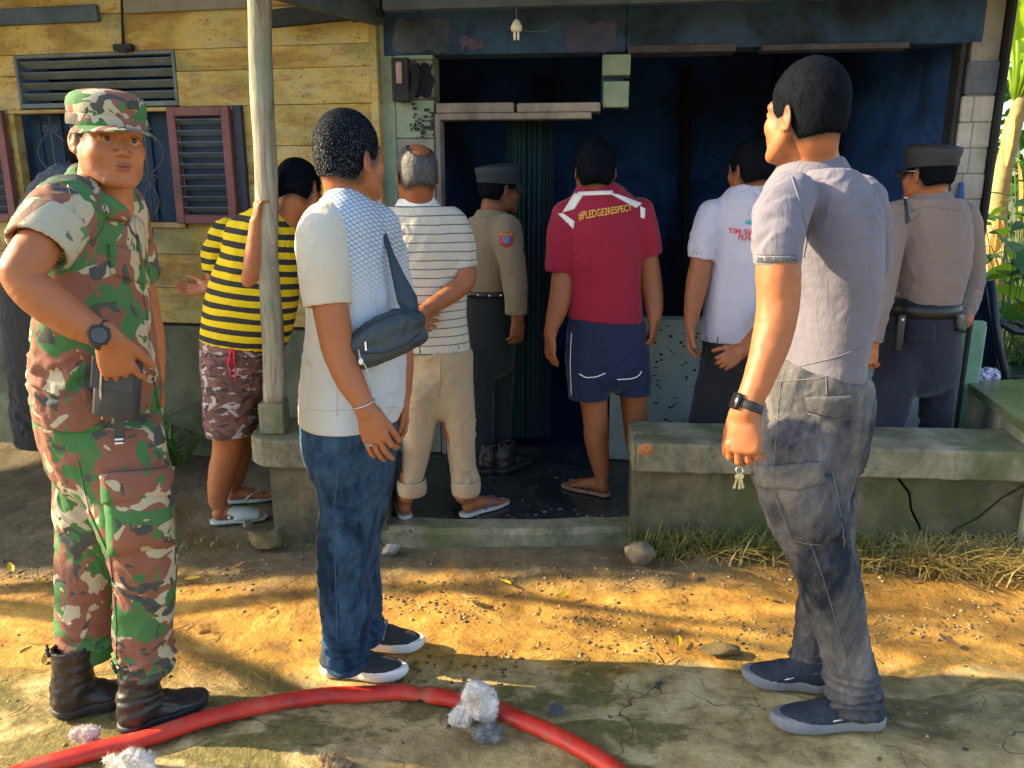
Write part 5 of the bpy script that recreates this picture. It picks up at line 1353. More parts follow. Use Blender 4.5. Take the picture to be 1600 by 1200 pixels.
def collar(par, mat, nb, r0=.066, r1=.088, hgt=.045, tilt=0.0, yaw=0.0, name='collar', open_=.35, key=None):
    vs = []; n = 34; r0 = r0 + .006; r1 = r1 + .010; nb = np.array(nb) + V3(0, 0, .022); r1 = r1 + .012; prof = [(r0, -.004), (r0, hgt * .9), (r0 + .004, hgt), (r0 + .010, hgt * .9), (r1 - .004, .004), (r1, -.008), (r1 - .004, -.011), (r0 + .010, hgt * .55), (r0 - .003, hgt * .8), (r0 - .004, -.004)]
    f0 = radians(90 - yaw)
    for i in range(n):
        a = f0 + open_ + (2 * pi - 2 * open_) * i / (n - 1); fr = cos(a - f0)
        for (r, z) in prof: vs.append(np.array(nb) + V3(r * cos(a), r * sin(a), z - .016 * max(fr, 0) + .008 * max(-fr, 0) - .02))
    m = len(prof); fs = []
    for i in range(n - 1):
        for k in range(m): fs.append((i * m + k, (i + 1) * m + k, (i + 1) * m + (k + 1) % m, i * m + (k + 1) % m))
    fs.append(tuple(range(m))); fs.append(tuple((n - 1) * m + k for k in range(m))[::-1])
    o = mesh_obj(name, vs, fs, mat, par); return o

# ---------------------------------------------------------------- soldier
def build_soldier():
    root = person('soldier in woodland camouflage and cap, hand on hip, face turned to the camera', WG(200, 1120))
    hp, R = headframe(W(171, 219, 2.02), 137, -3, 3)
    nb = W(160, 318, 2.05)
    Fh, g = head_field(hp, R, 0.955, neck=[(hp + R @ V3(0, -.02, -.05), .060, .062), (onseg(hp, nb, .6), .062, .060), (nb, .072, .075)], h=.0024, wide=1.03, jaw=0.955)
    sh = W(100, 318, 1.86)
    arm = limb([(98, 322, 1.86, 88), (70, 368, 1.80, 78), (38, 416, 1.75, 66), (32, 432, 1.735, 56), (62, 462, 1.745, 66), (112, 498, 1.76, 58), (150, 519, 1.775, 44), (166, 527, 1.78, 40)])
    wr = arm[-1][0]
    hd = nrm(W(194, 600, 1.82) - wr)
    Fa = arm_field(arm, wr + hd * .004, hd, V3(.15, -1, .25), V3(1, 0, .2), h=.003, hem=(W(62, 388, 1.785), W(46, 410, 1.755) - W(92, 344, 1.86)), s=1.05, curl=(30, 26, 26, 34), spread=6, tc=(28, 25))
    la = [(W(190, 330, 2.20), .05, .05), (W(215, 440, 2.26), .045, .045), (W(235, 530, 2.20), .038, .038), (W(240, 590, 2.16), .03, .03)]
    Fl = arm_field(la, la[-1][0], V3(.1, -.1, -1), V3(1, 0, 0), V3(0, -1, 0), h=.005)
    cr = core([(nb, .06, .06), (W(150, 420, 2.03), .12, .13), (W(150, 600, 2.03), .12, .13), (W(150, 640, 2.03), .10, .13)])
    body(root, [Fh.mesh(), Fa.mesh(), Fl.mesh(), cr], SKIN)
    for sx in (-1, 1):   # eyes
        c = g(sx * .031, .0755, .002); mb = MB(); mb.lathe(c, [(.0116 * cos(a), .0116 * sin(a)) for a in np.linspace(-1.5, 1.5, 9)], 14, R @ np.array([[1, 0, 0], [0, 0, 1], [0, -1, 0]]))
        e = mb.build('eye', EYEW, root, True)
        mi = MB(); mi.lathe(c + R @ V3(0, .0092, 0), [(.0066, 0), (.0060, .0016), (.003, .0028)], 12, R @ np.array([[1, 0, 0], [0, 0, 1], [0, -1, 0]])); mi.build('iris', EYEI, e, True)
        mb = MB(); mb.tube([g(sx * .014, .0905, .0215), g(sx * .026, .0915, .0265), g(sx * .040, .084, .0255), g(sx * .050, .073, .020)], [.0015, .0034, .003, .001], 6); mb.build('eyebrow', HAIR, root, True)
    for zz, hh_, yy_ in ((-.0572, .0034, .1000), (-.0668, .0040, .0998)):
        mb = MB(); mb.tube([g(-.021, yy_ - .011, -.0618), g(-.012, yy_ - .0025, zz), g(0, yy_, zz), g(.012, yy_ - .0025, zz), g(.021, yy_ - .011, -.0618)], [.0008, hh_ * .8, hh_, hh_ * .8, .0008], 8); mb.build('lip', LIPS, root, True)
    hair_mesh(hp, R, 0.955, top=.002, side=.0035, mat=HAIR, parent=root, wide=1.03, back_low=-.05, strands=1200, slen=.006, front=.07)
    # cap: crown, band, peak
    def ring(rx, ry, z, cy=-.012, dz=0.0, n=40): return [(rx * sin(a), cy + ry * cos(a), z + dz * cos(a)) for a in np.linspace(0, 2 * pi, n, endpoint=False)]
    cap = ring_loft([ring(.088, .104, .030, dz=-.004), ring(.0895, .1055, .036, dz=-.004), ring(.0890, .105, .060, dz=-.002), ring(.0905, .106, .062, dz=-.002), ring(.0915, .107, .080), ring(.0890, .105, .095, dz=.001), ring(.081, .097, .106, dz=.002), ring(.068, .082, .113, dz=.002), ring(.045, .055, .118, dz=.002), ring(.015, .02, .120)], CAMO, 'cap', root, R * 0.955, hp)
    ring_loft([ring(.0915, .1075, .031, dz=-.004), ring(.0925, .1085, .036, dz=-.004), ring(.0920, .108, .054, dz=-.002), ring(.090, .106, .058, dz=-.002)], CAMO, 'cap_band', cap, R * 0.955, hp, False)
    vs = []; fs = []; nu, nv = 20, 6
    for lay in (0, 1):
        for j in range(nv + 1):
            for i in range(nu + 1):
                a = (i / nu - .5) * 2.5; t = j / nv
                rx, ry = .0895, .105; ex = .060 * cos(a * .62) ** .7 * t
                x = (rx + ex * .35) * sin(a); y = -.012 + (ry + ex) * cos(a); z = .033 - .006 * t * t - .016 * (sin(a) ** 2) * (.3 + .7 * t) - .0035 * lay - .004 * t
                vs.append(hp + R @ V3(x, y, z) * 0.955)
    n1 = (nu + 1) * (nv + 1)
    for j in range(nv):
        for i in range(nu):
            a = j * (nu + 1) + i; fs.append((a, a + nu + 1, a + nu + 2, a + 1)); fs.append((a + n1, a + 1 + n1, a + nu + 2 + n1, a + nu + 1 + n1))
    for i in range(nu): a = nv * (nu + 1) + i; fs.append((a + 1, a, a + n1, a + 1 + n1)) if False else fs.append((a, a + n1, a + 1 + n1, a + 1))
    mesh_obj('cap_peak', vs, fs, CAMO, cap)
    BV['cap'] = BVHTree.FromPolygons([tuple(rootloc(cap) + np.array(v.co)) for v in cap.data.vertices], [tuple(p.vertices) for p in cap.data.polygons])
    patch('cap', [(201, 157), (216, 159), (217, 172), (200, 170)], 'cap_badge', simple('olive_badge', (.04, .05, .035), .7, bump=.8, bs=300), cap, th=.002)
    for k in range(3):
        seam('cap', [(150, 176 + k * 6), (172, 177 + k * 6)], 'cap_stitch', simple('faded_thread', (.30, .20, .13), .8), cap, r=.0007)
    # jacket
    body_rows = rows(2.03, [(132, 196, 292, .085, 2.05), (112, 208, 318, .15), (90, 222, 350, .195), (70, 230, 400, .20), (58, 236, 460, .195), (52, 246, 520, .185), (48, 252, 570, .185), (50, 256, 615, .19), (56, 256, 650, .185)])
    slv = limb([(112, 322, 1.93, 90), (92, 344, 1.86, 100), (68, 376, 1.80, 92), (60, 388, 1.785, 90), (46, 410, 1.755, 86)])
    cp = W(62, 388, 1.785); cn = slv[-1][0] - slv[1][0]
    sl2 = [(W(180, 325, 2.14), .075, .075), (W(200, 380, 2.24), .068, .068), (W(214, 430, 2.26), .065, .065)]
    def extra(F):
        F.ell(hp + R @ V3(0, -.0, -.13), (.062, .064, .08), None, .0, True)
        # collar
        F.chain([(W(118, 262, 2.10), .010, .018), (W(112, 276, 2.02), .010, .020), (W(124, 300, 1.95), .010, .022), (W(158, 318, 1.93), .010, .022), (W(186, 332, 1.95), .008, .020), (W(196, 342, 1.96), .006, .014)], k=.010, u=(0, -1, .4))
    hem = W(150, 642, 2.03)
    dsp = [folds((.3, 0, -1), .0065, 17, 5, 1.0), folds((1, 0, -.6), .007, 22, 6, 9.0, center=W(110, 560, 1.9), rad=.16), folds((.7, 0, .4), .007, 26, 7, 4.0, center=W(95, 355, 1.85), rad=.15), rings(W(150, 590, 1.9), (0, .1, 1), .06, .045, .005, 5, .3)]
    jk = garment('jacket', root, CAMO, [dict(p=body_rows, cuts=[(hem, (-.1, 0, -1), True)], hd=.05), dict(p=slv, cuts=[(cp, cn, True)], k=.035), dict(p=sl2, cuts=[(sl2[-1][0], sl2[-1][0] - sl2[0][0], True)])], h=.0055, disp=dsp, key='jacket', extra=extra)
    rolled = camo('sunlit_camouflage', [(.40, .38, .28), (.26, .15, .10), (.08, .20, .07), (.10, .11, .10)], 9.0, seed=2.0, thr=(.60, .60, .64))
    # sleeve cuff, its sunlit paleness painted into the camouflage
    ax = nrm(cn); cc = limb([(78, 362, 1.82, 97), (62, 386, 1.787, 93)])
    def cuffx(F): pass
    garment('rolled_cuff', jk, rolled, [dict(p=[(q[0], q[1] + .001, q[2] + .001) for q in limb([(96, 336, 1.86, 98), (84, 352, 1.835, 102), (68, 376, 1.80, 100), (54, 398, 1.77, 96)])], cuts=[(W(58, 393, 1.785), ax, True), (W(86, 346, 1.84), -ax)], hd=.03)], h=.0045, disp=[folds(ax, .006, 22, 7, 3.0)])
    # pockets and placket
    patch('jacket', [(168, 388), (214, 398), (226, 445), (172, 428)], 'pocket', CAMO, jk, th=.004, puff=.006)
    patch('jacket', [(168, 382), (216, 393), (219, 415), (170, 402)], 'pocket_flap', CAMO, jk, th=.008, puff=.002)
    patch('jacket', [(208, 336), (222, 346), (254, 600), (246, 640)], 'placket', CAMO, jk, th=.005, nu=3, nv=20)
    seam('jacket', [(106, 290), (118, 330), (112, 372), (104, 402)], 'shoulder_seam', CAMO, jk, r=.0022)
    patch('jacket', [(152, 318), (176, 324), (174, 334), (150, 328)], 'name_tape', simple('name_tape_olive', (.10, .09, .06), .8, bump=.6, bs=300), jk, th=.002)
    text_on('jacket', 'YA', [(157, 319), (171, 322), (170, 332), (156, 329)], 'name_letters', simple('pale_thread', (.5, .48, .42), .8), jk, off=.0035)
    # trousers
    hips = rows(2.03, [(52, 250, 590, .17), (50, 256, 620, .175), (56, 258, 655, .17), (72, 262, 705, .15)])
    near = rows(1.96, [(112, 262, 690, .095), (128, 270, 740, .09), (140, 276, 800, .085), (166, 279, 860, .078, 1.97), (178, 276, 920, .07, 1.98), (176, 272, 980, .07, 2.0), (180, 274, 1020, .07, 2.01), (182, 274, 1052, .068, 2.01)])
    far = rows(2.12, [(62, 200, 680, .095), (80, 205, 740, .09), (84, 205, 800, .085), (86, 190, 860, .078), (84, 182, 920, .072, 2.11), (84, 182, 975, .07, 2.11), (94, 182, 1005, .066, 2.11), (94, 182, 1030, .066, 2.11)])
    dsp = [folds((.1, 0, 1), .006, 15, 5, 2.0), folds((1, 0, -.5), .007, 18, 6, 7.0, center=W(190, 880, 2.0), rad=.14), folds((1, 0, .5), .008, 18, 6, 3.0, center=W(140, 720, 1.95), rad=.16),
           rings(near[-1][0] + V3(0, 0, .04), (0, 0, 1), .06, .032, .006, 1), rings(far[-1][0] + V3(0, 0, .05), (0, 0, 1), .06, .032, .006, 2)]
    tr = garment('trousers', root, CAMO_P, [dict(p=hips), dict(p=near, k=.04, cuts=[(near[-1][0] + V3(0, 0, .008), (0, 0, -1), True)]), dict(p=far, k=.02, cuts=[(far[-1][0] + V3(0, 0, .008), (0, 0, -1), True)])], h=.006, disp=dsp, key='sold_tr', under=[(hem, (-.1, 0, -1), .020)])
    patch('sold_tr', [(164, 752), (258, 744), (270, 850), (172, 868)], 'cargo_pocket', CAMO_P, tr, th=.010, puff=.010)
    patch('sold_tr', [(160, 738), (262, 730), (266, 772), (166, 784)], 'pocket_flap', CAMO_P, tr, th=.019, puff=.003)
    seam('sold_tr', [(80, 655), (120, 652), (155, 662)], 'pocket_edge', CAMO_P, tr, r=.003)
    seam('sold_tr', [(122, 720), (140, 800), (172, 870), (182, 960), (182, 1030)], 'leg_seam', CAMO_P, tr, r=.0022)
    # pouch, strap, watch
    BVj = 'jacket'
    pc = W(184, 606, 1.835); mb = MB(); ang = radians(10); Rr = np.array([[cos(ang), 0, sin(ang)], [0, 1, 0], [-sin(ang), 0, cos(ang)]])
    mb.box(pc, (.105, .035, .15), Rr, .010); po = mb.build('belt_pouch', DARKN, root, True)
    mb = MB(); mb.box(pc + V3(.002, -.019, .035), (.10, .006, .075), Rr, .002); mb.build('pouch_flap', DARKN, po)
    mb = MB(); mb.tube([W(160, 560, 1.80), W(157, 610, 1.815), W(160, 655, 1.83)], .0025, 6); mb.build('pouch_cord', simple('khaki_cord', (.35, .31, .22), .8), po)
    mb = MB(); mb.bar(W(187, 640, 1.842), W(186, 690, 1.85), .024, .004, (0, 1, 0)); st = mb.build('thigh_strap', DARKN, po)
    mb = MB(); mb.tube([W(180, 687, 1.842), W(193, 686, 1.842)], .003, 6); mb.tube([W(180, 693, 1.842), W(193, 692, 1.842)], .003, 6); mb.build('strap_buckle', METAL, po)
    w0 = onseg(arm[-2][0], arm[-1][0], .55); wd = nrm(arm[-1][0] - arm[-2][0]); Rw = np.stack([nrm(np.cross(wd, (0, 1, 0))), nrm(np.cross(wd, nrm(np.cross(wd, (0, 1, 0))))), wd], 1)
    rr = arm[-2][1] * .97
    mb = MB(); mb.lathe(w0, [(rr + .001, -.013), (rr + .004, -.011), (rr + .004, .011), (rr + .001, .013)], 24, Rw); wa = mb.build('wristwatch', BLACKR, root, True)
    fd = nrm(V3(.25, -1, .25) - wd * np.dot(V3(.25, -1, .25), wd)); Rf = np.stack([nrm(np.cross(fd, wd)), wd, fd], 1)
    mb = MB(); mb.lathe(w0 + fd * (rr + .002), [(.022, 0), (.0235, .003), (.0235, .009), (.020, .013), (.0185, .011), (.0, .011)], 24, Rf); mb.build('watch_case', BLACKR, wa, True)
    mb = MB(); mb.lathe(w0 + fd * (rr + .0135), [(.0175, -.001), (.0175, .0005)], 20, Rf); mb.build('watch_face', simple('watch_glass', (.03, .035, .04), .15, bump=0), wa)
    for kk in range(4):
        a = kk * pi / 2 + .5; mb = MB(); mb.box(w0 + fd * (rr + .006) + Rf[:, 0] * cos(a) * .0235 + Rf[:, 1] * sin(a) * .0235, (.005, .005, .004), Rf, .001); mb.build('watch_button', BLACKR, wa)
    # boots
    for (hx, hy, tx, ty, key) in ((193, 1146, 318, 1098, 'b1'), (92, 1119, 214, 1086, 'b2')):
        o, gg, d, sd, L = shoe(root, WG(hx, hy), WG(tx, ty), BLACKL, BLACKR, w=.052, high=.09, boot=.215, name='boot', key=key, sole_h=.034)
        for k in range(6):
            c = gg(.30 + .018 * (5 - k), 0, .10 + k * .022) + d * .012; mb = MB(); mb.tube([c - sd * .024, c + d * .010 + V3(0, 0, .004), c + sd * .024], .0025, 5); mb.build('lace', BLACKR, o, True)
        mb = MB(); mb.tube([gg(.0, .012, .20), gg(-.02, .012, .225), gg(-.02, -.012, .225), gg(.0, -.012, .20)], .004, 6); mb.build('pull_tab', BLACKL, o, True)
    return root

# ---------------------------------------------------------------- man in light shirt with bag
def build_bagman():
    root = person('man in pale T-shirt and blue jeans wearing a black crossbody bag', WG(565, 1050))
    hp, R = headframe(W(548, 249, 2.26), 38, 2, 0)
    nb = W(545, 345, 2.27)
    Fh, g = head_field(hp, R, .96, neck=[(hp + R @ V3(0, -.035, -.03), .058, .056), (W(541, 300, 2.26), .059, .060), (nb, .078, .085)], h=.0028)
    arm = limb([(505, 372, 2.08, 74), (510, 440, 2.05, 66), (520, 500, 2.04, 55), (529, 548, 2.035, 50), (546, 592, 2.02, 45), (566, 628, 2.01, 34), (572, 642, 2.008, 33)])
    wr = arm[-1][0]; hd = nrm(W(594, 706, 2.0) - wr)
    Fa = arm_field(arm, wr, hd, V3(-.25, -1, .1), V3(1, -.2, .3), h=.0028, hem=(W(515, 478, 2.05), W(518, 500, 2.05) - W(503, 376, 2.09)), s=1.0, curl=(36, 22, 18, 16), spread=2.5, tc=(18, 14))
    la = [(W(590, 372, 2.42), .048), (W(615, 470, 2.46), .045), (W(628, 560, 2.42), .036), (W(628, 620, 2.40), .028)]
    Fl = arm_field(la, la[-1][0], V3(0, 0, -1), V3(.8, .5, 0), V3(0, -1, .1), h=.004, s=.95)
    cr = core([(nb, .07, .07), (W(545, 430, 2.25), .12, .13), (W(545, 600, 2.25), .12, .12)])
    legs = [core([(W(545, 700, 2.2), .05, .05), (W(542, 960, 2.18), .035, .035), (WG(502, 1048) * .8 + WG(634, 1058) * .2 + V3(0, 0, .07), .03, .03)]), core([(W(560, 700, 2.26), .05, .05), (W(565, 940, 2.33), .035, .035), (WG(548, 1010) * .8 + WG(660, 1012) * .2 + V3(0, 0, .07), .03, .03)])]
    body(root, [Fh.mesh(), Fa.mesh(), Fl.mesh(), cr] + legs, SKIN)
    hair_mesh(hp, R, .965, top=.018, side=.004, mat=HAIR, parent=root, back_low=-.058, strands=9000, slen=.009, seed=3, smat=HAIRM)
    shirt = rows(2.26, [(512, 574, 318, .075, 2.265), (497, 588, 333, .13), (484, 602, 352, .175), (474, 612, 385, .195), (472, 618, 430, .20), (478, 628, 490, .19), (478, 638, 545, .19), (472, 636, 600, .19), (467, 628, 640, .19), (466, 628, 668, .19)])
    slv = limb([(512, 352, 2.14, 74), (503, 376, 2.09, 82), (506, 420, 2.06, 80), (512, 470, 2.05, 76), (518, 500, 2.05, 74)])
    hemc = W(515, 478, 2.05)
    sl2 = [(W(585, 356, 2.36), .07, .07), (W(604, 410, 2.44), .065, .065), (W(616, 470, 2.46), .06, .06)]
    LS = NT('light_shirt')
    # sunlit cream back and shaded bluish front painted into the colour, fine hatch print over the shoulder panel
    x = LS.xyz('Object')
    c0 = LS.ramp(LS.noise(5, 4), [(.3, (.50, .46, .36)), (.7, (.56, .52, .42))])
    wv = LS.n('ShaderNodeTexWave', wave_type='BANDS', bands_direction='DIAGONAL'); wv.inputs['Scale'].default_value = 42; wv.inputs['Distortion'].default_value = .4
    LS.t.links.new(LS.co((1, .2, 1)), wv.inputs[0])
    wv2 = LS.n('ShaderNodeTexWave', wave_type='BANDS', bands_direction='DIAGONAL'); wv2.inputs['Scale'].default_value = 30
    LS.t.links.new(LS.co((-1, .2, 1.6)), wv2.inputs[0])
    hatch = LS.math('MAXIMUM', LS.math('GREATER_THAN', wv.outputs['Fac'], .82), LS.math('GREATER_THAN', wv2.outputs['Fac'], .85))
    gz = LS.n('ShaderNodeMapRange'); LS.t.links.new(x[2], gz.inputs[0]); gz.inputs[1].default_value = 1.18; gz.inputs[2].default_value = 1.34
    gx = LS.n('ShaderNodeMapRange'); LS.t.links.new(x[0], gx.inputs[0]); gx.inputs[1].default_value = -.14; gx.inputs[2].default_value = -.06
    m = LS.math('MULTIPLY', hatch, LS.math('MULTIPLY', gz, gx))
    side = LS.n('ShaderNodeMapRange'); LS.t.links.new(x[0], side.inputs[0]); side.inputs[1].default_value = -.06; side.inputs[2].default_value = .02
    c0 = LS.mix(side, c0, (.48, .54, .60)); c0 = LS.mix(LS.math('MULTIPLY', m, .75), c0, (.10, .17, .25))
    LS.set(Base_Color=c0, Roughness=.85, Normal=LS.bump(LS.noise(800, 2), .12, .002, LS.bump(LS.noise(13, 4, .6, dist=.8), .25, .018)))
    def extra(F): F.ell(nb + V3(0.0, 0, .035), (.060, .062, .055), None, .0, True)
    dsp = [folds((.35, .2, 1), .0055, 13, 4, 3.0), folds((1, .3, -.9), .008, 18, 5, 6.0, center=W(545, 500, 2.12), rad=.15), folds((1, 0, -.7), .007, 20, 5, 8.0, center=W(500, 600, 2.15), rad=.13), folds((.2, 0, 1), .005, 22, 5, 12., center=W(508, 430, 2.03), rad=.1)]
    ts = garment('shirt', root, LS.m, [dict(p=shirt, cuts=[(W(545, 653, 2.26), (.0, 0, -1), True)], hd=.05), dict(p=sl2, cuts=[(sl2[-1][0], sl2[-1][0] - sl2[0][0], True)], k=.04)], h=.0052, disp=dsp, key='bag_shirt', extra=extra)
    collar_m = cloth('collar_rib', (.50, .48, .42)).m
    garment('sleeve', ts, cloth('cream_sleeve', (.52, .48, .38)).m, [dict(p=[(W(528, 345, 2.16), .05, .05)] + slv, cuts=[(hemc, slv[-1][0] - slv[1][0], True)])], h=.0052, disp=[folds((.2, 0, 1), .006, 16, 4, 12.)], key='bag_sleeve')
    mb = MB(); cpts = [nb + V3(.070 * cos(a), .070 * sin(a), .028 + .010 * sin(a)) for a in np.linspace(0, 2 * pi, 28)]; mb.tube(cpts, .0055, 8, False); mb.build('collar', collar_m, ts, True)
    for k, pts in enumerate([[(473, 640), (520, 642), (570, 640), (621, 636)], [(527, 600), (526, 650)], [(560, 340), (575, 400), (580, 470)]]):
        seam('bag_shirt', pts, 'stitching', collar_m, ts, r=.0012, off=.0004)
    # jeans
    J = denim('blue_denim', (.004, .016, .042), (.06, .13, .22), .0)
    hips = rows(2.24, [(474, 622, 630, .165), (470, 622, 665, .165), (474, 620, 700, .16), (492, 616, 735, .14)])
    near = rows(2.17, [(488, 590, 725, .085), (497, 592, 780, .085), (496, 588, 840, .080), (498, 582, 900, .074), (501, 580, 960, .070), (504, 578, 1000, .068), (508, 574, 1028, .064, 2.18), (508, 572, 1046, .062, 2.18)])
    far = rows(2.32, [(520, 618, 725, .085), (522, 610, 780, .08), (520, 594, 830, .078), (522, 592, 880, .074), (530, 598, 930, .068), (534, 598, 975, .064, 2.33), (540, 598, 1006, .06, 2.33)])
    dsp = [folds((.1, 0, 1), .005, 13, 4, 2.0), folds((1, 0, .3), .0045, 20, 6, 12.0), rings(near[-1][0] + V3(0, 0, .05), (.1, 0, 1), .075, .036, .009, 1, .12), rings(far[-1][0] + V3(0, 0, .05), (0, 0, 1), .06, .034, .008, 2, .12), folds((1, 0, .4), .007, 17, 6, 5., center=W(540, 860, 2.1), rad=.10), folds((1, 0, .7), .006, 16, 6, 7., center=W(520, 730, 2.1), rad=.12)]
    tr = garment('jeans', root, J, [dict(p=hips), dict(p=near, k=.03, cuts=[(near[-1][0] + V3(0, 0, .008), (-.1, 0, -1), True)]), dict(p=far, k=.012, cuts=[(far[-1][0] + V3(0, 0, .008), (0, 0, -1), True)])], h=.0055, disp=dsp, key='bag_jeans', under=[(W(545, 653, 2.26), (0, 0, -1), .02)])
    th = simple('pale_denim_thread', (.05, .09, .15), .8)
    for pts in [[(530, 660), (528, 740), (522, 800), (524, 880), (527, 1005)], [(510, 660), (512, 705), (500, 712)], [(486, 665), (490, 700)]]:
        seam('bag_jeans', pts, 'stitching', th, tr, r=.0013)
    # shoes
    UP = NT('knit_trainer'); w = UP.n('ShaderNodeTexWave', wave_type='BANDS', bands_direction='Z'); w.inputs['Scale'].default_value = 60; UP.t.links.new(UP.co(), w.inputs[0])
    UP.set(Base_Color=UP.ramp(UP.noise(400, 2), [(.35, (.016, .016, .017)), (.7, (.06, .058, .056))]), Roughness=.9, Normal=UP.bump(UP.noise(500, 2), .5, .002))
    SO = simple('white_foam_sole', (.74, .70, .62), .6, bump=.2)
    GS = simple('grey_elastic', (.16, .16, .19), .8)
    LN = simple('grey_rubber_line', (.30, .29, .28), .6)
    for (hx, hy, tx, ty, key) in ((502, 1048, 634, 1058, 's1'), (548, 1010, 660, 1012, 's2')):
        o, gg, d, sd, L = shoe(root, WG(hx, hy), WG(tx, ty), UP.m, SO, w=.046, high=.075, key=key, sole_h=.034)
        mb = MB(); c = gg(.48, 0, .078); mb.tube([c + sd * .036 - V3(0, 0, .03), c + sd * .022 + V3(0, 0, .003), c - sd * .022 + V3(0, 0, .003), c - sd * .036 - V3(0, 0, .03)], .010, 8); mb.build('elastic_band', GS, o, True)
        for k in range(6):
            p1 = BV[key].find_nearest(Vector(gg(.62 + k * .032, -.09, .075))); p2 = BV[key].find_nearest(Vector(gg(.70 + k * .032, -.09, .03)))
            mb = MB(); mb.tube([np.array(p1[0]) + np.array(p1[1]) * .001, np.array(BV[key].find_nearest((p1[0] + p2[0]) / 2)[0]) + np.array(p1[1]) * .001, np.array(p2[0]) + np.array(p2[1]) * .001], .0013, 5); mb.build('side_line', LN, o, True)
    # bracelet and ring
    w0 = onseg(arm[-2][0], arm[-1][0], .2); wd = nrm(arm[-1][0] - arm[-3][0] + V3(0, 0, -.05)); u = nrm(np.cross(wd, (0, 1, 0))); v = np.cross(wd, u); mb = MB()
    for k in range(30):
        a = 2 * pi * k / 30; c = w0 + (u * cos(a) + v * sin(a)) * (arm[-2][1] * 1.0 + .002) + wd * .004 * sin(a); tq = (-u * sin(a) + v * cos(a)); mb.bar(c - tq * .0035, c + tq * .0035, .006, .0035, wd, .0008)
    mb.build('chain_bracelet', METAL, root, True)
    mb = MB(); s2 = nrm(np.cross(hd, V3(-.25, -1, .1))); c = wr + hd * .102 + (-s2 if s2[0] > 0 else s2) * .0 ; rp = W(577, 694, 1.99)
    mb.tube([rp + V3(cos(a) * .0105, sin(a) * .0105, sin(a * 2) * .0005) for a in np.linspace(0, 2 * pi, 16)], .0022, 6, False); rg_ = mb.build('finger_ring', METAL, root, True)
    mb = MB(); mb.box(rp + V3(-.004, -.0115, 0), (.010, .004, .008), None, .0015); mb.build('ring_stone', simple('ring_stone', (.25, .2, .12), .2), rg_)
    return root

def build_bag():
    b = thing('shoulder_bag', 'black crossbody bag on the belly of the man in the pale T-shirt', 'bag', W(604, 530, 2.07))
    NY = NT('black_bag_nylon'); NY.set(Base_Color=NY.ramp(NY.noise(6, 4), [(.3, (.018, .032, .045)), (.7, (.030, .048, .062))]), Roughness=.55, Normal=NY.bump(NY.noise(500, 2), .3, .002, NY.bump(NY.noise(18, 4, dist=1), .4, .01)))
    def extra(F):
        pass
    L, Rr_ = W(556, 538, 2.05), W(652, 502, 2.13)
    ax = nrm(Rr_ - L)
    up = [(L + V3(.006, 0, 0), .030, .030), (onseg(L, Rr_, .3) + V3(0, -.015, .006), .040, .038), (onseg(L, Rr_, .7) + V3(0, -.018, .010), .042, .038), (Rr_ - V3(.008, 0, 0), .030, .028)]
    lo = [(q[0] + V3(.012, -.006, -.038), q[1] * .82, q[2] * .80) for q in up]
    o = garment('bag_body', b, NY.m, [dict(p=up, u=(0, 0, 1)), dict(p=lo, u=(0, 0, 1), k=.006)], h=.004, disp=[folds((1, 0, .3), .003, 26, 8, 2.), folds((.4, 0, 1), .002, 30, 8, 5.)], key='bag')
    seam('bag', [(566, 552), (600, 551), (632, 540), (654, 522)], 'zip', BLACKR, o, r=.0022)
    seam('bag', [(562, 520), (580, 506), (612, 492), (640, 488)], 'piping', BLACKR, o, r=.0020)
    mb = MB(); mb.tube([W(571, 534, 2.0), W(572, 548, 1.995)], .0022, 6); mb.build('zip_pull', METAL, b)
    mb = MB(); p = W(654, 534, 2.08); mb.tube([p, p + V3(.003, -.002, -.02), p + V3(.004, -.003, -.03)], [.0015, .0015, .003], 6); mb.build('zip_pull', DARKN, b)
    # strap over the chest and shoulder, wide near the bag
    sp_ = lambda a, b_: (lambda q: q[0] + q[1] * .006)(snap('bag_shirt', a, b_))
    S0 = [W(642, 494, 2.12), W(636, 468, 2.14), W(622, 432, 2.16), W(611, 400, 2.18), W(602, 372, 2.22), W(585, 340, 2.36), W(548, 326, 2.36), W(520, 360, 2.46), W(500, 440, 2.47), W(510, 500, 2.40), W(538, 540, 2.10), W(556, 536, 2.04)]
    wd = [.060, .055, .034, .018, .014, .016, .018, .018, .018, .018, .016, .020]
    vs = []; fs = []
    for i, p in enumerate(S0):
        t = nrm(S0[min(i + 1, 11)] - S0[max(i - 1, 0)]); nn = nrm(p - (onseg(W(545, 430, 2.26), W(545, 430, 2.26), 0) * V3(1, 1, 0) + V3(0, 0, p[2]))); nn = nrm(V3(.3, -1, .1)) if 0 < i < 5 else nn; nn = nrm(nn - t * np.dot(nn, t)); s_ = nrm(np.cross(t, nn))
        for a, bb in ((1, 0), (1, .004), (-1, .004), (-1, 0)): vs.append(p + s_ * wd[i] * a * .5 + nn * (bb + .002))
    for i in range(11):
        for k in range(4): fs.append((i * 4 + k, i * 4 + (k + 1) % 4, (i + 1) * 4 + (k + 1) % 4, (i + 1) * 4 + k))
    mesh_obj('strap', vs, fs, NY.m, b)
    mb = MB(); mb.tube([W(560, 546, 2.01), W(563, 560, 2.0), W(572, 574, 2.0), W(578, 592, 2.01), W(580, 615, 2.02)], .0016, 6); mb.build('cord', simple('pale_cord', (.5, .5, .38), .7), b, True)
    mb = MB(); mb.lathe(W(564, 565, 1.995), [(.003, -.008), (.006, -.004), (.006, .004), (.003, .008)], 10); mb.build('bead', simple('white_bead', (.75, .72, .68), .4), b, True)

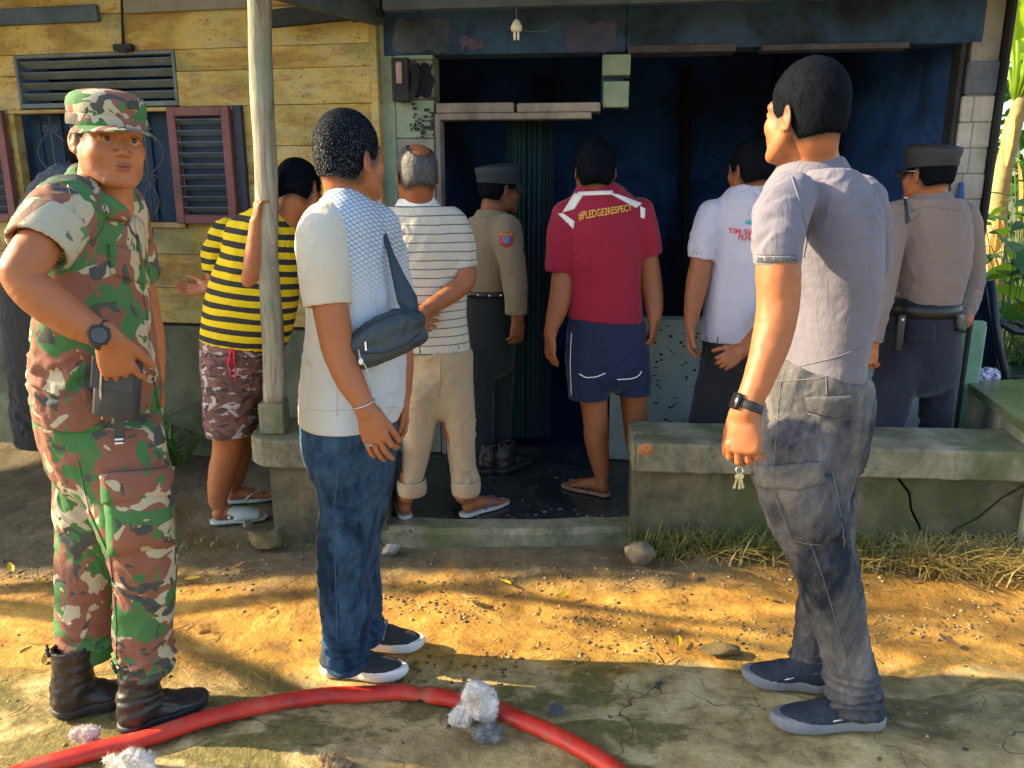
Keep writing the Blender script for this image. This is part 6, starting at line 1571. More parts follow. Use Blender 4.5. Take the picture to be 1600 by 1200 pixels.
# ---------------------------------------------------------------- man in grey polo, right foreground
def build_greypolo():
    root = person('tall man in grey polo shirt and faded cargo jeans holding keys', WG(1270, 1110))
    hp, R = headframe(W(1257, 182, 2.0), -33, 2, 0)
    nb = W(1264, 282, 2.04)
    Fh, g = head_field(hp, R, .95, neck=[(hp + R @ V3(0, -.035, -.03), .056, .056), (W(1270, 240, 2.01), .056, .058), (nb, .080, .085)], h=.0028)
    arm = limb([(1222, 320, 1.84, 84), (1216, 380, 1.80, 76), (1216, 430, 1.79, 68), (1216, 478, 1.785, 64), (1206, 530, 1.77, 60), (1190, 580, 1.75, 50), (1172, 626, 1.735, 42), (1166, 642, 1.73, 43)])
    wr = arm[-1][0]; hd = nrm(W(1160, 705, 1.71) - wr)
    Fa = arm_field(arm, wr, hd, V3(-.55, -.8, .0), V3(-.9, .5, 0), h=.0028, hem=(W(1213, 408, 1.80), (-.06, 0, -1)), s=1.05, curl=(48, 46, 50, 52), spread=2, tc=(24, 30), fl=.95)
    ra = [(W(1340, 320, 2.24), .05), (W(1356, 420, 2.3), .045), (W(1350, 500, 2.3), .035), (W(1340, 560, 2.22), .028)]
    Fl = arm_field(ra, ra[-1][0], V3(-.1, -.1, -1), V3(.8, .5, 0), V3(-1, 0, .1), h=.005, s=.95)
    cr = core([(nb, .07, .07), (W(1280, 380, 2.04), .12, .13), (W(1275, 600, 2.04), .12, .12)])
    legs = [core([(W(1265, 690, 1.98), .05, .05), (W(1290, 880, 1.95), .04, .04), (W(1325, 1020, 1.985), .035, .035), (WG(1382, 1130) * .78 + WG(1206, 1134) * .22 + V3(0, 0, .07), .03, .03)]), core([(W(1285, 690, 2.1), .05, .05), (W(1288, 880, 2.15), .04, .04), (W(1270, 990, 2.2), .032, .032), (WG(1290, 1076) * .75 + WG(1164, 1062) * .25 + V3(0, 0, .07), .03, .03)])]
    body(root, [Fh.mesh(), Fa.mesh(), Fl.mesh(), cr] + legs, SKIN)
    hair_mesh(hp, R, .96, top=.020, side=.004, mat=HAIR, parent=root, back_low=-.055, strands=9000, slen=.009, seed=5)
    shirt = rows(2.05, [(1236, 1302, 262, .078, 2.03), (1215, 1326, 284, .14), (1200, 1352, 306, .18), (1192, 1374, 345, .20), (1196, 1380, 400, .20), (1204, 1376, 455, .19), (1206, 1364, 510, .18), (1206, 1354, 555, .172), (1204, 1352, 585, .172), (1202, 1350, 615, .17)])
    slv = limb([(1232, 306, 1.90, 78), (1220, 335, 1.85, 84), (1215, 375, 1.815, 76), (1214, 410, 1.80, 72), (1214, 440, 1.79, 72)])
    sl2 = [(W(1336, 318, 2.18), .075, .075), (W(1352, 360, 2.27), .068, .068), (W(1356, 420, 2.30), .06, .06)]
    G = cloth('grey_pique', (.138, .134, .172), weave=500, ws=.3)
    def extra(F):
        F.ell(nb + V3(0, 0, .03), (.062, .062, .05), None, .0, True)
    hemn = (-.20, 0, -1)
    dsp = [folds((.25, 0, 1), .0060, 11, 3, 3.0), folds((1, .3, .55), .008, 17, 4, 6.0, center=W(1280, 540, 1.9), rad=.16), folds((1, 0, -.3), .006, 20, 5, 8.0, center=W(1250, 460, 1.9), rad=.1), folds((.9, 0, -1), .005, 20, 5, 10.0, center=W(1300, 330, 1.9), rad=.12)]
    ps = garment('polo_shirt', root, G.m, [dict(p=shirt, cuts=[(W(1280, 578, 2.05), hemn, True), (nb + V3(0, 0, .014), (0, .1, 1))], hd=.05), dict(p=slv, cuts=[(W(1213, 415, 1.80), (-.06, 0, -1), True)], k=.03), dict(p=sl2, cuts=[(sl2[-1][0], sl2[-1][0] - sl2[0][0], True)], k=.04)], h=.0052, disp=dsp, key='polo', extra=extra)
    # collar: folded band round the neck
    collar(ps, G.m, nb, yaw=-43, r0=.064, r1=.086, hgt=.046)
    # sleeve band with lettering
    DK = simple('dark_band', (.07, .08, .09), .85, bump=.3, bs=400); LT = simple('band_letter', (.20, .22, .24), .8, bump=0)
    patch('polo', [(1183, 399), (1245, 401), (1244, 411), (1183, 409)], 'sleeve_band', simple('sleeve_band_grey', (.17, .18, .20), .85, bump=.3, bs=400), ps, th=.004, nu=14, nv=2)
    text_on('polo', '20 SELECTION', [(1185, 401), (1243, 403), (1243, 410), (1185, 408)], 'band_lettering', simple('band_lettering_dark', (.035, .045, .06), .8, bump=0), ps, off=.0050, bold=.02)
    seam('polo', [(1184, 398), (1215, 399), (1244, 400)], 'band_edge', DK, ps, r=.0012, off=.002)
    seam('polo', [(1237, 276), (1254, 330), (1262, 370), (1256, 402)], 'stitching', G.m, ps, r=.0016)
    seam('polo', [(1204, 580), (1250, 572), (1300, 560), (1350, 542)], 'stitching', G.m, ps, r=.0014)
    # jeans
    J = denim('faded_black_denim', (.014, .020, .034), (.20, .19, .18), .3, 3.0)
    hips = rows(2.04, [(1208, 1352, 560, .16), (1190, 1360, 600, .165), (1183, 1362, 640, .165), (1182, 1352, 690, .155), (1190, 1340, 725, .14)])
    near = rows(1.94, [(1186, 1318, 700, .095), (1184, 1322, 750, .092), (1197, 1328, 800, .088), (1222, 1330, 850, .082), (1243, 1342, 905, .074, 1.955), (1262, 1354, 960, .070, 1.97), (1282, 1364, 1020, .068, 1.98), (1289, 1372, 1070, .064, 1.99), (1294, 1378, 1112, .064, 1.99)])
    far = rows(2.14, [(1225, 1348, 700, .09), (1240, 1338, 760, .085), (1250, 1335, 820, .08), (1254, 1330, 880, .072, 2.16), (1248, 1318, 935, .066, 2.18), (1240, 1302, 985, .062, 2.2), (1236, 1298, 1035, .060, 2.2), (1236, 1296, 1062, .058, 2.2)])
    dsp = [folds((.15, 0, 1), .006, 12, 4, 2.0), folds((1, 0, .25), .006, 22, 6, 12.0), rings(near[-1][0] + V3(0, 0, .06), (-.15, 0, 1), .09, .034, .009, 1, .13), rings(far[-1][0] + V3(0, 0, .05), (0, 0, 1), .06, .032, .008, 2, .12),
           folds((1, 0, -.35), .008, 17, 6, 5., center=W(1270, 860, 1.88), rad=.11), folds((1, 0, .5), .008, 15, 5, 7., center=W(1240, 660, 1.88), rad=.13), folds((1, 0, .9), .007, 16, 6, 9., center=W(1330, 660, 2.0), rad=.12)]
    tr = garment('cargo_jeans', root, J, [dict(p=hips), dict(p=near, k=.03, cuts=[(near[-1][0] + V3(0, 0, .005), (.05, 0, -1), True)]), dict(p=far, k=.012, cuts=[(far[-1][0] + V3(0, 0, .008), (0, 0, -1), True)])], h=.0055, disp=dsp, key='gj', under=[(W(1280, 578, 2.05), hemn, .02)])
    th = simple('grey_denim_thread', (.13, .13, .14), .8)
    patch('gj', [(1216, 760), (1300, 740), (1318, 836), (1244, 848)], 'cargo_pocket', J, tr, th=.010, puff=.012, shape=lambda u, v: (0, 6 * sin(pi * u) * v))
    patch('gj', [(1182, 728), (1282, 720), (1286, 745), (1184, 760)], 'cargo_flap', J, tr, th=.017, puff=.002, shape=lambda u, v: (0, 12 * v * (1 - abs(2 * u - 1.25))))
    patch('gj', [(1258, 622), (1336, 618), (1338, 650), (1262, 640)], 'back_pocket_flap', J, tr, th=.008, puff=.003, shape=lambda u, v: (0, 8 * v * sin(pi * u)))
    for pts in [[(1258, 622), (1298, 620), (1336, 618)], [(1262, 646), (1300, 656), (1337, 652)], [(1222, 592), (1216, 640), (1212, 700), (1210, 730)], [(1296, 735), (1306, 790), (1316, 850)], [(1216, 775), (1240, 842), (1282, 850)], [(1267, 850), (1285, 900), (1300, 950), (1318, 1010), (1330, 1085)], [(1250, 765), (1256, 810), (1268, 850)], [(1190, 640), (1230, 662)], [(1182, 752), (1240, 768), (1284, 744)], [(1290, 570), (1292, 618)], [(1210, 596), (1280, 592), (1345, 572)]]:
        seam('gj', pts, 'stitching', th if random.random() < .7 else DK, tr, r=.0014, off=.0105 if pts[0] in ((1296, 735), (1216, 775), (1250, 765)) else .001)
    DKB = NT('navy_mesh_shoe'); DKB.set(Base_Color=DKB.ramp(DKB.noise(300, 2), [(.35, (.010, .016, .028)), (.7, (.032, .044, .064))]), Roughness=.8, Normal=DKB.bump(DKB.noise(400, 2), .5, .002))
    GSO = simple('grey_foam_sole', (.20, .20, .21), .6, bump=.2)
    for (hx, hy, tx, ty, key, lab) in ((1382, 1130, 1206, 1134, 'g1', None), (1290, 1076, 1164, 1062, 'g2', None)):
        o, gg, d, sd, L = shoe(root, WG(hx, hy), WG(tx, ty), DKB.m, GSO, w=.050, high=.085, key=key, sole_h=.036)
        for k in range(4):
            c = gg(.42 + k * .055, 0, .089 - k * .010); mb = MB(); mb.tube([c - sd * .020 - V3(0, 0, .006), c, c + sd * .020 - V3(0, 0, .006)], .0024, 5); mb.build('lace', DK, o, True)
        mb = MB(); mb.box(gg(.36, 0, .10), (.014, .022, .004), np.stack([d, sd, V3(0, 0, 1)], 1), .001); mb.build('tongue_tag', simple('tag_white', (.6, .6, .6), .6), o)
        q = BV[key].find_nearest(Vector(gg(.42, -.12 if sd[1] > 0 else .12, .05))); 
        sgn = -1 if sd[1] > 0 else 1
        p1 = BV[key].find_nearest(Vector(gg(.40, sgn * .1, .062))); p2 = BV[key].find_nearest(Vector(gg(.52, sgn * .1, .055)))
        mb = MB(); mb.tube([np.array(p1[0]) + np.array(p1[1]) * .001, np.array(p2[0]) + np.array(p2[1]) * .001], .002, 6); mb.build('side_mark', simple('tag_white', (.6, .6, .6)), o, True)
        for a in (.30, .38, .62, .72):
            p1 = BV[key].find_nearest(Vector(gg(a, sgn * .1, .03))); p2 = BV[key].find_nearest(Vector(gg(a + .03, sgn * .06, .09)))
            pm = BV[key].find_nearest((p1[0] + p2[0]) / 2)
            mb = MB(); mb.tube([np.array(x[0]) + np.array(x[1]) * .0006 for x in (p1, pm, p2)], .0018, 5); mb.build('overlay', simple('navy_overlay', (.03, .04, .06), .5), o, True)
    # watch
    w0 = onseg(arm[-2][0], arm[-1][0], .5); wd = nrm(arm[-1][0] - arm[-3][0]); u = nrm(np.cross(wd, (0, 1, 0))); v = np.cross(wd, u); Rw = np.stack([u, v, wd], 1); rr = arm[-2][1] * .98
    mb = MB(); mb.lathe(w0, [(rr, -.011), (rr + .0035, -.0095), (rr + .0035, .0095), (rr, .011)], 24, Rw); wa = mb.build('smartwatch', BLACKR, root, True)
    fd = nrm(V3(-1, -.35, -.2) - wd * np.dot(V3(-1, -.35, -.2), wd)); Rf = np.stack([nrm(np.cross(fd, wd)), wd, fd], 1)
    mb = MB(); mb.box(w0 + fd * (rr + .006), (.030, .038, .010), Rf, .003); mb.build('watch_case', simple('black_glass', (.01, .01, .012), .2, bump=0), wa, True)
    return root

def build_keys():
    k = thing('bunch_of_keys', 'small bunch of metal keys hanging from the fingers of the man in the grey polo', 'keys', W(1156, 738, 1.70))
    k.scale = (.78, .78, .78); k.location.z += .013; c = W(1155, 736, 1.695); mb = MB(); mb.tube([c + V3(.010 * cos(a), .003 * sin(a), .010 * sin(a)) for a in np.linspace(0, 2 * pi, 14)], .0012, 6, False); mb.build('key_ring', METAL, k, True)
    for i, (dx, tz) in enumerate(((.004, .0), (-.004, .25), (.010, -.2))):
        a = c + V3(dx * .5, -.002 + i * .002, -.012); Rk = np.array([[cos(tz), 0, sin(tz)], [0, 1, 0], [-sin(tz), 0, cos(tz)]])
        mb = MB(); mb.lathe(a + Rk @ V3(0, 0, -.008), [(.0085, -.001), (.0085, .001)], 12, Rk @ np.array([[1, 0, 0], [0, 0, 1], [0, -1, 0]]))
        mb.box(a + Rk @ V3(0, 0, -.030), (.0055, .002, .032), Rk); mb.box(a + Rk @ V3(.003, 0, -.040), (.004, .0018, .006), Rk); mb.build('key', METAL, k)
# ---------------------------------------------------------------- the others at the doorway
FZ = .08          # veranda floor
def stripes(name, base, line, period, width, z0=0.0, tilt=(0, 0, 1), warp=.01, fold=.5):
    t = NT(name); x = t.xyz()
    s = t.math('ADD', t.math('MULTIPLY', x[2], tilt[2]), t.math('ADD', t.math('MULTIPLY', x[0], tilt[0]), t.math('MULTIPLY', x[1], tilt[1])))
    s = t.math('ADD', s, t.math('MULTIPLY', t.noise(5, 2), warp)); s = t.math('ADD', s, z0 + 10 * period)
    m = t.math('LESS_THAN', t.math('FRACT', t.math('DIVIDE', s, period)), width)
    base_c = t.ramp(t.noise(6, 4), [(.3, tuple(np.array(base) * .93)), (.7, base)])
    t.set(Base_Color=t.mix(m, base_c, line), Roughness=.85, Normal=t.bump(t.noise(700, 2), .12, .002, t.bump(t.noise(13, 4, .6, dist=.8), fold, .018)))
    t.b.inputs['Specular IOR Level'].default_value = .25
    return t.m

def flipflop(root, heel, toe, label, ms, mstrap):
    heel = np.array(heel, float); toe = np.array(toe, float); L = np.linalg.norm(toe - heel); d = (toe - heel) / L; sd = nrm(np.cross(d, (0, 0, 1)))
    g = lambda a, b, c: heel + d * a * L + sd * b + V3(0, 0, c)
    F = Field(np.minimum(g(-.1, 0, 0), g(1.1, 0, 0)) - .06, np.maximum(g(-.1, 0, 0), g(1.1, 0, 0)) + V3(.06, .06, .04), .004)
    F.chain([(g(.10, 0, .01), .034, .04), (g(.4, 0, .01), .034, .04), (g(.7, 0, .01), .044, .04), (g(.93, 0, .01), .034, .04)], u=sd)
    F.plane(g(0, 0, .018), (0, 0, 1)); F.plane(g(0, 0, .001), (0, 0, -1)); V, Q = F.mesh()
    o = mesh_obj('flip_flop', V, Q, ms, root)
    mb = MB(); mb.tube([g(.42, .036, .018), g(.55, .032, .045), g(.70, .014, .052), g(.84, .006, .022)], .005, 6); mb.tube([g(.42, -.036, .018), g(.55, -.030, .045), g(.70, -.008, .052), g(.84, .006, .022)], .005, 6); mb.build('thong_strap', mstrap, o, True)
    return g
def foot(F, g, sd, s=1.0):
    """bare foot in the heel-toe frame g"""
    F.chain([(g(.14, 0, .045), .030, .030), (g(.35, 0, .048), .030, .030), (g(.62, 0, .036), .038, .020), (g(.76, 0, .028), .040, .015)], u=sd, k=.0)
    for i, b in enumerate((.026, .010, -.005, -.018, -.030)):
        r = .0115 if i == 0 else .008; F.seg(g(.74, b, .026), g(.93 - .035 * i, b * 1.05, .024), r, r * .9, k=.006)
    F.plane(g(0, 0, .017), (0, 0, -1))

def leg_skin(pts, heel, toe, h=.0045, extra_up=.0):
    """pts: calf chain ending at the ankle; foot from heel to toe on the sandal"""
    heel = np.array(heel, float); toe = np.array(toe, float); L = np.linalg.norm(toe - heel); d = (toe - heel) / L; sd = nrm(np.cross(d, (0, 0, 1)))
    g = lambda a, b, c: heel + d * a * L + sd * b + V3(0, 0, c)
    lo = np.minimum(np.min([p[0] for p in pts], 0) - .07, np.minimum(heel, toe) - .06); hi = np.maximum(np.max([p[0] for p in pts], 0) + .07, np.maximum(heel, toe) + .06)
    F = Field(lo, hi, h); F.chain(list(pts) + [(g(.18, 0, .09), .033, .036), (g(.17, 0, .055), .031, .036)], ns=3); foot(F, g, sd); return F.mesh()

def cap_police(root, hp, R, mat, s=1.0):
    def ring(rx, ry, z, cy=-.012, dz=0.0, n=32): return [(rx * sin(a), cy + ry * cos(a), z + dz * cos(a)) for a in np.linspace(0, 2 * pi, n, endpoint=False)]
    c = ring_loft([ring(.087, .103, .026, dz=-.006), ring(.089, .105, .030, dz=-.006), ring(.089, .105, .058, dz=-.002), ring(.094, .110, .070), ring(.098, .114, .096, dz=.004), ring(.094, .110, .106, dz=.006), ring(.07, .085, .114, dz=.006), ring(.02, .03, .118, dz=.004)], mat, 'cap', root, R * s, hp)
    vs = []; fs = []; nu, nv = 16, 4
    for lay in (0, 1):
        for j in range(nv + 1):
            for i in range(nu + 1):
                a = (i / nu - .5) * 2.2; t = j / nv; ex = .055 * cos(a * .62) * t
                vs.append(hp + R @ V3((.088 + ex * .3) * sin(a), -.012 + (.104 + ex) * cos(a), .030 - .03 * t - .02 * sin(a) ** 2 * t - .004 * lay) * s)
    n1 = (nu + 1) * (nv + 1)
    for j in range(nv):
        for i in range(nu):
            a = j * (nu + 1) + i; fs.append((a, a + nu + 1, a + nu + 2, a + 1)); fs.append((a + n1, a + 1 + n1, a + nu + 2 + n1, a + nu + 1 + n1))
    for i in range(nu): a = nv * (nu + 1) + i; fs.append((a, a + n1, a + 1 + n1, a + 1))
    mesh_obj('cap_peak', vs, fs, mat, c); return c

def build_oldman():
    root = person('balding man in white thin-striped polo and rolled beige trousers, hands behind his back', WG(690, 806, FZ))
    hp, R = headframe(W(651, 274, 3.28), -20, -4, 0); nb = W(652, 330, 3.32)
    Fh, g = head_field(hp, R, .98, neck=[(hp + R @ V3(0, -.03, -.03), .054, .055), (nb, .060, .065)], h=.0042)
    ra = limb([(715, 362, 3.30, 44), (722, 400, 3.28, 38), (728, 436, 3.24, 33), (705, 458, 3.20, 31), (675, 478, 3.14, 25), (656, 490, 3.10, 20)])
    Fa = arm_field(ra, ra[-1][0], V3(-1, -.05, -.35), V3(0, -1, .2), V3(0, 0, 1), h=.0042, hem=(W(725, 418, 3.27), (.15, 0, -1)), curl=(30, 30, 30, 30))
    la = limb([(596, 372, 3.34, 44), (592, 420, 3.30, 38), (600, 470, 3.22, 30), (630, 500, 3.12, 24)])
    Fl = arm_field(la, la[-1][0], V3(1, 0, -.1), V3(0, -1, .2), V3(0, 0, 1), h=.006)
    cr = core([(nb, .05, .05), (W(658, 420, 3.3), .11, .08), (W(665, 560, 3.3), .11, .08)])
    g1h, g1t = WG(722, 808, FZ), WG(768, 793, FZ); g2h, g2t = WG(634, 812, FZ), WG(620, 792, FZ)
    d1 = nrm(g1t - g1h); d1 = nrm(V3(.75, .65, 0)); g1t = g1h + d1 * .25; d2 = nrm(V3(-.25, 1, 0)); g2t = g2h + d2 * .25
    L1 = leg_skin([(W(722, 740, 3.26), .036), (W(722, 775, 3.24), .031)], g1h, g1t); L2 = leg_skin([(W(638, 742, 3.24), .036), (W(637, 775, 3.22), .031)], g2h, g2t)
    cx_ = core([(ra[0][0], .04, .04), (nb, .05, .05), (la[0][0], .04, .04)]); c1_ = core([(W(665, 560, 3.3), .07, .06), (W(700, 640, 3.27), .045, .045), (W(722, 752, 3.255), .03, .03)]); c2_ = core([(W(665, 560, 3.3), .07, .06), (W(650, 640, 3.26), .045, .045), (W(638, 752, 3.235), .03, .03)])
    body(root, [Fh.mesh(), Fa.mesh(), Fl.mesh(), cr, L1, L2, cx_, c1_, c2_], SKIN2)
    hair_mesh(hp, R, .98, top=.006, side=.006, mat=HAIRG, parent=root, back_low=-.055, strands=2500, slen=.010, seed=8, bald=((.004, -.062, .112), (.046, .075, .062)), smat=HAIRS)
    M_ = stripes('striped_polo', (.48, .46, .40), (.10, .10, .11), .0345, .13, warp=.014)
    shirt = rows(3.30, [(622, 680, 318, .055), (602, 706, 334, .085), (588, 724, 352, .105), (588, 734, 390, .115), (594, 732, 440, .11), (600, 730, 490, .105), (606, 734, 530, .105), (608, 738, 560, .105)])
    sr = limb([(708, 350, 3.30, 44), (718, 375, 3.29, 46), (724, 405, 3.28, 42), (728, 432, 3.26, 38)]); sl = limb([(604, 352, 3.32, 44), (598, 380, 3.32, 46), (594, 415, 3.30, 42)])
    def extra(F): F.ell(nb + V3(0, 0, .03), (.058, .055, .05), None, 0, True)
    s = garment('polo_shirt', root, M_, [dict(p=shirt, cuts=[(W(670, 548, 3.3), (.0, 0, -1), True), (nb + V3(0, 0, .014), (0, .1, 1))]), dict(p=sr, cuts=[(W(725, 418, 3.27), (.15, 0, -1), True)]), dict(p=sl, cuts=[(sl[-1][0], (0, 0, -1), True)])], h=.007, disp=[folds((.2, 0, 1), .007, 11, 4, 3.), folds((1, 0, -.5), .008, 14, 5, 6., center=W(690, 480, 3.2), rad=.15)], key='old', extra=extra)
    collar(s, cloth('white_collar', (.70, .69, .66)).m, nb, r0=.060, r1=.084, hgt=.048, yaw=-20)
    B = cloth('beige_cotton', (.34, .265, .17))
    hips = rows(3.30, [(628, 738, 530, .10), (630, 740, 560, .105), (632, 740, 600, .10), (636, 738, 625, .09)])
    l1 = rows(3.26, [(630, 688, 610, .075), (628, 682, 660, .068), (628, 672, 710, .062), (628, 660, 755, .058, 3.24), (628, 660, 772, .056, 3.24)])
    l2 = rows(3.28, [(684, 740, 610, .075), (692, 741, 660, .068), (700, 744, 710, .062), (706, 748, 752, .058, 3.26), (708, 748, 772, .056, 3.25)])
    t = garment('trousers', root, B.m, [dict(p=hips), dict(p=l1, k=.02, cuts=[(l1[-1][0], (0, 0, -1), True)]), dict(p=l2, k=.02, cuts=[(l2[-1][0], (0, 0, -1), True)])], h=.007, disp=[folds((.1, 0, 1), .009, 10, 4, 3.)], key='oldtr', under=[(W(670, 548, 3.3), (0, 0, -1), .02)])
    for l in (l1, l2):
        c = l[-1][0]; garment('rolled_cuff', t, B.m, [dict(p=[(c + V3(0, 0, .085), .060, .066), (c + V3(0, 0, .04), .063, .068), (c, .060, .064), (c - V3(0, 0, .03), .06, .06)], cuts=[(c, (0, 0, -1), True), (c + V3(0, 0, .07), (0, 0, 1), True)])], h=.006, disp=[folds((0, 0, 1), .004, 18, 8, 5.)])
    seam('oldtr', [(688, 560), (686, 620)], 'stitching', B.m, t, r=.003)
    fs_, st = simple('pale_sandal', (.42, .40, .36), .7), simple('blue_strap', (.08, .10, .22), .6)
    flipflop(root, g1h, g1t, '', fs_, st); flipflop(root, g2h, g2t, '', fs_, st)

def build_police_door():
    root = person('policeman in tan shirt with red arm badge standing in the burnt doorway', WG(768, 738, FZ))
    Y = 3.95
    hp, R = headframe(W(781, 296, Y), 58, 0, 0); nb = W(770, 344, Y)
    Fh, g = head_field(hp, R, .98, neck=[(hp + R @ V3(0, -.03, -.03), .056, .055), (nb, .062, .07)], h=.0045)
    arm = limb([(792, 375, Y - .16, 40), (800, 420, Y - .18, 36), (806, 470, Y - .2, 28), (808, 496, Y - .2, 20)])
    Fa = arm_field(arm, arm[-1][0], V3(0, 0, -1), V3(.6, -.8, 0), V3(.7, .6, 0), h=.0042, hem=(W(806, 492, Y - .2), (0, 0, -1)), curl=(30, 35, 35, 40), s=1.0)
    cr = core([(nb, .05, .05), (W(765, 400, Y), .11, .08), (W(765, 500, Y), .11, .08)]); body(root, [Fh.mesh(), Fa.mesh(), cr], SKIN3)
    hair_mesh(hp, R, .98, top=.0, side=.004, mat=HAIR, parent=root, back_low=-.055, strands=500, slen=.006, seed=9)
    NV = simple('navy_cap', (.014, .022, .032), .7, bump=.4, bs=300); cap_police(root, hp, R, NV)
    T = cloth('tan_uniform', (.22, .18, .12))
    shirt = rows(Y, [(748, 792, 330, .06), (736, 800, 345, .10), (726, 808, 368, .14), (724, 808, 410, .14), (728, 804, 450, .125), (730, 802, 468, .12)])
    sv = limb([(792, 356, Y - .1, 42), (796, 385, Y - .16, 42), (802, 425, Y - .18, 39), (806, 465, Y - .2, 35), (806, 500, Y - .2, 34)])
    sv2 = limb([(738, 362, Y + .08, 40), (730, 410, Y + .12, 36), (728, 460, Y + .1, 32)])
    def extra(F): F.ell(nb + V3(0, 0, .03), (.06, .058, .05), None, 0, True)
    s = garment('uniform_shirt', root, T.m, [dict(p=shirt, cuts=[(W(765, 456, Y), (0, 0, -1)), (nb + V3(0, 0, .014), (0, .1, 1))]), dict(p=sv, cuts=[(W(806, 492, Y - .2), (0, 0, -1), True)]), dict(p=sv2, cuts=[(sv2[-1][0], (0, 0, -1), True)])], h=.0075, disp=[folds((.2, 0, 1), .006, 12, 4, 3.), folds((1, 0, .6), .006, 16, 6, 6., center=W(800, 440, Y - .2), rad=.12)], key='p1', extra=extra)
    collar(s, T.m, nb, r0=.060, r1=.080, hgt=.042, yaw=58)
    patch('p1', [(779, 363), (803, 363), (801, 382), (782, 382)], 'arm_badge', simple('red_badge', (.42, .03, .03), .7), s, th=.003, nu=6, nv=4, shape=lambda u, v: (0, 4 * v * sin(pi * u)))
    text_on('p1', 'POLISI', [(781, 364), (801, 364), (801, 369), (781, 369)], 'badge_lettering', simple('badge_yellow', (.6, .5, .1), .7), s, off=.0045)
    patch('p1', [(785, 370), (798, 370), (797, 381), (787, 381)], 'badge_emblem', simple('badge_blue', (.12, .16, .35), .7), s, th=.0055, nu=4, nv=4)
    D = cloth('dark_trousers', (.012, .020, .024))
    hips = rows(Y, [(728, 804, 448, .12), (726, 806, 480, .125), (728, 806, 530, .115), (732, 804, 560, .10)])
    l1 = rows(Y - .03, [(728, 772, 545, .08), (732, 772, 620, .07), (738, 772, 700, .062), (742, 772, 728, .06)]); l2 = rows(Y + .05, [(762, 804, 545, .08), (764, 802, 620, .07), (766, 798, 700, .062), (766, 796, 722, .06)])
    t = garment('trousers', root, D.m, [dict(p=hips), dict(p=l1, k=.02), dict(p=l2, k=.02)], h=.009, disp=[folds((.1, 0, 1), .007, 11, 4, 3.)], key='p1t')
    belt(root, rows(Y, [(727, 806, 456, .124)])[0], .028, BLACKL, studs=7)
    for hx, tx in ((752, 785), (776, 812)): shoe(root, WG(hx, 742, FZ), WG(hx, 742, FZ) + V3(.17, .20, 0), BLACKL, BLACKR, w=.046, high=.08, boot=.16, name='boot', h=.008)

def belt(root, sec, w, mat, studs=0, tilt=(0, 0), name='belt', fronty=None):
    c, rx, ry = sec; rx += .006; ry += .006; n = 36; vs = []; fs = []
    for i in range(n):
        a = 2 * pi * i / n
        for (dr, dz) in ((0, -w / 2), (.006, -w / 2), (.006, w / 2), (0, w / 2)): vs.append(c + V3((rx + dr) * cos(a), (ry + dr) * sin(a), dz + tilt[0] * cos(a) + tilt[1] * sin(a)))
    for i in range(n):
        for k in range(4): fs.append((i * 4 + k, ((i + 1) % n) * 4 + k, ((i + 1) % n) * 4 + (k + 1) % 4, i * 4 + (k + 1) % 4))
    o = mesh_obj(name, vs, fs, mat, root)
    for j in range(studs):
        a = pi + (j + .7) * (pi / (studs + .5)); mb = MB(); mb.lathe(c + V3((rx + .007) * cos(a), (ry + .007) * sin(a), tilt[0] * cos(a) + tilt[1] * sin(a)), [(.0045, -.002), (.003, .002)], 8, np.array([[1, 0, 0], [0, 0, 1], [0, -1, 0]])); mb.build('stud', METAL, o)
    return o

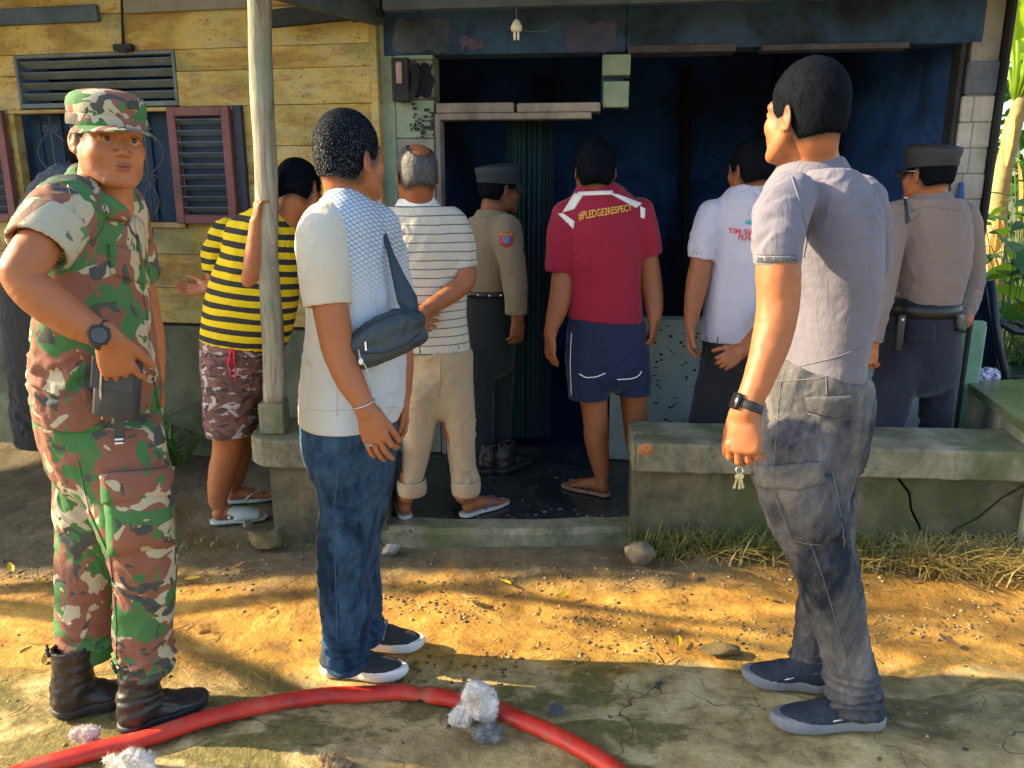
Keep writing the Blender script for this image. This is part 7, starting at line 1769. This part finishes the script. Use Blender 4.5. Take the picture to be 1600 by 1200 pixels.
def build_maroon():
    root = person('young man in maroon football shirt and navy shorts, seen from behind', WG(960, 775, FZ))
    Y = 3.55
    hp, R = headframe(W(930, 267, Y), 0, 2, 0); nb = W(931, 312, Y + .02)
    Fh, g = head_field(hp, R, 1.02, neck=[(hp + R @ V3(0, -.03, -.03), .058, .056), (nb, .066, .066)], h=.0042)
    la = limb([(884, 350, Y, 44), (882, 400, Y, 41), (879, 445, Y - .01, 37), (872, 480, Y - .03, 33), (862, 512, Y - .05, 22), (860, 522, Y - .05, 21)])
    Fa = arm_field(la, la[-1][0], V3(-.02, -.05, -1), V3(-.8, -.5, 0), V3(.1, 1, 0), h=.0038, hem=(W(876, 424, Y), (-.05, 0, -1)), s=1.0, curl=(32, 26, 22, 18), tc=(20, 20))
    ra = limb([(1004, 345, Y, 44), (1010, 395, Y + .02, 41), (1017, 445, Y + .03, 35), (1022, 480, Y, 28), (1022, 498, Y - .02, 21)])
    Fr = arm_field(ra, ra[-1][0], V3(.0, -.05, -1), V3(.9, -.4, 0), V3(-.5, 1, 0), h=.0038, hem=(W(1014, 400, Y + .02), (.25, 0, -1)), s=1.0, curl=(42, 40, 38, 40), tc=(20, 20))
    cr = core([(nb, .05, .05), (W(945, 400, Y), .12, .08), (W(950, 560, Y), .11, .08)])
    h1, t1 = WG(952, 776, FZ), WG(952, 776, FZ) + V3(-.20, .13, 0); h2 = WG(1000, 752, FZ); t2 = h2 + V3(.05, .24, 0)
    L1 = leg_skin([(W(925, 600, Y), .068), (W(930, 650, Y), .058), (W(932, 690, Y), .055), (W(940, 735, Y), .040)], h1, t1)
    L2 = leg_skin([(W(990, 600, Y + .06), .068), (W(992, 650, Y + .08), .058), (W(996, 700, Y + .1), .050)], h2, t2)
    body(root, [Fh.mesh(), Fa.mesh(), Fr.mesh(), cr, L1, L2], SKIN2)
    hair_mesh(hp, R, 1.02, top=.018, side=.007, mat=HAIR, parent=root, back_low=-.06, strands=2500, slen=.012, seed=11)
    MA = cloth('maroon_jersey', (.25, .006, .030), weave=400, rough=.7)
    shirt = rows(Y, [(905, 958, 300, .065, Y + .02), (886, 982, 318, .095), (874, 1000, 340, .115), (876, 1006, 385, .12), (886, 1002, 440, .112), (886, 1004, 485, .11), (884, 1006, 515, .11), (884, 1006, 530, .11)])
    sl = limb([(884, 336, Y, 44), (878, 365, Y, 47), (876, 400, Y, 46), (874, 440, Y, 46)]); sr = limb([(1000, 332, Y, 44), (1006, 360, Y + .01, 47), (1012, 395, Y + .02, 45), (1016, 430, Y + .02, 45)])
    def extra(F): F.ell(nb + V3(0, 0.0, .03), (.062, .060, .045), None, 0, True)
    s = garment('football_shirt', root, MA.m, [dict(p=shirt, cuts=[(W(945, 500, Y), (-.08, 0, -1), True)]), dict(p=sl, cuts=[(W(876, 424, Y), (-.05, 0, -1), True)]), dict(p=sr, cuts=[(W(1014, 400, Y + .02), (.25, 0, -1), True)])], h=.0065, disp=[folds((.1, 0, 1), .006, 10, 3, 3.), folds((1, 0, .5), .007, 14, 5, 6., center=W(930, 470, Y - .1), rad=.14)], key='ma', extra=extra)
    WH = cloth('white_trim', (.72, .70, .68)).m
    patch('ma', [(898, 302), (912, 304), (897, 327), (879, 332)], 'shoulder_trim', WH, s, th=.003, nu=4, nv=6)
    patch('ma', [(952, 302), (966, 304), (1003, 318), (994, 325)], 'shoulder_trim', WH, s, th=.003, nu=5, nv=5)
    patch('ma', [(872, 334), (880, 333), (898, 346), (896, 358)], 'sleeve_trim', WH, s, th=.003, nu=4, nv=6)
    patch('ma', [(1000, 322), (1008, 326), (1007, 342), (1001, 340)], 'sleeve_trim', WH, s, th=.003, nu=4, nv=4)
    mb = MB(); mb.tube([nb + V3(.066 * cos(a), .062 * sin(a), .018 + .006 * sin(a)) for a in np.linspace(0, 2 * pi, 28)], .007, 8, False); mb.build('collar', WH, s, True)
    patch('ma', [(903, 300), (957, 298), (958, 304), (903, 306)], 'neck_trim', WH, s, th=.003, nu=12, nv=2)
    text_on('ma', '#PLEDGE2RESPECT', [(904, 331), (986, 319), (987, 330), (905, 345)], 'back_lettering', simple('yellow_print', (.75, .42, .05), .6, bump=0), s, off=.003, bold=.012)
    seam('ma', [(888, 348), (894, 400), (890, 440)], 'stitching', MA.m, s, r=.003)
    SH = cloth('navy_shorts', (.006, .014, .055), rough=.7)
    hips = rows(Y, [(890, 1004, 480, .105), (886, 1010, 520, .11), (884, 1016, 560, .11), (886, 1016, 580, .10)])
    l1 = rows(Y, [(884, 950, 565, .095), (886, 952, 600, .092), (887, 952, 625, .09), (888, 952, 645, .09)]); l2 = rows(Y + .04, [(950, 1016, 565, .095), (955, 1018, 600, .092), (958, 1018, 625, .09), (958, 1018, 645, .09)])
    t = garment('shorts', root, SH.m, [dict(p=hips), dict(p=l1, k=.012, cuts=[(W(920, 622, Y), (0, 0, -1), True)]), dict(p=l2, k=.012, cuts=[(W(985, 618, Y), (0, 0, -1), True)])], h=.0065, disp=[folds((.1, 0, 1), .007, 12, 4, 3.)], key='ms', under=[(W(945, 500, Y), (-.08, 0, -1), .02)])
    seam('ms', [(905, 584), (915, 590), (932, 589), (946, 583)], 'piping', WH, t, r=.0028); seam('ms', [(964, 593), (985, 592), (998, 588), (1002, 580)], 'piping', WH, t, r=.0028)
    seam('ms', [(893, 520), (891, 570), (893, 618)], 'piping', WH, t, r=.002)
    fs_, st = simple('brown_sandal', (.20, .12, .08), .7), simple('brown_strap', (.12, .07, .05), .6)
    flipflop(root, h1, t1, '', fs_, st); flipflop(root, h2, t2, '', fs_, st)

def build_whitetee():
    root = person('man in white T-shirt with red back print and black trousers behind the bench', WG(1140, 750, FZ))
    Y = 3.55
    hp, R = headframe(W(1172, 266, Y), -28, -2, 0); nb = W(1176, 310, Y + .02)
    Fh, g = head_field(hp, R, 1.0, neck=[(hp + R @ V3(0, -.03, -.03), .060, .058), (nb, .066, .068)], h=.0045)
    la = limb([(1104, 345, Y - .02, 42), (1098, 395, Y - .03, 39), (1090, 440, Y - .04, 35), (1083, 478, Y - .06, 28), (1080, 505, Y - .07, 21)])
    Fa = arm_field(la, la[-1][0], V3(-.02, -.05, -1), V3(-.8, .4, 0), V3(.6, -.6, 0), h=.0038, hem=(W(1096, 404, Y - .03), (-.15, 0, -1)), s=1.0, curl=(24, 26, 30, 30), tc=(34, 15), spread=6)
    ra = limb([(1230, 345, Y + .05, 42), (1240, 420, Y, 36), (1200, 500, Y - .18, 28), (1160, 548, Y - .24, 22)])
    Fr = arm_field(ra, ra[-1][0], V3(-.7, -.2, -.4), V3(0, -1, .3), V3(0, 0, 1), h=.006, curl=(60, 60, 60, 60))
    cr = core([(nb, .05, .05), (W(1165, 400, Y), .12, .08), (W(1160, 560, Y), .11, .08)]); body(root, [Fh.mesh(), Fa.mesh(), Fr.mesh(), cr], SKIN2)
    hair_mesh(hp, R, 1.0, top=.014, side=.008, mat=HAIR, parent=root, back_low=-.055, strands=2000, slen=.012, seed=13)
    WT = cloth('white_cotton', (.46, .46, .56))
    shirt = rows(Y, [(1152, 1204, 300, .065, Y + .02), (1132, 1222, 314, .095), (1114, 1236, 334, .115), (1110, 1240, 380, .12), (1104, 1238, 430, .115), (1098, 1236, 480, .115), (1094, 1234, 530, .115), (1094, 1234, 560, .115)])
    sl = limb([(1112, 334, Y, 42), (1104, 360, Y - .02, 44), (1097, 395, Y - .03, 42), (1094, 430, Y - .03, 42)]); sr = limb([(1230, 334, Y + .04, 44), (1238, 370, Y + .04, 44), (1240, 400, Y + .04, 42)])
    def extra(F): F.ell(nb + V3(0, 0, .03), (.062, .060, .045), None, 0, True)
    s = garment('t_shirt', root, WT.m, [dict(p=shirt, cuts=[(W(1160, 532, Y), (0, 0, -1), True)]), dict(p=sl, cuts=[(W(1096, 404, Y - .03), (-.15, 0, -1), True)]), dict(p=sr, cuts=[(sr[-1][0], (0, 0, -1), True)])], h=.007, disp=[folds((.15, 0, 1), .007, 11, 3, 3.), folds((1, 0, .7), .008, 14, 5, 6., center=W(1130, 500, Y - .1), rad=.14)], key='wt', extra=extra)
    RD = simple('red_print', (.62, .04, .08), .6, bump=0)
    text_on('wt', 'TIM SIAGA', [(1138, 356), (1196, 360), (1196, 369), (1138, 364)], 'back_lettering', RD, s, off=.003, bold=.02)
    text_on('wt', 'PLN', [(1154, 366), (1172, 367), (1172, 376), (1154, 375)], 'back_lettering', RD, s, off=.003, bold=.02)
    patch('wt', [(1165, 344), (1181, 345), (1181, 351), (1165, 350)], 'back_logo', simple('cyan_print', (.05, .38, .50), .6, bump=0), s, th=.0015, nu=6, nv=3)
    BK = cloth('black_trousers', (.010, .012, .016))
    hips = rows(Y, [(1100, 1222, 515, .11), (1094, 1222, 560, .115), (1090, 1220, 610, .11)])
    l1 = rows(Y, [(1084, 1155, 605, .085), (1076, 1146, 650, .08), (1068, 1134, 700, .07), (1066, 1120, 738, .065)]); l2 = rows(Y, [(1156, 1222, 605, .085), (1156, 1218, 650, .08), (1158, 1210, 700, .07), (1160, 1205, 738, .065)])
    garment('trousers', root, BK.m, [dict(p=hips), dict(p=l1, k=.02), dict(p=l2, k=.02)], h=.009, disp=[folds((.5, 0, 1), .008, 12, 4, 3.)], under=[(W(1160, 532, Y), (0, 0, -1), .02)])
    for hx in (1092, 1182): shoe(root, WG(hx, 755, FZ), WG(hx, 755, FZ) + V3(-.06, .25, 0), BLACKL, BLACKR, w=.045, high=.07, h=.009)

def build_police_right():
    root = person('policeman in grey-tan shirt, dark cap and glasses beside the white pillar', WG(1430, 745, FZ))
    Y = 3.50
    hp, R = headframe(W(1450, 272, Y), -24, 0, 0); nb = W(1450, 318, Y + .01)
    Fh, g = head_field(hp, R, 1.04, neck=[(hp + R @ V3(0, -.03, -.03), .062, .058), (nb, .070, .070)], h=.0045)
    la = limb([(1392, 350, Y - .08, 46), (1380, 430, Y - .12, 40), (1368, 500, Y - .16, 30), (1362, 535, Y - .18, 22)])
    Fa = arm_field(la, la[-1][0], V3(-.1, -.05, -1), V3(-.7, -.7, 0), V3(-.5, .8, 0), h=.0045, hem=(W(1360, 533, Y - .18), (-.1, 0, -1)), s=1.0, curl=(55, 60, 60, 60), tc=(20, 25))
    ra = limb([(1510, 350, Y + .1, 46), (1516, 430, Y + .12, 38), (1505, 500, Y + .02, 28)]); Fr = arm_field(ra, ra[-1][0], V3(-.2, .6, -.6), V3(1, 0, 0), V3(0, 0, 1), h=.007)
    cr = core([(nb, .05, .05), (W(1445, 400, Y), .13, .09), (W(1440, 520, Y), .12, .09)]); body(root, [Fh.mesh(), Fa.mesh(), Fr.mesh(), cr], SKIN)
    hair_mesh(hp, R, 1.04, top=.0, side=.004, mat=HAIR, parent=root, back_low=-.05, strands=700, slen=.006, seed=15)
    cap_police(root, hp, R, simple('charcoal_cap', (.020, .022, .028), .7, bump=.4, bs=300), 1.04)
    for sx in (-1, 1):
        mb = MB(); mb.tube([g(sx * .080, -.02, .010), g(sx * .083, .03, .012), g(sx * .078, .085, .010)], .0018, 6); mb.build('spectacle_arm', METAL, root, True)
    mb = MB(); mb.tube([g(.05, .105, .008), g(0, .112, .008), g(-.05, .105, .008), g(-.078, .085, .010)], .0016, 6); mb.build('spectacle_frame', METAL, root, True)
    T = cloth('grey_tan_uniform', (.205, .16, .145))
    shirt = rows(Y, [(1424, 1480, 304, .07, Y + .01), (1402, 1500, 318, .11), (1385, 1514, 340, .13), (1382, 1520, 380, .14), (1386, 1514, 430, .135), (1388, 1504, 465, .125), (1388, 1502, 490, .12)])
    sl = limb([(1398, 338, Y - .05, 46), (1386, 380, Y - .1, 52), (1376, 440, Y - .13, 46), (1366, 490, Y - .16, 38), (1360, 545, Y - .18, 33)]); sr = limb([(1504, 338, Y + .06, 46), (1514, 380, Y + .1, 44), (1514, 440, Y + .12, 42), (1504, 490, Y + .04, 36)])
    def extra(F): F.ell(nb + V3(0, 0, .03), (.066, .062, .045), None, 0, True)
    s = garment('uniform_shirt', root, T.m, [dict(p=shirt, cuts=[(W(1445, 474, Y), (0, 0, -1)), (nb + V3(0, 0, .014), (0, .1, 1))]), dict(p=sl, cuts=[(W(1360, 533, Y - .18), (-.1, 0, -1), True)]), dict(p=sr, cuts=[(sr[-1][0], (0, 0, -1), True)])], h=.007, disp=[folds((.2, 0, 1), .006, 10, 3, 3.), folds((1, 0, -.6), .009, 13, 5, 6., center=W(1480, 420, Y - .1), rad=.13), folds((1, 0, .5), .007, 16, 5, 9., center=W(1372, 470, Y - .2), rad=.12)], key='p2', extra=extra)
    collar(s, T.m, nb, r0=.066, r1=.088, hgt=.044, yaw=-24)
    patch('p2', [(1411, 298), (1415, 297), (1419, 348), (1415, 350)], 'shoulder_cord', DARKN, s, th=.004, nu=2, nv=10); mb = MB(); mb.box(snap('p2', 1416, 297)[0] + V3(0, -.006, .006), (.014, .006, .006), None, .001); mb.build('cord_clip', METAL, s)
    seam('p2', [(1400, 336), (1450, 322), (1506, 330)], 'back_yoke_seam', T.m, s, r=.003); patch('p2', [(1418, 332), (1434, 330), (1436, 336), (1422, 346)], 'epaulette_loop', T.m, s, th=.006, nu=4, nv=3)
    patch('p2', [(1378, 326), (1388, 322), (1386, 344), (1376, 346)], 'arm_badge', simple('maroon_badge', (.20, .04, .05), .8), s, th=.003, nu=4, nv=4)
    N = cloth('navy_trousers', (.016, .018, .032))
    hips = rows(Y, [(1388, 1500, 462, .12), (1380, 1502, 500, .13), (1372, 1504, 545, .125), (1372, 1500, 580, .115)])
    l1 = rows(Y - .04, [(1368, 1440, 570, .09), (1352, 1424, 630, .08), (1340, 1402, 690, .07), (1336, 1390, 735, .065)]); l2 = rows(Y + .03, [(1430, 1500, 570, .09), (1436, 1492, 630, .08), (1436, 1484, 690, .07), (1438, 1480, 735, .065)])
    t = garment('trousers', root, N.m, [dict(p=hips), dict(p=l1, k=.02), dict(p=l2, k=.02)], h=.008, disp=[folds((.4, 0, 1), .007, 11, 4, 3.)], key='p2t')
    belt(root, rows(Y, [(1386, 1500, 482, .122)])[0], .055, BLACKL)
    mb = MB(); c = W(1405, 520, Y - .15); mb.box(c, (.034, .03, .16), None, .008); ba = mb.build('baton_holder', BLACKL, root, True); mb = MB(); mb.lathe(c + V3(0, -.017, .06), [(.006, -.002), (.004, .002)], 8, np.array([[1, 0, 0], [0, 0, 1], [0, -1, 0]])); mb.build('snap_button', METAL, ba)
    patch('p2t', [(1414, 500), (1462, 506), (1460, 534), (1414, 536)], 'back_pocket_flap', N.m, t, th=.005)
    patch('p2t', [(1490, 490), (1500, 492), (1508, 520), (1492, 516)], 'holster_strap', BLACKL, root, th=.02)
    for hx in (1362, 1458): shoe(root, WG(hx, 755, FZ), WG(hx, 755, FZ) + V3(-.06, .25, 0), BLACKL, BLACKR, w=.046, high=.07, h=.009)

def build_yellow():
    root = person('boy in yellow and black stripes leaning round the wooden post', WG(355, 808))
    Y = 3.42
    hp, R = headframe(W(470, 298, Y + .02), 25, -22, 14); nb = W(438, 362, Y)
    Fh, g = head_field(hp, R, 1.0, neck=[(hp + R @ V3(0, -.03, -.03), .058, .056), (nb, .066, .068)], h=.0042)
    ra = limb([(392, 372, Y - .04, 40), (388, 420, Y - .06, 42), (390, 446, Y - .06, 40), (397, 400, Y - .08, 30), (399, 355, Y - .10, 23), (399, 340, Y - .105, 22)])
    ra = limb([(378, 372, Y - .05, 40), (383, 412, Y - .08, 42), (390, 446, Y - .10, 34)]); fa = limb([(390, 446, Y - .10, 36), (396, 418, Y - .12, 36), (400, 375, Y - .13, 27), (401, 348, Y - .135, 22)])
    F1 = arm_field(fa, fa[-1][0], V3(.12, -.1, 1), V3(-.9, -.55, 0), V3(.1, .9, .2), h=.0038, s=.92, curl=(55, 55, 50, 50), spread=5)
    lo_ = Field(np.min([q[0] for q in ra], 0) - .08, np.max([q[0] for q in ra], 0) + .08, .005); lo_.chain(ra, ns=3); lo_.shrink(W(383, 422, Y - .08), (.2, 0, -1))
    la = limb([(348, 372, Y + .05, 40), (338, 410, Y + .12, 34), (336, 440, Y + .08, 28), (330, 446, Y + .0, 22), (326, 452, Y - .03, 20)])
    F2 = arm_field(la, la[-1][0], V3(-1, -.1, -.05), V3(.1, .6, -1), V3(0, -.3, 1), h=.0038, hem=(W(338, 425, Y + .1), (0, 0, -1)), s=.90, curl=(18, 20, 25, 25), tc=(40, 5), spread=8)
    cr = core([(nb, .05, .05), (W(400, 430, Y), .13, .09), (W(370, 540, Y), .11, .09)])
    h1 = WG(332, 818); t1 = h1 + V3(.22, .06, 0); h2 = WG(352, 786); t2 = h2 + V3(.22, .06, 0)
    L1 = leg_skin([(W(362, 650, Y - .02), .082), (W(356, 700, Y), .066), (W(346, 740, Y), .058), (W(340, 780, Y - .01), .042)], h1, t1)
    L2 = leg_skin([(W(378, 650, Y + .12), .075), (W(374, 700, Y + .13), .06), (W(366, 745, Y + .12), .048)], h2, t2)
    body(root, [Fh.mesh(), F1.mesh(), lo_.mesh(), F2.mesh(), cr, L1, L2], SKIN)
    hair_mesh(hp, R, 1.0, top=.014, side=.008, mat=HAIR, parent=root, back_low=-.06, strands=2600, slen=.012, seed=17)
    ST = stripes('yellow_black_stripes', (.66, .50, .01), (.030, .030, .028), .052, .46, warp=.02, tilt=(.12, 0, 1), z0=.01)
    shirt = rows(Y, [(412, 462, 352, .07), (376, 470, 362, .11), (352, 474, 385, .13), (338, 472, 425, .145), (322, 468, 465, .15), (314, 458, 505, .145), (310, 440, 535, .135), (308, 430, 560, .13)])
    sl = limb([(378, 362, Y - .03, 48), (378, 385, Y - .06, 50), (382, 412, Y - .08, 48), (385, 440, Y - .09, 48)]); sl2 = limb([(354, 366, Y + .06, 48), (342, 395, Y + .10, 46), (338, 430, Y + .10, 42)])
    s = garment('striped_t_shirt', root, ST, [dict(p=shirt, cuts=[(W(370, 536, Y), (-.14, 0, -1), True)]), dict(p=sl, cuts=[(W(383, 422, Y - .08), (.2, 0, -1), True)]), dict(p=sl2, cuts=[(W(338, 425, Y + .1), (0, 0, -1), True)])], h=.0065, disp=[folds((.3, 0, 1), .008, 10, 4, 3.), folds((1, 0, .8), .008, 14, 5, 6., center=W(360, 400, Y - .1), rad=.14)], key='ye')
    CS = camo('brown_camouflage', [(.42, .38, .36), (.17, .065, .055), (.10, .045, .040), (.035, .018, .018)], 9.0, (1, 1, 2.0), 2.0, thr=(.46, .53, .58))
    hips = rows(Y, [(312, 430, 515, .125), (312, 425, 550, .13), (314, 420, 590, .12)])
    l1 = rows(Y - .03, [(316, 402, 580, .105), (318, 400, 630, .10), (320, 396, 672, .10), (322, 394, 700, .095)]); l2 = rows(Y + .12, [(350, 424, 580, .10), (352, 424, 630, .095), (354, 420, 672, .09)])
    t = garment('camouflage_shorts', root, CS, [dict(p=hips), dict(p=l1, k=.02, cuts=[(W(360, 676, Y), (0, 0, -1), True)]), dict(p=l2, k=.02, cuts=[(W(385, 668, Y), (0, 0, -1), True)])], h=.0065, disp=[folds((.2, 0, 1), .007, 11, 4, 3.), folds((1, 0, .1), .006, 14, 5, 8.)], key='ys', under=[(W(370, 536, Y), (-.14, 0, -1), .02)])
    RDC = simple('red_cord', (.65, .02, .05), .7)
    for pts in ([(362, 540), (358, 556), (361, 572), (367, 560), (365, 545)], [(364, 545), (368, 575), (368, 596)], [(362, 545), (357, 565), (360, 590)]): seam('ys', pts, 'drawstring', RDC, t, r=.0035, off=.005, n=10)
    SL = simple('grey_green_slipper', (.38, .42, .38), .65, bump=.3)
    for hh, tt in ((h1, t1), (h2, t2)):
        g_ = flipflop(root, hh, tt, '', SL, SL)
    d = nrm(t1 - h1); sd = nrm(np.cross(d, (0, 0, 1)))
    Fd = Field(np.minimum(h1, t1) - .07, np.maximum(h1, t1) + V3(.08, .08, .10), .0045)
    gg = lambda a, b, c: h1 + d * a * .228 + sd * b + V3(0, 0, c)
    Fd.chain([(gg(.38, 0, .035), .040, .040), (gg(.6, 0, .03), .048, .036), (gg(.85, 0, .022), .044, .026)], u=sd); Fd.chain([(gg(.25, 0, .035), .034, .033), (gg(.6, 0, .03), .042, .029), (gg(.80, 0, .022), .036, .018)], u=sd, sub=True); Fd.plane(gg(0, 0, .012), (0, 0, -1)); V, Q = Fd.mesh(); mesh_obj('slipper_upper', V, Q, SL, root)

def build_hidden():
    root = person('person in dark slate jacket and black trousers almost hidden behind the soldier in camouflage', WG(85, 725))
    Y = 3.75
    hp, R = headframe(W(142, 238, Y), 10, 0, 0); nb = W(140, 290, Y)
    Fh, g = head_field(hp, R, 1.0, neck=[(hp + R @ V3(0, -.03, -.03), .058, .056), (nb, .066, .068)], h=.006, face=False)
    cr = core([(nb, .05, .05), (W(115, 400, Y), .13, .09), (W(110, 560, Y), .11, .09), (W(85, 700, Y), .04, .04)])
    h1 = WG(76, 724); t1 = h1 + V3(.1, .22, 0)
    L = leg_skin([(W(78, 690, Y), .042), (W(77, 705, Y), .038)], h1, t1, h=.006)
    body(root, [Fh.mesh(), cr, L], SKIN3)
    hair_mesh(hp, R, 1.0, top=.012, side=.008, mat=HAIR, parent=root, strands=0, h=.006)
    J = cloth('slate_jacket', (.035, .05, .07)); K = cloth('black_cloth', (.014, .016, .018))
    sh = rows(Y, [(120, 170, 288, .07), (80, 225, 306, .11), (40, 240, 335, .13), (24, 245, 380, .14), (16, 240, 460, .14), (16, 236, 520, .13)])
    garment('jacket', root, J.m, [dict(p=sh, cuts=[(W(110, 470, Y), (0, 0, -1))]), dict(p=limb([(60, 335, Y, 50), (38, 380, Y, 48), (30, 450, Y, 42), (34, 520, Y, 38)]))], h=.009, disp=[folds((.2, 0, 1), .007, 10, 4, 3.)])
    tr = rows(Y, [(-2, 232, 450, .13), (0, 225, 520, .13), (6, 200, 600, .11), (12, 150, 660, .08), (20, 130, 700, .06)])
    garment('trousers', root, K.m, [dict(p=tr, cuts=[(W(80, 700, Y), (0, 0, -1))])], h=.009, disp=[folds((.2, 0, 1), .007, 10, 4, 3.)])
    flipflop(root, h1, t1, '', simple('brown_sandal', (.2, .12, .08)), simple('brown_strap', (.12, .07, .05)))
build_greypolo(); build_keys(); build_soldier(); build_bagman(); build_bag()
build_oldman(); build_police_door(); build_maroon(); build_whitetee(); build_police_right(); build_yellow(); build_hidden()
